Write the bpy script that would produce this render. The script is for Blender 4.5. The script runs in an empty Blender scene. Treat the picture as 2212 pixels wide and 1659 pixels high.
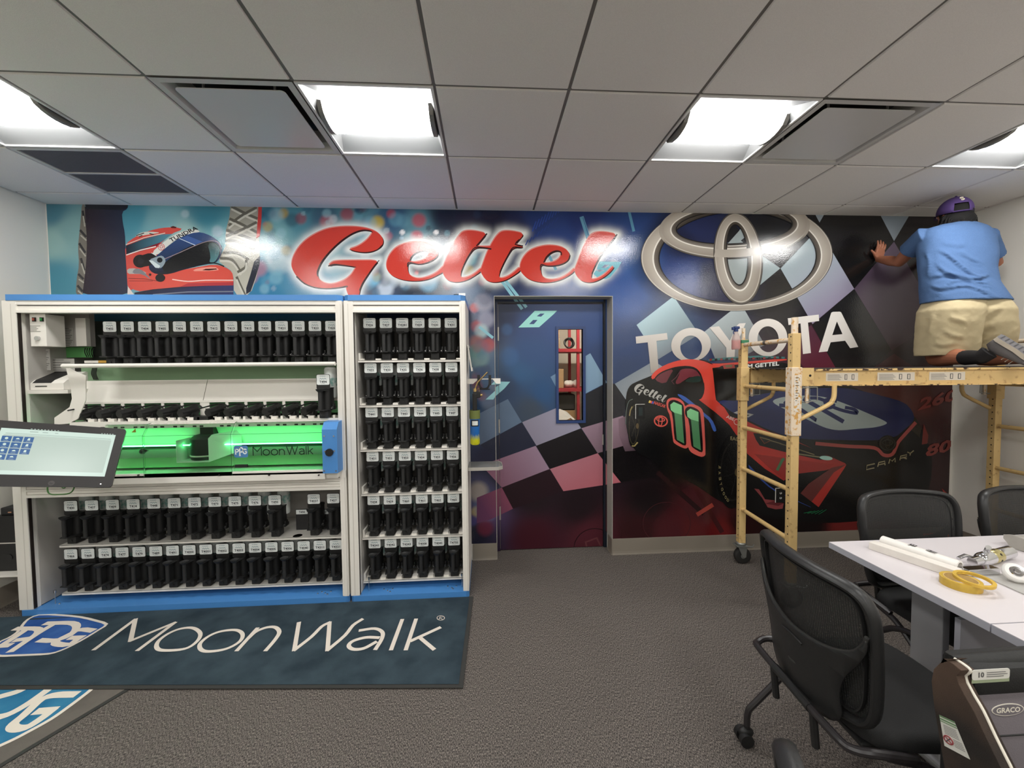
import bpy, bmesh, math, random
import numpy as np
from mathutils import Vector, Matrix
from mathutils.geometry import tessellate_polygon

PI = math.pi
random.seed(7)
scene = bpy.context.scene
C = scene.collection

# ------------------------------------------------------------------ camera
FPX, CAMH = 881.76, 1.574
YAW, PIT, ROL = -0.0618922, -0.0396628, -0.00957055
_cy, _sy, _cp, _sp = math.cos(YAW), math.sin(YAW), math.cos(PIT), math.sin(PIT)
FW = np.array([-_sy * _cp, _cy * _cp, _sp])
_r0 = np.array([_cy, _sy, 0.0])
_u0 = np.cross(_r0, FW)
RT = math.cos(ROL) * _r0 + math.sin(ROL) * _u0
UP = -math.sin(ROL) * _r0 + math.cos(ROL) * _u0
cd = bpy.data.cameras.new('camera')
cam = bpy.data.objects.new('camera', cd)
C.objects.link(cam)
cd.sensor_width = 36.0
cd.lens = FPX / 2212 * 36
cd.clip_start = 0.05
cam.matrix_world = Matrix(((RT[0], UP[0], -FW[0], 0), (RT[1], UP[1], -FW[1], 0), (RT[2], UP[2], -FW[2], CAMH), (0, 0, 0, 1)))
scene.camera = cam

# ------------------------------------------------------------------ world and exposure
wd = bpy.data.worlds.new('world')
scene.world = wd
wd.use_nodes = True
wd.node_tree.nodes['Background'].inputs[0].default_value = (0.9, 0.95, 1.0, 1)
wd.node_tree.nodes['Background'].inputs[1].default_value = 0.05
scene.view_settings.view_transform = 'Standard'
scene.view_settings.look = 'None'
scene.view_settings.gamma = 1.0
scene.view_settings.use_curve_mapping = False
scene.view_settings.exposure = 0.4
scene.cycles.use_denoising = True
scene.cycles.max_bounces = 8
scene.cycles.diffuse_bounces = 6
scene.cycles.glossy_bounces = 4
scene.cycles.transparent_max_bounces = 12
scene.cycles.sample_clamp_indirect = 4.0
LAMP_STRENGTH = 30.0      # ceiling fixtures
LAMP_COL = (1.0, 0.955, 0.90)

# ------------------------------------------------------------------ measuring: a photo pixel's ray against a plane of the room
def ray(px, py):
    return FW + RT * ((px - 1106) / FPX) - UP * ((py - 829.5) / FPX)
def PY(px, py, Y):
    d = ray(px, py); t = Y / d[1]
    return Vector((d[0] * t, Y, CAMH + d[2] * t))
def PZ(px, py, Z):
    d = ray(px, py); t = (Z - CAMH) / d[2]
    return Vector((d[0] * t, d[1] * t, Z))
def PX(px, py, X):
    d = ray(px, py); t = X / d[0]
    return Vector((X, d[1] * t, CAMH + d[2] * t))

# ------------------------------------------------------------------ materials
def lin(c):
    out = []
    for v in c:
        v = v / 255.0
        out.append(v / 12.92 if v <= 0.04045 else ((v + 0.055) / 1.055) ** 2.4)
    return out
MATS = {}
def mat(name, rgb, rough=0.5, metal=0.0, bump=0.0, bscale=200.0, var=0.0, vscale=8.0, spec=0.5, coat=0.0,
        trans=0.0, ior=1.45, alpha=1.0, emit=None, estr=0.0, rgb2=None, vdetail=3.0, thr=None, sss=0.0):
    """Principled material; var mixes rgb with rgb2 (or a darker rgb) by a noise in object space"""
    if name in MATS: return MATS[name]
    m = bpy.data.materials.new(name); m.use_nodes = True
    nt = m.node_tree; b = nt.nodes['Principled BSDF']
    col = lin(rgb) + [1]
    b.inputs['Base Color'].default_value = col
    b.inputs['Roughness'].default_value = rough
    b.inputs['Metallic'].default_value = metal
    b.inputs['Specular IOR Level'].default_value = spec
    b.inputs['Coat Weight'].default_value = coat
    b.inputs['Transmission Weight'].default_value = trans
    b.inputs['IOR'].default_value = ior
    b.inputs['Alpha'].default_value = alpha
    if sss: b.inputs['Subsurface Weight'].default_value = sss
    if emit:
        b.inputs['Emission Color'].default_value = lin(emit) + [1]
        b.inputs['Emission Strength'].default_value = estr
    tc = nt.nodes.new('ShaderNodeTexCoord')
    if var > 0:
        n = nt.nodes.new('ShaderNodeTexNoise'); n.inputs['Scale'].default_value = vscale; n.inputs['Detail'].default_value = vdetail
        nt.links.new(tc.outputs['Object'], n.inputs['Vector'])
        rp = nt.nodes.new('ShaderNodeValToRGB')
        a, bb = (0.35, 0.65) if thr is None else thr
        rp.color_ramp.elements[0].position = a; rp.color_ramp.elements[1].position = bb
        c2 = lin(rgb2) + [1] if rgb2 else [x * (1 - var) for x in col[:3]] + [1]
        rp.color_ramp.elements[0].color = c2; rp.color_ramp.elements[1].color = col
        nt.links.new(n.outputs['Fac'], rp.inputs['Fac'])
        nt.links.new(rp.outputs['Color'], b.inputs['Base Color'])
    if bump > 0:
        n2 = nt.nodes.new('ShaderNodeTexNoise'); n2.inputs['Scale'].default_value = bscale; n2.inputs['Detail'].default_value = 2
        nt.links.new(tc.outputs['Object'], n2.inputs['Vector'])
        bp = nt.nodes.new('ShaderNodeBump'); bp.inputs['Strength'].default_value = bump; bp.inputs['Distance'].default_value = 0.002
        nt.links.new(n2.outputs['Fac'], bp.inputs['Height']); nt.links.new(bp.outputs['Normal'], b.inputs['Normal'])
    MATS[name] = m
    return m
def vcol_mat(name, rough=0.3, bump=0.0, bscale=300.0, spec=0.5, coat=0.0):
    m = bpy.data.materials.new(name); m.use_nodes = True
    nt = m.node_tree; b = nt.nodes['Principled BSDF']
    a = nt.nodes.new('ShaderNodeAttribute'); a.attribute_name = 'Col'
    nt.links.new(a.outputs['Color'], b.inputs['Base Color'])
    b.inputs['Roughness'].default_value = rough; b.inputs['Specular IOR Level'].default_value = spec
    b.inputs['Coat Weight'].default_value = coat
    if bump:
        tc = nt.nodes.new('ShaderNodeTexCoord')
        n2 = nt.nodes.new('ShaderNodeTexNoise'); n2.inputs['Scale'].default_value = bscale; n2.inputs['Detail'].default_value = 2
        nt.links.new(tc.outputs['Object'], n2.inputs['Vector'])
        bp = nt.nodes.new('ShaderNodeBump'); bp.inputs['Strength'].default_value = bump; bp.inputs['Distance'].default_value = 0.001
        nt.links.new(n2.outputs['Fac'], bp.inputs['Height']); nt.links.new(bp.outputs['Normal'], b.inputs['Normal'])
    MATS[name] = m
    return m

# ------------------------------------------------------------------ object helpers
def tag(o, label=None, cat=None, group=None, kind=None):
    if label: o['label'] = label
    if cat: o['category'] = cat
    if group: o['group'] = group
    if kind: o['kind'] = kind
    return o
def thing(name, loc, label, cat, group=None, rz=0.0):
    o = bpy.data.objects.new(name, None); C.objects.link(o)
    o.empty_display_size = 0.05
    o.location = loc; o.rotation_euler = (0, 0, rz)
    return tag(o, label, cat, group)
def copy_tree(o, parent=None, kids=None):
    c = o.copy(); C.objects.link(c)
    if parent: c.parent = parent
    for ch in KIDS.get(o.name, []):
        copy_tree(ch, c)
    if o.name in KIDS: KIDS[c.name] = [x for x in C.objects if x.parent == c]
    return c
KIDS = {}
def wloc(o):
    v = Vector((0, 0, 0))
    while o is not None:
        v += Vector(o.location); o = o.parent
    return v
def frame(origin, zdir, xdir=None):
    """Matrix whose Z runs along zdir"""
    z = Vector(zdir).normalized()
    x = Vector(xdir) if xdir is not None else (Vector((0, 0, 1)) if abs(z.z) < 0.9 else Vector((1, 0, 0)))
    x = (x - z * x.dot(z)).normalized(); y = z.cross(x)
    m = Matrix((x, y, z)).transposed().to_4x4(); m.translation = Vector(origin)
    return m
def rotz(a, o=(0, 0, 0)):
    o = Vector(o)
    return Matrix.Translation(o) @ Matrix.Rotation(a, 4, 'Z') @ Matrix.Translation(-o)

class MB:
    """collects shapes, builds ONE mesh object"""
    def __init__(s): s.v = []; s.f = []; s.mi = []; s.xf = None
    def add(s, vs, fs, mi=0, M=None):
        b = len(s.v)
        for v in vs:
            v = Vector(v)
            if M is not None: v = M @ v
            if s.xf is not None: v = s.xf @ v
            s.v.append(v)
        for f in fs:
            s.f.append([i + b for i in f]); s.mi.append(mi)
        return s
    def box(s, lo, hi, mi=0, M=None, bev=0.0):
        x0, y0, z0 = lo; x1, y1, z1 = hi
        if bev <= 0:
            vs = [(x0, y0, z0), (x1, y0, z0), (x1, y1, z0), (x0, y1, z0), (x0, y0, z1), (x1, y0, z1), (x1, y1, z1), (x0, y1, z1)]
            fs = [(0, 3, 2, 1), (4, 5, 6, 7), (0, 1, 5, 4), (1, 2, 6, 5), (2, 3, 7, 6), (3, 0, 4, 7)]
            return s.add(vs, fs, mi, M)
        bm = bmesh.new()
        bmesh.ops.create_cube(bm, size=1)
        for v in bm.verts:
            v.co = Vector(((x0 + x1) / 2 + v.co.x * (x1 - x0), (y0 + y1) / 2 + v.co.y * (y1 - y0), (z0 + z1) / 2 + v.co.z * (z1 - z0)))
        bmesh.ops.bevel(bm, geom=bm.edges[:], offset=bev, segments=2, affect='EDGES', profile=0.5)
        bm.verts.index_update()
        vs = [v.co.copy() for v in bm.verts]; fs = [[v.index for v in f.verts] for f in bm.faces]
        bm.free()
        return s.add(vs, fs, mi, M)
    def cyl(s, p0, p1, r, r1=None, n=16, mi=0, M=None, caps=True):
        p0 = Vector(p0); p1 = Vector(p1); r1 = r if r1 is None else r1
        F = frame(p0, p1 - p0); L = (p1 - p0).length
        vs = []
        for (rr, z) in ((r, 0), (r1, L)):
            for k in range(n):
                a = 2 * PI * k / n; vs.append(F @ Vector((rr * math.cos(a), rr * math.sin(a), z)))
        fs = [(k, (k + 1) % n, n + (k + 1) % n, n + k) for k in range(n)]
        if caps: fs += [tuple(range(n - 1, -1, -1)), tuple(range(n, 2 * n))]
        return s.add(vs, fs, mi, M)
    def lathe(s, prof, M=None, n=24, mi=0, arc=2 * PI):
        vs = []; fs = []; full = abs(arc - 2 * PI) < 1e-6; m = n if full else n + 1
        for (r, z) in prof:
            for k in range(m):
                a = arc * k / n; vs.append((r * math.cos(a), r * math.sin(a), z))
        for j in range(len(prof) - 1):
            for k in range(n):
                k2 = (k + 1) % m
                fs.append((j * m + k, j * m + k2, (j + 1) * m + k2, (j + 1) * m + k))
        if full and tuple(prof[0]) != tuple(prof[-1]):
            if prof[0][0] > 1e-6: fs.append(tuple(range(m - 1, -1, -1)))
            if prof[-1][0] > 1e-6: fs.append(tuple((len(prof) - 1) * m + k for k in range(m)))
        return s.add(vs, fs, mi, M)
    def tube(s, pts, r, n=10, mi=0, M=None, closed=False, flat=1.0, smooth=0):
        pts = [Vector(p) for p in pts]
        if smooth: pts = catmull(pts, smooth, closed)
        N = len(pts); rs = r if isinstance(r, (list, tuple)) else [r] * N
        if len(rs) != N: rs = [rs[min(len(rs) - 1, int(i * len(rs) / N))] for i in range(N)]
        T = []
        for i in range(N):
            a = pts[(i - 1) % N] if (closed or i > 0) else pts[i]
            b = pts[(i + 1) % N] if (closed or i < N - 1) else pts[i]
            T.append((b - a).normalized())
        nrm = Vector((0, 0, 1)) if abs(T[0].z) < 0.9 else Vector((1, 0, 0))
        nrm = (nrm - T[0] * nrm.dot(T[0])).normalized()
        vs = []
        for i in range(N):
            nrm = (nrm - T[i] * nrm.dot(T[i])).normalized(); bi = T[i].cross(nrm)
            for k in range(n):
                a = 2 * PI * k / n
                vs.append(pts[i] + nrm * (rs[i] * math.cos(a)) + bi * (rs[i] * flat * math.sin(a)))
        fs = []
        for i in range(N if closed else N - 1):
            j = (i + 1) % N
            for k in range(n):
                k2 = (k + 1) % n; fs.append((i * n + k, i * n + k2, j * n + k2, j * n + k))
        if not closed: fs += [tuple(range(n - 1, -1, -1)), tuple((N - 1) * n + k for k in range(n))]
        return s.add(vs, fs, mi, M)
    def prism(s, poly, z0, z1, M=None, mi=0, mi_side=None):
        """2D polygon extruded from z0 to z1 in frame M"""
        poly = [Vector((p[0], p[1])) for p in poly]
        area = sum(poly[i - 1].x * poly[i].y - poly[i].x * poly[i - 1].y for i in range(len(poly)))
        if area < 0: poly.reverse()
        n = len(poly)
        vs = [(p.x, p.y, z0) for p in poly] + [(p.x, p.y, z1) for p in poly]
        s.add(vs, [(k, (k + 1) % n, n + (k + 1) % n, n + k) for k in range(n)], mi if mi_side is None else mi_side, M)
        tr = tessellate_polygon([[Vector((p.x, p.y, 0)) for p in poly]])
        def up(t):
            a, b, c = (poly[i] for i in t); return (b - a).cross(c - a) > 0
        top = [t if up(t) else t[::-1] for t in tr]
        s.add(vs, [tuple(i + n for i in t) for t in top] + [tuple(reversed(t)) for t in top], mi, M)
        return s
    def ball(s, c, r, n=16, m=10, mi=0, M=None, sc=(1, 1, 1)):
        vs = []; fs = []
        for j in range(m + 1):
            th = PI * j / m
            for k in range(n):
                a = 2 * PI * k / n
                vs.append((c[0] + r * sc[0] * math.sin(th) * math.cos(a), c[1] + r * sc[1] * math.sin(th) * math.sin(a), c[2] - r * sc[2] * math.cos(th)))
        for j in range(m):
            for k in range(n):
                k2 = (k + 1) % n; fs.append((j * n + k, j * n + k2, (j + 1) * n + k2, (j + 1) * n + k))
        return s.add(vs, fs, mi, M)
    def build(s, name, mats, parent=None, smooth=35, sub=0, weld=True):
        if not isinstance(mats, (list, tuple)): mats = [mats]
        me = bpy.data.meshes.new(name)
        off = wloc(parent) if parent is not None else Vector((0, 0, 0))
        me.from_pydata([tuple(v - off) for v in s.v], [], s.f)
        for m in mats: me.materials.append(m)
        me.polygons.foreach_set('material_index', s.mi)
        if weld:
            bm = bmesh.new(); bm.from_mesh(me)
            bmesh.ops.remove_doubles(bm, verts=bm.verts, dist=1e-5)
            bm.to_mesh(me); bm.free()
        me.update()
        if smooth:
            me.polygons.foreach_set('use_smooth', [True] * len(me.polygons))
            me.set_sharp_from_angle(angle=math.radians(smooth))
        o = bpy.data.objects.new(name, me); C.objects.link(o)
        if parent is not None:
            o.parent = parent
            KIDS.setdefault(parent.name, []).append(o)
        if sub:
            md = o.modifiers.new('sub', 'SUBSURF'); md.levels = sub; md.render_levels = sub
        return o
def catmull(pts, k=6, closed=False):
    pts = [Vector(p) for p in pts]; n = len(pts); out = []
    rng = range(n) if closed else range(n - 1)
    for i in rng:
        p0 = pts[(i - 1) % n] if (closed or i > 0) else pts[i] * 2 - pts[i + 1]
        p1 = pts[i]; p2 = pts[(i + 1) % n]
        p3 = pts[(i + 2) % n] if (closed or i + 2 < n) else p2 * 2 - p1
        for j in range(k):
            t = j / k
            out.append(0.5 * ((2 * p1) + (p2 - p0) * t + (2 * p0 - 5 * p1 + 4 * p2 - p3) * t * t + (3 * p1 - p0 - 3 * p2 + p3) * t ** 3))
    if not closed: out.append(pts[-1])
    return out
def chaikin(pts, it=2):
    pts = [(float(p[0]), float(p[1])) for p in pts]
    for _ in range(it):
        q = []
        for i in range(len(pts)):
            a = pts[i]; b = pts[(i + 1) % len(pts)]
            q.append((a[0] * .75 + b[0] * .25, a[1] * .75 + b[1] * .25)); q.append((a[0] * .25 + b[0] * .75, a[1] * .25 + b[1] * .75))
        pts = q
    return pts
def rrect(w, h, r, n=4, cx=0.0, cy=0.0):
    out = []
    for (sx, sy, a0) in ((1, 1, 0), (-1, 1, 90), (-1, -1, 180), (1, -1, 270)):
        for k in range(n + 1):
            a = math.radians(a0 + 90 * k / n)
            out.append((cx + sx * (w / 2 - r) + r * math.cos(a), cy + sy * (h / 2 - r) + r * math.sin(a)))
    return out
_TXT = {}
def text_tris(s, bold=0.0, res=2, shear=0.0):
    """triangles of a line of lettering, cap height 1, starting at x = 0; returns (triangles, width)"""
    key = (s, bold, res, shear)
    if key in _TXT: return _TXT[key]
    cu = bpy.data.curves.new('t', 'FONT'); cu.body = s; cu.resolution_u = res; cu.offset = bold; cu.size = 1.0; cu.shear = shear
    ob = bpy.data.objects.new('t', cu); C.objects.link(ob)
    dg = bpy.context.evaluated_depsgraph_get(); dg.update()
    me = bpy.data.meshes.new_from_object(ob.evaluated_get(dg))
    bm = bmesh.new(); bm.from_mesh(me); bmesh.ops.triangulate(bm, faces=bm.faces[:])
    tr = [[(v.co.x, v.co.y) for v in f.verts] for f in bm.faces]; bm.free()
    C.objects.unlink(ob); bpy.data.objects.remove(ob); bpy.data.curves.remove(cu); bpy.data.meshes.remove(me)
    xs = [p[0] for t in tr for p in t] or [0, 1]
    sc = 1 / 0.72; x0 = min(xs)
    out = []
    for t in tr:
        t = [((p[0] - x0) * sc, p[1] * sc) for p in t]
        if (t[1][0] - t[0][0]) * (t[2][1] - t[0][1]) - (t[2][0] - t[0][0]) * (t[1][1] - t[0][1]) < 0: t.reverse()
        out.append(t)
    _TXT[key] = (out, (max(xs) - x0) * sc)
    return _TXT[key]
def put_text(mb, s, M, h, w=None, mi=0, bold=0.0, res=2, center=False, shear=0.0):
    """lettering of cap height h in the XY plane of M, facing +Z"""
    tr, tw = text_tris(s, bold, res, shear)
    sx = (w / tw) if w else h
    ox = -tw * sx / 2 if center else 0
    vs = []; fs = []
    for t in tr:
        b = len(vs); vs += [(p[0] * sx + ox, p[1] * h, 0) for p in t]; fs.append((b, b + 1, b + 2))
    mb.add(vs, fs, mi, M)
# ================================================================== the room
XL, XR, YB, YF, ZC = -3.27, 4.07, 3.305, -4.2, 2.832
GX, GY, GS = -0.2196, 3.1034, 0.6096
DX0, DX1, DZ1, DYR = 0.070, 1.032, 2.149, 3.45
M_wall = mat('wall_paint', (226, 223, 215), 0.6, bump=0.25, bscale=350)
M_base = mat('vinyl_baseboard', (132, 124, 113), 0.45)
M_tile = mat('ceiling_tile', (238, 235, 230), 0.85, bump=0.35, bscale=420, var=0.06, vscale=300)
M_grid = mat('ceiling_grid_shaded', (120, 117, 112), 0.5)  # shadow in the tile joints is put into this grey
M_gridw = mat('ceiling_grid_white', (225, 224, 220), 0.4)

def carpet():
    m = bpy.data.materials.new('loop_carpet'); m.use_nodes = True; nt = m.node_tree; b = nt.nodes['Principled BSDF']
    b.inputs['Roughness'].default_value = 0.95; b.inputs['Specular IOR Level'].default_value = 0.1
    tc = nt.nodes.new('ShaderNodeTexCoord'); mp = nt.nodes.new('ShaderNodeMapping')
    nt.links.new(tc.outputs['Object'], mp.inputs['Vector'])
    mp.inputs['Scale'].default_value = (1.35, 0.42, 1.0)
    n1 = nt.nodes.new('ShaderNodeTexNoise'); n1.inputs['Scale'].default_value = 270; n1.inputs['Detail'].default_value = 2
    n2 = nt.nodes.new('ShaderNodeTexNoise'); n2.inputs['Scale'].default_value = 560; n2.inputs['Detail'].default_value = 1
    n3 = nt.nodes.new('ShaderNodeTexNoise'); n3.inputs['Scale'].default_value = 1.3; n3.inputs['Detail'].default_value = 2
    for n in (n1, n2): nt.links.new(mp.outputs['Vector'], n.inputs['Vector'])
    nt.links.new(tc.outputs['Object'], n3.inputs['Vector'])
    r1 = nt.nodes.new('ShaderNodeValToRGB'); e = r1.color_ramp.elements
    e[0].position = 0.36; e[0].color = lin((62, 58, 57)) + [1]; e[1].position = 0.64; e[1].color = lin((146, 138, 131)) + [1]
    x = e.new(0.5); x.color = lin((98, 93, 89)) + [1]
    nt.links.new(n1.outputs['Fac'], r1.inputs['Fac'])
    r2 = nt.nodes.new('ShaderNodeValToRGB'); e = r2.color_ramp.elements
    e[0].position = 0.4; e[0].color = (0.55, 0.57, 0.6, 1); e[1].position = 0.62; e[1].color = (1.2, 1.15, 1.1, 1)
    nt.links.new(n2.outputs['Fac'], r2.inputs['Fac'])
    mx = nt.nodes.new('ShaderNodeMix'); mx.data_type = 'RGBA'; mx.blend_type = 'MULTIPLY'; mx.inputs[0].default_value = 1
    nt.links.new(r1.outputs['Color'], mx.inputs[6]); nt.links.new(r2.outputs['Color'], mx.inputs[7])
    r3 = nt.nodes.new('ShaderNodeMapRange'); r3.inputs[3].default_value = 0.9; r3.inputs[4].default_value = 1.08
    nt.links.new(n3.outputs['Fac'], r3.inputs[0])
    m2 = nt.nodes.new('ShaderNodeMix'); m2.data_type = 'RGBA'; m2.blend_type = 'MULTIPLY'; m2.inputs[0].default_value = 1
    nt.links.new(mx.outputs[2], m2.inputs[6]); nt.links.new(r3.outputs[0], m2.inputs[7])
    nt.links.new(m2.outputs[2], b.inputs['Base Color'])
    bp = nt.nodes.new('ShaderNodeBump'); bp.inputs['Strength'].default_value = 0.5; bp.inputs['Distance'].default_value = 0.002
    nt.links.new(n1.outputs['Fac'], bp.inputs['Height']); nt.links.new(bp.outputs['Normal'], b.inputs['Normal'])
    return m
M_carpet = carpet()

def struct(mb, name, mats, **k):
    o = mb.build(name, mats, **k); o['kind'] = 'structure'; return o
struct(MB().box((XL - .12, YF - .12, -0.1), (XR + .12, YB + .2, 0)), 'floor', M_carpet, smooth=0)
struct(MB().box((XL - .12, YF - .12, 0), (XL, YB + .12, ZC + .25)), 'wall_left', M_wall, smooth=0)
struct(MB().box((XR, YF - .12, 0), (XR + .12, YB + .12, ZC + .25)), 'wall_right', M_wall, smooth=0)
struct(MB().box((XL, YF - .12, 0), (XR, YF, ZC + .25)), 'wall_front', M_wall, smooth=0)
mb = MB()
mb.box((XL - .12, YB, 0), (DX0, YB + .2, ZC + .25)); mb.box((DX1, YB, 0), (XR + .12, YB + .2, ZC + .25)); mb.box((DX0, YB, DZ1), (DX1, YB + .2, ZC + .25))
struct(mb, 'wall_back', M_wall, smooth=0)
# vinyl cove base
def base_run(name, pts):
    mb = MB()
    for (a, b, n) in pts:
        a = Vector((*a, 0)); b = Vector((*b, 0)); n = Vector((*n, 0)); 
        prof = [(0.0, 0.0), (0.010, 0.0), (0.006, 0.012), (0.004, 0.03), (0.004, 0.134), (0.0, 0.136)]
        vs = []
        for p in (a, b):
            for (d, z) in prof: vs.append(p + n * d + Vector((0, 0, z)))
        k = len(prof)
        fs = [(i, (i + 1) % k, k + (i + 1) % k, k + i) for i in range(k)] + [tuple(range(k)), tuple(range(2 * k - 1, k - 1, -1))]
        mb.add(vs, fs)
    return struct(mb, name, M_base, smooth=0)
base_run('baseboard_back', [((-0.13, YB), (DX0 - .001, YB), (0, -1)), ((DX1 + .001, YB), (XR, YB), (0, -1)), ((DX1, YB - .004), (DX1, DYR - .03), (-1, 0))])
base_run('baseboard_right', [((XR, YB), (XR, YF), (-1, 0))])
base_run('baseboard_left', [((XL, YB), (XL, YF), (1, 0))])

# ceiling: tiles laid in a T-bar grid, cells left open for fixtures, diffusers and grille
FIX_I = [-4, -1, 2, 5]                       # tile columns that hold light fixtures (column i spans GX+i*GS .. +GS)
FIX_J = [1, 4, 7, 10]                        # rows: row j spans GY-(j+1)*GS .. GY-j*GS
VENTS = [(-2, 1), (3, 1)]
GRILLE = [(-4, 0)]
mb = MB()
TB = 0.011
for i in range(-6, 9):
    for j in range(-1, 13):
        x0, x1 = GX + i * GS, GX + (i + 1) * GS; y0, y1 = GY - (j + 1) * GS, GY - j * GS
        if (i in FIX_I and j in FIX_J) or (i, j) in VENTS or (i, j) in GRILLE: continue
        x0 = max(x0, XL - .01); x1 = min(x1, XR + .01); y0 = max(y0, YF - .01); y1 = min(y1, YB + .01)
        if x1 - x0 < .03 or y1 - y0 < .03: continue
        a, b, c, d = x0 + TB * .6, x1 - TB * .6, y0 + TB * .6, y1 - TB * .6
        e = .005; z0 = ZC - .003
        vs = [(a + e, c + e, z0), (b - e, c + e, z0), (b - e, d - e, z0), (a + e, d - e, z0), (a, c, z0 + .008), (b, c, z0 + .008), (b, d, z0 + .008), (a, d, z0 + .008)]
        mb.add(vs, [(0, 3, 2, 1), (0, 1, 5, 4), (1, 2, 6, 5), (2, 3, 7, 6), (3, 0, 4, 7)], 0)
for i in range(-5, 9):
    x = GX + i * GS
    if XL < x < XR: mb.box((x - TB, YF, ZC + .004), (x + TB, YB, ZC + .02), 1)
for j in range(0, 13):
    y = GY - j * GS
    if y > YF: mb.box((XL, y - TB, ZC + .0035), (XR, y + TB, ZC + .02), 1)
mb.box((XL - .1, YF - .1, ZC + .24), (XR + .1, YB + .1, ZC + .26), 1)
struct(mb, 'ceiling', [M_tile, M_grid], smooth=0)

# ------------------------------------------------------------------ ceiling fixtures
M_pan = mat('fixture_pan_white', (130, 131, 132), 0.5)
M_emit = mat('lamp_lens', (255, 250, 240), 0.4, emit=(252, 251, 248), estr=LAMP_STRENGTH)
M_endcap = mat('lamp_end_cap', (128, 126, 122), 0.5, metal=0.3)
def make_light(name, x, y, label, group='square ceiling light fixtures'):
    T = thing(name, (x, y, ZC), label, 'ceiling light', group)
    h = GS / 2 - 0.004
    mb = MB()
    mb.box((x - h, y - h, ZC - .004), (x - h + .012, y + h, ZC + .01)); mb.box((x + h - .012, y - h, ZC - .004), (x + h, y + h, ZC + .01))
    mb.box((x - h + .012, y - h, ZC - .004), (x + h - .012, y - h + .012, ZC + .01)); mb.box((x - h + .012, y + h - .012, ZC - .004), (x + h - .012, y + h, ZC + .01))
    mb.build('frame', M_gridw, T, smooth=0)
    mb = MB(); a = h - .012; b = a - .045; z = ZC + .075
    # sloped reflector: sides drop in steeply, front and back in a shallow curve
    vs = [(x - a, y - a, ZC + .004), (x + a, y - a, ZC + .004), (x + a, y + a, ZC + .004), (x - a, y + a, ZC + .004),
          (x - b, y - .10, z), (x + b, y - .10, z), (x + b, y + .10, z), (x - b, y + .10, z)]
    mb.add(vs, [(0, 1, 5, 4), (1, 2, 6, 5), (2, 3, 7, 6), (3, 0, 4, 7), (4, 5, 6, 7)])
    mb.build('reflector', M_pan, T, smooth=0)
    # curved lens basket
    mb = MB(); n = 8; w = .125; L = a - .035; vs = []; fs = []
    for k in range(n + 1):
        t = -1 + 2 * k / n
        zz = ZC + .062 - .082 * math.sqrt(max(0, 1 - (t * .98) ** 2)) ** .7
        vs += [(x - L, y + w * t, zz), (x + L, y + w * t, zz)]
    for k in range(n): fs.append((2 * k, 2 * k + 2, 2 * k + 3, 2 * k + 1))
    mb.add(vs, fs); mb.build('lens', M_emit, T, smooth=60)
    for s in (-1, 1):
        mb = MB()
        pr = [(y + w * (-1 + 2 * k / n) * 1.03, ZC + .062 - .086 * math.sqrt(max(0, 1 - ((-1 + 2 * k / n) * .98) ** 2)) ** .7) for k in range(n + 1)]
        Mx = Matrix(((0, 0, 1, x + s * (L + .012)), (1, 0, 0, 0), (0, 1, 0, 0), (0, 0, 0, 1)))
        mb.prism(pr, -.011, .011, Mx)
        mb.build('end_cap', M_endcap, T, smooth=0)
    return T
seen = {(-4, 1): 'square ceiling light at the left edge of the photo beside the slotted return grille',
        (-1, 1): 'square ceiling light with glowing curved lens directly above the red script lettering',
        (2, 1): 'square ceiling light with glowing curved lens above the silver oval emblem',
        (5, 1): 'square ceiling light cut off by the right edge of the photo above the kneeling person'}
first = None
for j in FIX_J:
    for i in FIX_I:
        x = GX + (i + .5) * GS; y = GY - (j + .5) * GS
        lab = seen.get((i, j), 'square ceiling light in a row behind the viewer, outside the photo')
        if first is None:
            first = make_light('ceiling_light', x, y, lab)
        else:
            c = copy_tree(first); c.location = (x, y, ZC); c['label'] = lab
            if (i, j) not in seen: c['group'] = 'ceiling lights in the rows behind the viewer'

M_vent = mat('vent_white', (196, 195, 190), 0.4)
M_ventpl = mat('vent_plate', (205, 205, 202), 0.25)
M_dark = mat('dark_void', (60, 58, 55), 0.8)
for (i, j), lab in zip(VENTS, ('square white ceiling diffuser left of the light above the red script', 'square white ceiling diffuser right of the light above the silver emblem')):
    x = GX + (i + .5) * GS; y = GY - (j + .5) * GS; h = GS / 2 - .004
    T = thing('ceiling_diffuser', (x, y, ZC), lab, 'air vent', 'square plate diffusers in the ceiling')
    mb = MB(); z = ZC - .002
    def ring(a0, z0, a1, z1, mb=mb, x=x, y=y):
        q = [(x - a0, y - a0, z0), (x + a0, y - a0, z0), (x + a0, y + a0, z0), (x - a0, y + a0, z0), (x - a1, y - a1, z1), (x + a1, y - a1, z1), (x + a1, y + a1, z1), (x - a1, y + a1, z1)]
        mb.add(q, [(0, 1, 5, 4), (1, 2, 6, 5), (2, 3, 7, 6), (3, 0, 4, 7)])
    ring(h, z, h - .03, z); ring(h - .03, z, h - .055, z + .035); ring(h - .055, z + .035, h - .075, z + .10)
    mb.build('frame', M_vent, T, smooth=0)
    MB().box((x - h + .07, y - h + .07, z + .09), (x + h - .07, y + h - .07, z + .12)).build('duct', M_dark, T, smooth=0)
    p = h - .062
    mb = MB(); mb.prism(rrect(2 * p, 2 * p, .02, 4, x, y), z - .001, z + .003)
    for sx in (-1, 1):
        for sy in (-1, 1): mb.box((x + sx * .16 - .004, y + sy * .16 - .004, z + .003), (x + sx * .16 + .004, y + sy * .16 + .004, z + .09))
    mb.build('plate', M_ventpl, T, smooth=0)
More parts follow.
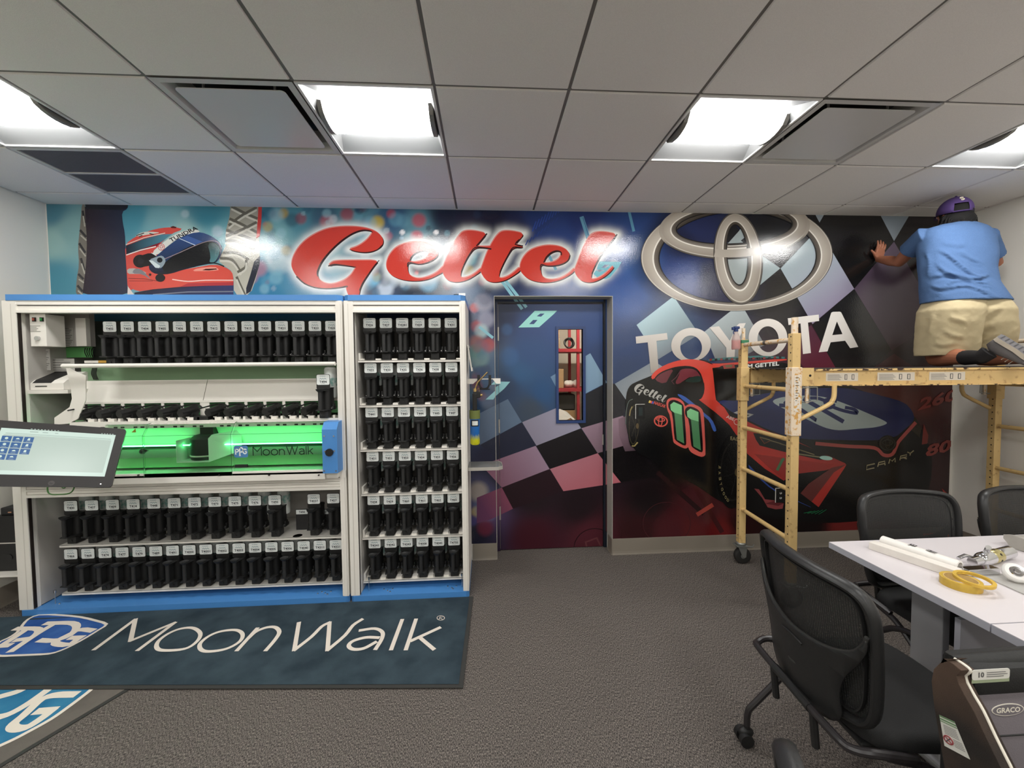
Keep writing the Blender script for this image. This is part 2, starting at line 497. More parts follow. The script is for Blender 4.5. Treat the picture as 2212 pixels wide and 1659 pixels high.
# return grille of two perforated panels
i, j = GRILLE[0]; x = GX + (i + .5) * GS; y = GY - (j + .5) * GS; h = GS / 2 - .004
T = thing('return_grille', (x, y, ZC), 'slotted grey return air grille in the ceiling near the left wall', 'air vent')
mb = MB()
for (a, b, c, d) in ((-h, -h + .022, -h, h), (h - .022, h, -h, h), (-h + .022, h - .022, -h, -h + .022), (-h + .022, h - .022, h - .022, h), (-h + .022, h - .022, -.008, .008)):
    mb.box((x + a, y + c, ZC - .004), (x + b, y + d, ZC + .008))
mb.build('frame', M_vent, T, smooth=0)
mb = MB(); k = 0; xx = x - h + .026
M_slat = mat('grille_slat', (118, 117, 122), 0.5)
while xx < x + h - .026:
    mb.box((xx, y - h + .02, ZC), (xx + .0035, y + h - .02, ZC + .010)); xx += .0085
mb.build('louver', M_slat, T, smooth=0)
MB().box((x - h + .02, y - h + .02, ZC + .03), (x + h - .02, y + h - .02, ZC + .04)).build('duct', M_dark, T, smooth=0)
# ================================================================== printed wall mural (vinyl film) on the back wall and over the door
_o = lambda ox, oy, s: (lambda pts: [(ox + x / s, oy + y / s) for (x, y) in pts])
Z1 = _o(620, 470, 5.821); Z2 = _o(940, 470, 5.267); ZE = _o(1370, 450, 5.027); Z4 = _o(1360, 660, 4.337)
Z7 = _o(1200, 780, 3.456); Z8 = _o(1572, 780, 3.456); Z5 = _o(1340, 780, 6.913); ZC_ = _o(1690, 830, 5.721)
Z6 = _o(160, 440, 5.267); ZD = _o(1010, 620, 5.924); Z3 = _o(1000, 430, 3.456); ZB = _o(560, 850, 3.456)
MUR = []            # (layer, triangles in photo coordinates, colours per vertex)
def colfn(c):
    if callable(c): return c
    l = lin(c); return lambda x, y: l
def grad(p0, c0, p1, c1):
    c0 = np.array(lin(c0)); c1 = np.array(lin(c1)); dx, dy = p1[0] - p0[0], p1[1] - p0[1]; L2 = dx * dx + dy * dy
    def f(x, y):
        t = min(1, max(0, ((x - p0[0]) * dx + (y - p0[1]) * dy) / L2)); return list(c0 * (1 - t) + c1 * t)
    return f
def poly(pts, c, L=1, holes=(), sm=0):
    if sm: pts = chaikin(pts, sm); holes = [chaikin(h, sm) for h in holes]
    rings = [list(pts)] + [list(h) for h in holes]
    flat = [p for r in rings for p in r]
    tr = tessellate_polygon([[Vector((p[0], p[1], 0)) for p in r] for r in rings])
    f = colfn(c)
    MUR.append((L, [[flat[i] for i in t] for t in tr], [[f(*flat[i]) for i in t] for t in tr]))
def stroke(pts, w, c, L=1, sm=0, taper=None, closed=False):
    p = [Vector((x, y, 0)) for x, y in pts]
    if sm: p = catmull(p, sm, closed)
    n = len(p); a = []; b = []
    for i in range(n):
        q0 = p[(i - 1) % n] if (closed or i > 0) else p[i]; q1 = p[(i + 1) % n] if (closed or i < n - 1) else p[i]
        t = q1 - q0; t = t / max(t.length, 1e-9); nn = Vector((-t.y, t.x, 0))
        ww = w if taper is None else w * (taper[0] + (taper[1] - taper[0]) * i / (n - 1))
        a.append(p[i] + nn * ww / 2); b.append(p[i] - nn * ww / 2)
    f = colfn(c); T = []
    for i in range(n if closed else n - 1):
        j = (i + 1) % n
        T += [[(a[i].x, a[i].y), (b[i].x, b[i].y), (b[j].x, b[j].y)], [(a[i].x, a[i].y), (b[j].x, b[j].y), (a[j].x, a[j].y)]]
    MUR.append((L, T, [[f(*q) for q in t] for t in T]))
def ell(cx, cy, a, b, ang=0.0, n=64, t0=0, t1=360):
    r = math.radians(ang); out = []
    for k in range(n):
        t = math.radians(t0 + (t1 - t0) * k / n)
        x, y = a * math.cos(t), b * math.sin(t)
        out.append((cx + x * math.cos(r) - y * math.sin(r), cy + x * math.sin(r) + y * math.cos(r)))
    return out
def band(e0, e1, c0, c1, L):
    """ring between two ellipses given as (cx, cy, a, b, ang); colours c0 outside to c1 inside (functions of the angle allowed)"""
    n = 96; A = ell(*e0, n=n); B = ell(*e1, n=n); T = []; K = []
    g0 = c0 if callable(c0) else (lambda t: c0); g1 = c1 if callable(c1) else (lambda t: c1)
    for i in range(n):
        j = (i + 1) % n; ti = 2 * PI * i / n; tj = 2 * PI * j / n
        a, b, c, d = lin(g0(ti)), lin(g0(tj)), lin(g1(tj)), lin(g1(ti))
        T += [[A[i], A[j], B[j]], [A[i], B[j], B[i]]]; K += [[a, b, c], [a, c, d]]
    MUR.append((L, T, K))
def words(s, o, ux, uy, c, L=1, bold=0.0, res=2, shear=0.0):
    """lettering: o baseline start, ux vector of the whole width, uy vector of the cap height"""
    tr, tw = text_tris(s, bold, res, shear); f = colfn(c)
    T = [[(o[0] + ux[0] * p[0] / tw + uy[0] * p[1], o[1] + ux[1] * p[0] / tw + uy[1] * p[1]) for p in t] for t in tr]
    MUR.append((L, T, [[f(*q) for q in t] for t in T]))

# ---- soft ground of the print: colour control points in photo coordinates
CP = [(110,460,75,130,148),(118,520,150,188,184),(120,600,72,140,160),(150,500,130,172,172),(290,465,70,140,158),(340,480,120,168,175),(400,520,160,190,185),
(450,458,58,125,142),(480,510,110,165,172),(570,460,58,120,138),(600,500,118,168,172),(600,600,60,132,162),(575,625,48,122,158),(640,470,75,135,150),(700,470,62,98,118),
(760,465,72,128,140),(850,470,52,88,120),(900,485,90,135,148),(960,466,20,30,52),(1010,470,30,30,55),(1060,480,15,20,48),(1110,500,22,32,72),(1170,470,32,55,110),
(1200,500,36,62,122),(1260,470,26,48,105),(1350,480,34,62,118),(1370,560,50,86,145),(1350,640,45,80,145),(1200,625,38,70,132),(1110,600,30,45,85),(1050,600,40,55,80),(1010,625,70,95,125),
(700,560,150,185,190),(680,600,90,140,165),(850,600,35,50,70),(830,560,90,110,120),(900,620,28,42,62),(960,600,60,75,85),(780,500,110,150,165),(830,620,60,75,100),
(1035,690,70,80,110),(1045,720,45,50,85),(1030,760,110,130,150),(1050,800,70,95,125),(1030,870,38,62,92),(1090,680,30,42,72),(1150,700,50,72,120),(1150,760,48,78,124),(1120,810,48,88,130),
(1170,850,38,78,122),(1100,830,45,62,90),(1200,700,48,75,128),(1290,700,44,72,126),(1300,780,40,62,105),(1350,740,40,62,105),(1350,800,42,60,95),(1220,860,45,70,105),(1150,880,60,72,88),
(1035,940,45,55,85),(1060,980,35,38,60),(1100,1010,30,24,34),(1035,1080,70,75,105),(1045,1110,85,62,100),(1035,1150,24,26,44),(1150,1070,34,22,28),(1250,1090,30,18,24),(1150,1160,62,20,32),(1280,1160,76,30,40),
(1330,880,30,32,42),(1340,980,22,18,22),(1400,1080,22,15,18),(1380,1150,48,15,20),(1450,1150,72,26,32),(1520,1100,66,28,32),(1500,1150,85,28,30),(1560,1150,100,26,26),(1600,1130,40,12,14),
(1700,1140,12,8,9),(1660,1100,10,8,10),(1830,1140,110,36,34),(1750,1140,20,12,14),(1900,1140,85,26,26),(1700,700,34,32,34),(1830,470,30,28,28),(1850,600,32,30,30),(1900,540,22,20,22),
(1960,620,62,54,60),(1950,700,72,56,62),(1980,560,26,22,24),(2000,700,50,40,44),(1800,760,38,32,36),(1850,720,38,38,38),(1870,760,36,36,38),(1720,760,60,34,44),(1770,780,80,36,50),(1960,780,48,38,40),(2040,800,58,36,38),
(1930,860,95,52,48),(1990,870,92,48,44),(2050,850,72,34,36),(2040,930,62,30,32),(1990,930,66,44,44),(2055,1000,46,20,22),(2010,1010,50,26,28),(2050,1100,48,14,16),(2000,1110,26,14,16),(1900,1110,10,11,12),(1450,1000,12,12,13),
(1430,740,44,60,95),(1450,700,60,80,110),(1480,600,44,66,128),(1480,520,20,28,60),(1500,490,32,44,90),(1660,490,22,24,34),(1700,520,24,24,30),(1700,630,36,34,32),(1560,640,40,42,70),(1540,600,34,38,66)]
CPA = np.array([c[:2] for c in CP], float); CPC = np.array([lin(c[2:]) for c in CP])
rb = random.Random(11)
BLOB = [(600,560,24,190,208,208,.75),(869,502,5,235,235,235,.95),(942,502,5,235,235,235,.95),(868,514,4,150,190,210,.8),(900,512,11,190,60,80,.9),(612,461,9,180,150,70,.8),(650,472,10,150,70,80,.7),(706,479,12,165,85,95,.8),
(815,481,12,190,165,60,.9),(750,463,12,160,50,60,.7),(845,462,8,190,60,65,.6),(905,476,12,190,65,75,.7),(838,510,8,180,80,100,.6),(805,602,14,120,185,215,.9),(842,606,14,200,205,210,.9),(832,625,14,195,205,215,.9),(925,610,16,110,165,190,.8),
(810,588,7,120,40,60,.7),(470,500,10,170,190,200,.7),(400,462,7,180,200,205,.6),(560,580,14,190,120,130,.6),(545,600,10,200,110,120,.5),(596,600,12,130,180,195,.6),(1015,560,12,110,165,175,.8),(1012,585,10,160,140,60,.8),(900,590,4,220,80,80,.9),
(1033,1062,17,160,150,140,.75),(1030,1105,9,180,160,90,.7),(1020,1125,9,60,60,120,.6),(1050,1100,20,95,110,140,.7),(1048,1140,14,100,30,50,.7),(1030,705,10,190,70,70,.75),(1025,665,8,185,70,70,.8),(1045,655,16,150,150,165,.8),(1050,690,14,150,150,170,.7),
(1040,715,12,170,195,200,.8),(1030,740,13,170,90,75,.6),(1035,775,16,115,150,150,.7),(1028,760,12,95,140,135,.7),(1030,835,10,120,50,60,.6),(1055,745,12,190,75,65,.6),(1095,712,10,60,95,140,.6),(1100,770,16,60,100,150,.5),(1050,860,14,80,100,140,.5)]
BLOB = [(b[0], b[1], b[2] * 1.15, *b[3:]) for b in BLOB]
pal = [(110,170,190),(150,195,205),(60,110,140),(190,80,90),(35,60,95),(180,160,80),(90,140,165),(200,210,215),(20,35,60),(140,60,75)]
for k in range(95):
    x = rb.uniform(560, 1065); y = rb.uniform(448, 632); c = rb.choice(pal if x < 900 else pal[:5] + [(20,28,50)] * 3)
    BLOB.append((x, y, rb.uniform(5, 15), *c, rb.uniform(.25, .6)))
for k in range(16):
    x = rb.uniform(1020, 1072); y = rb.uniform(640, 940); BLOB.append((x, y, rb.uniform(8, 16), *rb.choice([(120,130,150),(80,120,140),(150,80,80),(40,50,80),(60,90,130)]), rb.uniform(.25, .55)))
GLOW = []    # letter outlines that carry a white glow

def soft(px, py):
    """ground colour at arrays of photo coordinates (linear RGB)"""
    out = np.empty((len(px), 3)); 
    for s in range(0, len(px), 20000):
        x = px[s:s + 20000]; y = py[s:s + 20000]
        d2 = (x[:, None] - CPA[None, :, 0]) ** 2 + (y[:, None] - CPA[None, :, 1]) ** 2
        w = 1.0 / (d2 + 180.0) ** 2
        out[s:s + 20000] = (w @ CPC) / w.sum(1)[:, None]
    for (bx, by, r, cr, cg, cb, al) in BLOB:
        d = np.sqrt((px - bx) ** 2 + (py - by) ** 2) / r
        a = (al * np.clip((1.35 - d) / 0.6, 0, 1))[:, None]
        if r < 8: a = (al * np.clip((1.1 - d) / 0.35, 0, 1))[:, None]
        out = out * (1 - a) + np.array(lin((cr, cg, cb)))[None] * a
    # soft shadows printed round the emblem and letters
    for (e, w_, al) in SHAD:
        cx, cy, a_, b_, an = e; r = math.radians(an)
        X = (px - cx) * math.cos(r) + (py - cy) * math.sin(r); Y = -(px - cx) * math.sin(r) + (py - cy) * math.cos(r)
        rr = np.sqrt((X / a_) ** 2 + (Y / b_) ** 2); d = np.abs(rr - 1) * (a_ + b_) / 2
        k = (al * np.clip(1 - d / w_, 0, 1))[:, None]; out = out * (1 - k)
    m = (px > 600) & (px < 1380) & (py > 455) & (py < 660)
    if m.any() and GLOW:
        qx, qy = px[m], py[m]; best = np.full(len(qx), 1e9)
        for g in GLOW:
            g = np.array(g); a = g; b = np.roll(g, -1, 0)
            for p, q in zip(a, b):
                v = q - p; L2 = (v ** 2).sum() + 1e-9
                t = np.clip(((qx - p[0]) * v[0] + (qy - p[1]) * v[1]) / L2, 0, 1)
                best = np.minimum(best, (qx - p[0] - t * v[0]) ** 2 + (qy - p[1] - t * v[1]) ** 2)
        d = np.sqrt(best); k = (0.97 * np.exp(-(d / 10.0) ** 1.7))[:, None]
        out[m] = out[m] * (1 - k) + np.array(lin((236, 238, 232)))[None] * k
    return out
SHAD = [((1591, 555, 207, 119, -2), 26, .6)]

# ---- left: driver's arms and helmet
poly(Z6([(90,0),(130,0),(150,300),(160,500),(150,750),(110,1053),(20,1053),(30,850),(60,700),(45,500),(60,350),(80,150)]), (118,112,102), 1, sm=1)
for a, b in (((100,80),(120,220)),((70,300),(140,380)),((60,450),(130,560)),((80,620),(120,760)),((50,800),(110,860)),((40,930),(100,1000))):
    stroke(Z6([a, b]), 5, (52,50,50), 2)
    stroke(Z6([(a[0] + 6, a[1] + 60), (b[0] + 4, b[1] + 40)]), 3, (176,170,156), 2)
poly(Z6([(125,0),(620,0),(612,60),(545,95),(556,220),(580,330),(590,520),(597,700),(608,900),(618,1053),(95,1053),(115,900),(140,700),(150,400),(128,150)]), grad((190,500),(44,30,40),(225,500),(36,43,64)), 3, sm=1)
poly(Z6([(125,0),(620,0),(605,50),(540,75),(140,60)]), (24,24,34), 4)
poly(Z6([(1780,0),(2110,0),(2130,100),(2100,350),(2120,560),(2090,800),(2000,1053),(1820,1053),(1815,780),(1700,700),(1640,650),(1690,550),(1740,450),(1720,380),(1740,250),(1770,150)]), grad((500,450),(150,145,130),(560,640),(196,190,172)), 1, sm=1)
for k, pts in enumerate(([(1790,30),(1950,110),(2090,170)],[(2080,40),(1900,140),(1760,250)],[(1770,170),(1900,230),(2090,330)],[(2080,210),(1900,300),(1730,370)],[(1730,300),(1850,340),(2070,420)],[(1720,420),(1850,430),(2050,520)],[(1690,560),(1850,560),(1990,640)],[(1660,620),(1800,640),(1900,780)],[(1850,830),(1880,900),(1950,1050)],[(1960,640),(1950,720),(1860,780)])):
    stroke(Z6(pts), 5.5, (96,92,80), 2, sm=4); stroke(Z6([(x, y + 32) for x, y in pts]), 4, (205,200,184), 2, sm=4)
poly(Z6([(2100,0),(2140,0),(2132,200),(2115,370),(2075,395),(2090,200)]), (200,58,52), 3)
poly(Z6([(2120,590),(2110,700),(2060,860),(2010,1000),(1960,1030),(1960,960),(2010,800),(2050,660)]), (36,40,54), 3)
poly(Z6([(580,465),(700,375),(850,310),(1000,275),(1150,268),(1250,290),(1100,345),(940,500),(1000,640),(960,780),(700,960),(615,1000),(596,700)]), (208,76,66), 3, sm=1)
poly(Z6([(690,370),(770,325),(860,318),(1000,330),(860,350),(740,372)]), (206,204,192), 4, sm=1)
for a in (((710,365),(800,335)),((740,380),(780,360)),((860,340),(910,352))): stroke(Z6(a), 2, (60,60,60), 5)
poly(Z6([(592,480),(800,400),(1000,350),(1120,345),(990,440),(760,520),(598,578)]), grad((280,530),(18,22,40),(370,510),(84,140,158)), 4)
poly(Z6([(598,580),(760,520),(990,440),(940,490),(800,530),(600,585)]), (120,30,45), 5)
stroke(Z6([(598,585),(760,530),(935,488)]), 2.2, (235,225,215), 6)
stroke(Z6([(592,468),(800,388),(1040,335)]), 1.6, (225,215,200), 6)
poly(Z6([(1100,265),(1130,255),(1170,268),(1160,280),(1110,278)]), (80,30,28), 5)
poly(Z6([(600,730),(760,745),(900,790),(1040,805),(1250,750),(1450,715),(1600,690),(1720,720),(1800,775),(1815,850),(1815,935),(1500,940),(1200,950),(900,975),(700,1005),(625,900),(605,800)]), (214,80,66), 4, sm=1)
poly(Z6([(605,740),(700,735),(780,760),(840,800),(700,800),(610,800)]), (178,172,164), 5, sm=1)
poly(Z6([(690,740),(760,740),(850,830),(880,870),(780,800),(660,795)]), (128,124,126), 6, sm=1)
stroke(Z6([(620,850),(800,855),(950,880)]), 1.2, (120,45,40), 6); stroke(Z6([(630,880),(900,880)]), 1, (120,45,40), 6)
poly(Z6([(1340,770),(1400,735),(1600,715),(1650,745),(1640,762),(1480,768)]), (236,150,132), 5, sm=1)
poly(Z6([(1460,758),(1500,742),(1620,738),(1630,748),(1540,760)]), (60,20,22), 6)
stroke(Z6([(1120,862),(1300,885),(1500,872),(1815,872)]), 2.2, (245,205,190), 6, sm=4)
poly(Z6([(1300,905),(1815,892),(1815,935),(1200,950)]), (176,52,58), 5)
poly(Z6([(690,1012),(900,975),(1200,948),(1500,935),(1815,930),(1815,1053),(690,1053)]), grad((400,620),(22,24,44),(480,620),(44,52,96)), 5)
stroke(Z6([(900,1035),(1300,1005),(1815,1000)]), 2.5, (120,122,132), 6)
poly(Z6([(615,940),(700,1053),(610,1053)]), (222,210,200), 6)
poly(Z6([(940,592),(1050,500),(1200,390),(1350,330),(1450,325),(1560,365),(1650,430),(1690,500),(1675,600),(1610,680),(1500,690),(1250,750),(1100,800),(980,808),(900,790),(850,740),(870,660)]), grad((350,500),(50,78,128),(360,590),(16,22,38)), 7, sm=1)
poly(Z6([(1070,640),(1200,545),(1400,450),(1550,425),(1640,450),(1680,540),(1610,675),(1500,685),(1250,740),(1040,790),(1000,720)]), (15,17,22), 8, sm=1)
poly(Z6([(1520,455),(1600,440),(1665,500),(1650,600),(1600,670),(1540,675),(1560,600)]), grad((450,530),(40,62,60),(470,570),(90,140,145)), 9, sm=1)
poly(Z6([(1230,395),(1290,365),(1470,435),(1380,470)]), (62,92,150), 8)
stroke(Z6([(1205,398),(1390,478)]), 1.6, (190,205,225), 9)
stroke(Z6([(1010,640),(1200,560),(1390,475),(1520,430),(1600,425),(1650,450),(1685,520)]), 1.6, (150,130,135), 9, sm=3)
stroke(Z6([(1010,800),(1250,735),(1500,680),(1620,680),(1710,715)]), 2.5, (20,20,24), 9, sm=3)
poly(Z6([(885,560),(1000,455),(1150,350),(1300,295),(1400,295),(1445,325),(1340,335),(1180,400),(1050,500),(942,595)]), (216,216,206), 10, sm=1)
stroke(Z6([(885,560),(942,595)]), 1.5, (216,216,206), 10)
words('TUNDRA', Z6([(1110,440)])[0], (58, -28), (-5.5, -7.5), (30,30,34), 11, bold=.02)
poly(ell(*Z6([(998,495)])[0], 7.2, 7.6), (190,70,66), 11); poly(ell(*Z6([(998,495)])[0], 6, 6.4), (216,214,206), 12)
band((*Z6([(998,490)])[0], 5.5, 2.6, 0), (*Z6([(998,490)])[0], 4.5, 1.8, 0), (190,70,66), (190,70,66), 13)
band((*Z6([(998,495)])[0], 2.6, 5.5, 0), (*Z6([(998,495)])[0], 1.7, 4.6, 0), (190,70,66), (190,70,66), 13)
poly(ell(*Z6([(755,655)])[0], 15, 14), (20,18,22), 8); poly(Z6([(740,600),(880,555),(960,600),(900,700),(760,725)]), (22,20,24), 8, sm=1)
poly(Z6([(850,640),(960,600),(1010,590),(1050,640),(1030,700),(980,745),(900,700)]), (138,152,158), 10, sm=1)
poly(Z6([(855,645),(900,650),(985,710),(970,735),(930,730)]), (205,216,214), 11); poly(ell(*Z6([(980,643)])[0], 6, 5.5), (14,18,26), 12)
poly(ell(*Z6([(985,845)])[0], 10.5, 8.5), (24,20,24), 11); poly(ell(*Z6([(870,808)])[0], 2.6, 2.6), (50,16,20), 11)
poly(ell(*Z6([(765,655)])[0], 7, 6), (34,32,38), 9)

# ---- red script lettering with glow, dark lower edge and pale upper edge
G_ = [(775,400),(900,360),(1000,290),(1055,225),(1078,188),(1040,165),(950,158),(850,188),(750,245),(640,330),(520,450),(430,570),(385,680),(390,740),(420,790),(480,825),(560,838),(650,820),(740,780),(810,720),(850,660),(870,625),(780,610),(700,600),(600,590),(520,610),(560,565),(620,540),(900,538),(1160,538),(1100,605),(1020,720),(950,830),(915,920),(905,1010),(790,1010),(755,930),(750,880),(755,862),(650,882),(500,895),(350,880),(220,830),(120,740),(65,640),(60,560),(90,470),(150,370),(250,270),(380,190),(520,135),(680,113),(850,112),(1000,130),(1120,170),(1190,230),(1215,290),(1200,350),(1140,400),(1050,435),(950,440),(850,425)]
e1 = [(1250,600),(1265,520),(1310,440),(1380,370),(1480,325),(1600,305),(1730,310),(1840,350),(1900,420),(1900,480),(1850,530),(1750,575),(1650,590),(1530,565),(1518,620),(1525,690),(1570,745),(1660,770),(1780,745),(1890,690),(1960,620),(1990,600),(1975,680),(1900,720),(1800,770),(1680,795),(1550,797),(1420,775),(1320,730),(1265,670)]
e1h = [(1550,545),(1560,500),(1610,450),(1680,420),(1750,415),(1785,440),(1780,490),(1730,530),(1650,555),(1580,560)]
t1 = [(80,600),(95,560),(130,460),(180,350),(235,260),(290,180),(340,150),(420,146),(500,158),(590,182),(530,255),(470,325),(560,330),(660,322),(640,360),(560,345),(455,342),(390,420),(335,520),(295,620),(290,675),(325,690),(400,668),(470,625),(530,570),(530,605),(460,655),(370,710),(260,737),(160,725),(110,680)]
t2 = [(515,605),(540,540),(585,410),(640,300),(690,220),(740,165),(800,148),(900,155),(1015,182),(960,250),(910,305),(1000,325),(985,345),(890,340),(840,410),(780,520),(735,620),(725,675),(755,693),(830,670),(900,620),(965,560),(975,600),(900,655),(800,715),(680,740),(590,720),(545,670)]
e2 = [(965,600),(970,520),(1010,440),(1080,370),(1180,330),(1300,312),(1420,325),(1500,365),(1535,420),(1520,480),(1460,525),(1370,550),(1270,552),(1205,535),(1200,600),(1215,660),(1260,700),(1340,708),(1430,690),(1520,640),(1590,570),(1590,605),(1530,655),(1440,705),(1330,735),(1200,738),(1080,710),(1010,660)]
e2h = [(1235,512),(1265,450),(1320,400),(1380,380),(1425,390),(1435,430),(1400,480),(1330,512),(1270,520)]
l_ = [(1585,600),(1610,540),(1650,430),(1700,310),(1750,220),(1800,175),(1880,160),(1980,170),(2070,192),(2010,270),(1950,340),(1880,440),(1820,550),(1780,640),(1775,690),(1800,705),(1870,685),(1950,630),(2030,545),(2030,575),(1960,650),(1860,715),(1760,742),(1670,725),(1610,670)]
SCR = [(Z1(G_), []), (Z1(e1), [Z1(e1h)]), (Z2(t1), []), (Z2(t2), []), (Z2(e2), [Z2(e2h)]), (Z2(l_), [])]
for g, hs in SCR:
    GLOW.append(g); GLOW.extend(hs)
sh = lambda P, dx, dy: [(x + dx, y + dy) for x, y in P]
for g, hs in SCR:
    poly(sh(g, 1.6, 2.1), (52,22,24), 2, [sh(h, 1.6, 2.1) for h in hs], sm=2)
    poly(sh(g, -1.5, -2.0), (222,140,132), 3, [sh(h, -1.5, -2.0) for h in hs], sm=2)
    poly(sh(g, -.2, .2), (208,62,50), 4, [sh(h, -.2, .2) for h in hs], sm=2)
    bx = [(x, y) for x, y in g]
# dark lower inner edges
def inner_edge(P, i0, i1, w=3.2): stroke([P[i] for i in range(i0, i1)], w, (52,22,24), 5, sm=3, taper=(.5, 1))
inner_edge(Z1(G_), 4, 14); inner_edge(Z1(G_), 21, 26); inner_edge(Z1(G_), 29, 34); inner_edge(Z1(G_), 37, 44); 
stroke(Z1([(1200,350),(1140,405),(1050,435),(950,440),(850,425),(785,402)]), 3.2, (52,22,24), 5, sm=3, taper=(1, .4))
stroke(Z1([(1550,545),(1560,500),(1610,450),(1680,420)]), 2.6, (52,22,24), 5, sm=3, taper=(1, .3)); stroke(Z1([(1900,480),(1850,530),(1750,575),(1650,590),(1530,565),(1518,620)]), 2.8, (52,22,24), 5, sm=3)
for T_ in (t1, t2, l_):
    pts = [T_[i] for i in ((9, 10, 11) if T_ is not l_ else (8, 9, 10))]
    stroke(Z2(pts), 3, (52,22,24), 5, sm=2)
stroke(Z2([(640,360),(560,345),(455,342),(390,420),(335,520),(295,620)]), 3, (52,22,24), 5, sm=3, taper=(1, .5))
stroke(Z2([(985,345),(890,340),(840,410),(780,520),(735,620)]), 3, (52,22,24), 5, sm=3, taper=(1, .5))
stroke(Z2([(1950,340),(1880,440),(1820,550),(1780,640)]), 3, (52,22,24), 5, sm=3, taper=(1, .5))
stroke(Z2([(1235,512),(1265,450),(1320,400),(1380,380),(1430,395),(1435,430)]), 2.8, (52,22,24), 5, sm=3)
stroke(Z2([(1535,430),(1515,485),(1460,525),(1370,550),(1270,552),(1205,535),(1200,600)]), 2.8, (52,22,24), 5, sm=3)

# ---- dial marks: ticks and numbers
PB = (132,186,200)
def tick(a, b, w, c=PB, L=1): stroke([a, b], w, c, L)
tick((1256,468),(1272,518),9,(96,150,178)); tick((1259,470),(1274,518),1.6,(60,100,140),2); tick((1359,458),(1369,500),6,(86,140,168)); tick((1451,460),(1453,480),3,(70,110,140)); tick((1456,460),(1458,474),2,(70,110,140))
tick((1083,606),(1128,668),6.5); tick((1092,606),(1137,664),6.5); tick((1035,706),(1065,730),6)
tick((1185,550),(1201,583),6,(110,165,185)); 
for k in range(9): stroke([(1150 + k * 7, 500 - k * 5), (1158 + k * 7, 478 - k * 5)], 2.5, (40,70,150), 1); stroke([(1135 + k * 8, 530 - k * 6.2), (1141 + k * 8, 518 - k * 6)], 2, (36,62,130), 1)
poly(ZD([(650,518),(860,305),(1145,303),(1105,345),(915,515)]), (158,222,214), 2, [ZD([(885,375),(930,340),(985,340),(940,380)]), ZD([(788,475),(838,422),(895,422),(848,475)])])
poly(ZD([(230,1440),(350,1330),(360,1280),(420,1245),(300,1250),(340,1210),(545,1212),(470,1300),(360,1395),(330,1440)]), (150,205,212), 2)
poly(Z2([(1870,500),(2120,505),(2090,560),(1990,680),(1940,700),(1850,690),(1800,640),(1830,600),(1870,620),(1930,600),(1840,590),(1850,540)]), (110,180,195), 1, [Z2([(1890,570),(1930,535),(1985,540),(1940,575)])])

# ---- waving chequered flag squares
def sq(pts, c0, c1=None, L=1):
    c = c0 if c1 is None else grad(((pts[0][0] + pts[1][0]) / 2, (pts[0][1] + pts[1][1]) / 2), c0, ((pts[2][0] + pts[-1][0]) / 2, (pts[2][1] + pts[-1][1]) / 2), c1)
    poly(pts, c, L)
sq([(1275,763),(1311,826),(1221,873),(1189,814)], (130,160,185), (104,134,164))
sq([(1328,829),(1412,780),(1445,800),(1372,870),(1353,865)], (120,130,140), (150,156,160))
sq([(1375,702),(1455,640),(1510,722),(1422,776)], (176,204,212), (120,128,136))
sq([(1521,717),(1600,655),(1652,745),(1590,778),(1545,776)], (178,190,194), (112,114,116))
sq([(1686,580),(1768,494),(1845,624),(1755,700)], (176,196,202), (150,140,165))
sq([(1685,580),(1640,505),(1600,494),(1545,555),(1600,650)], (170,188,194), (160,168,168))
poly([(1600,520),(1660,470),(1686,470),(1700,560),(1686,580)], (22,24,30), 1)
poly([(1573,525),(1597,498),(1585,480),(1560,500)], (20,22,30), 2)
sq([(1760,462),(1781,462),(1770,481)], (140,150,158))
sq([(1900,462),(1966,462),(1931,521)], (120,130,140), (140,150,158))
sq([(1845,624),(1931,522),(2030,690),(1926,757)], (96,80,100), (68,52,58))
poly([(1845,626),(1926,757),(1870,800),(1806,800),(1755,702)], (36,35,36), 1)
poly([(1768,493),(1781,462),(1900,462),(1931,521),(1845,623)], (26,25,25), 1)
sq([(1700,742),(1752,702),(1808,800),(1740,800)], (84,50,66), (96,38,52))
sq([(1931,764),(1879,800),(1985,800)], (74,46,48), (60,38,40))
sq([(1097,862),(1127,912),(1037,961),(1012,905)], (96,116,140), (84,100,124))
sq([(1222,873),(1255,925),(1159,963),(1128,912)], (150,148,168), (140,134,152))
poly([(1127,912),(1159,963),(1084,995),(1037,961)], (34,38,58), 1)
sq([(1256,925),(1345,898),(1392,950),(1291,979)], (148,122,138), (112,90,100))
poly([(1336,905),(1400,880),(1420,970),(1350,975),(1337,940)], grad((1336,940),(120,96,108),(1362,940),(16,14,16)), 2)
sq([(1157,963),(1187,1013),(1084,1053),(1040,1005)], (150,126,146), (136,92,112))
poly([(1255,925),(1291,979),(1188,1013),(1158,963)], (22,18,22), 1)
sq([(1188,1013),(1291,979),(1341,1042),(1217,1061)], (172,112,124), (178,98,108))
sq([(1084,1053),(1108,1099),(1060,1122),(1030,1130),(1030,1075)], (138,76,98), (92,52,84))
poly([(1084,1053),(1187,1013),(1217,1061),(1108,1099)], (38,20,28), 1)
poly([(1222,873),(1311,828),(1328,829),(1353,865),(1345,898),(1256,925)], (26,27,34), 1)
poly([(1291,979),(1375,955),(1420,1030),(1341,1042)], (16,13,15), 1)

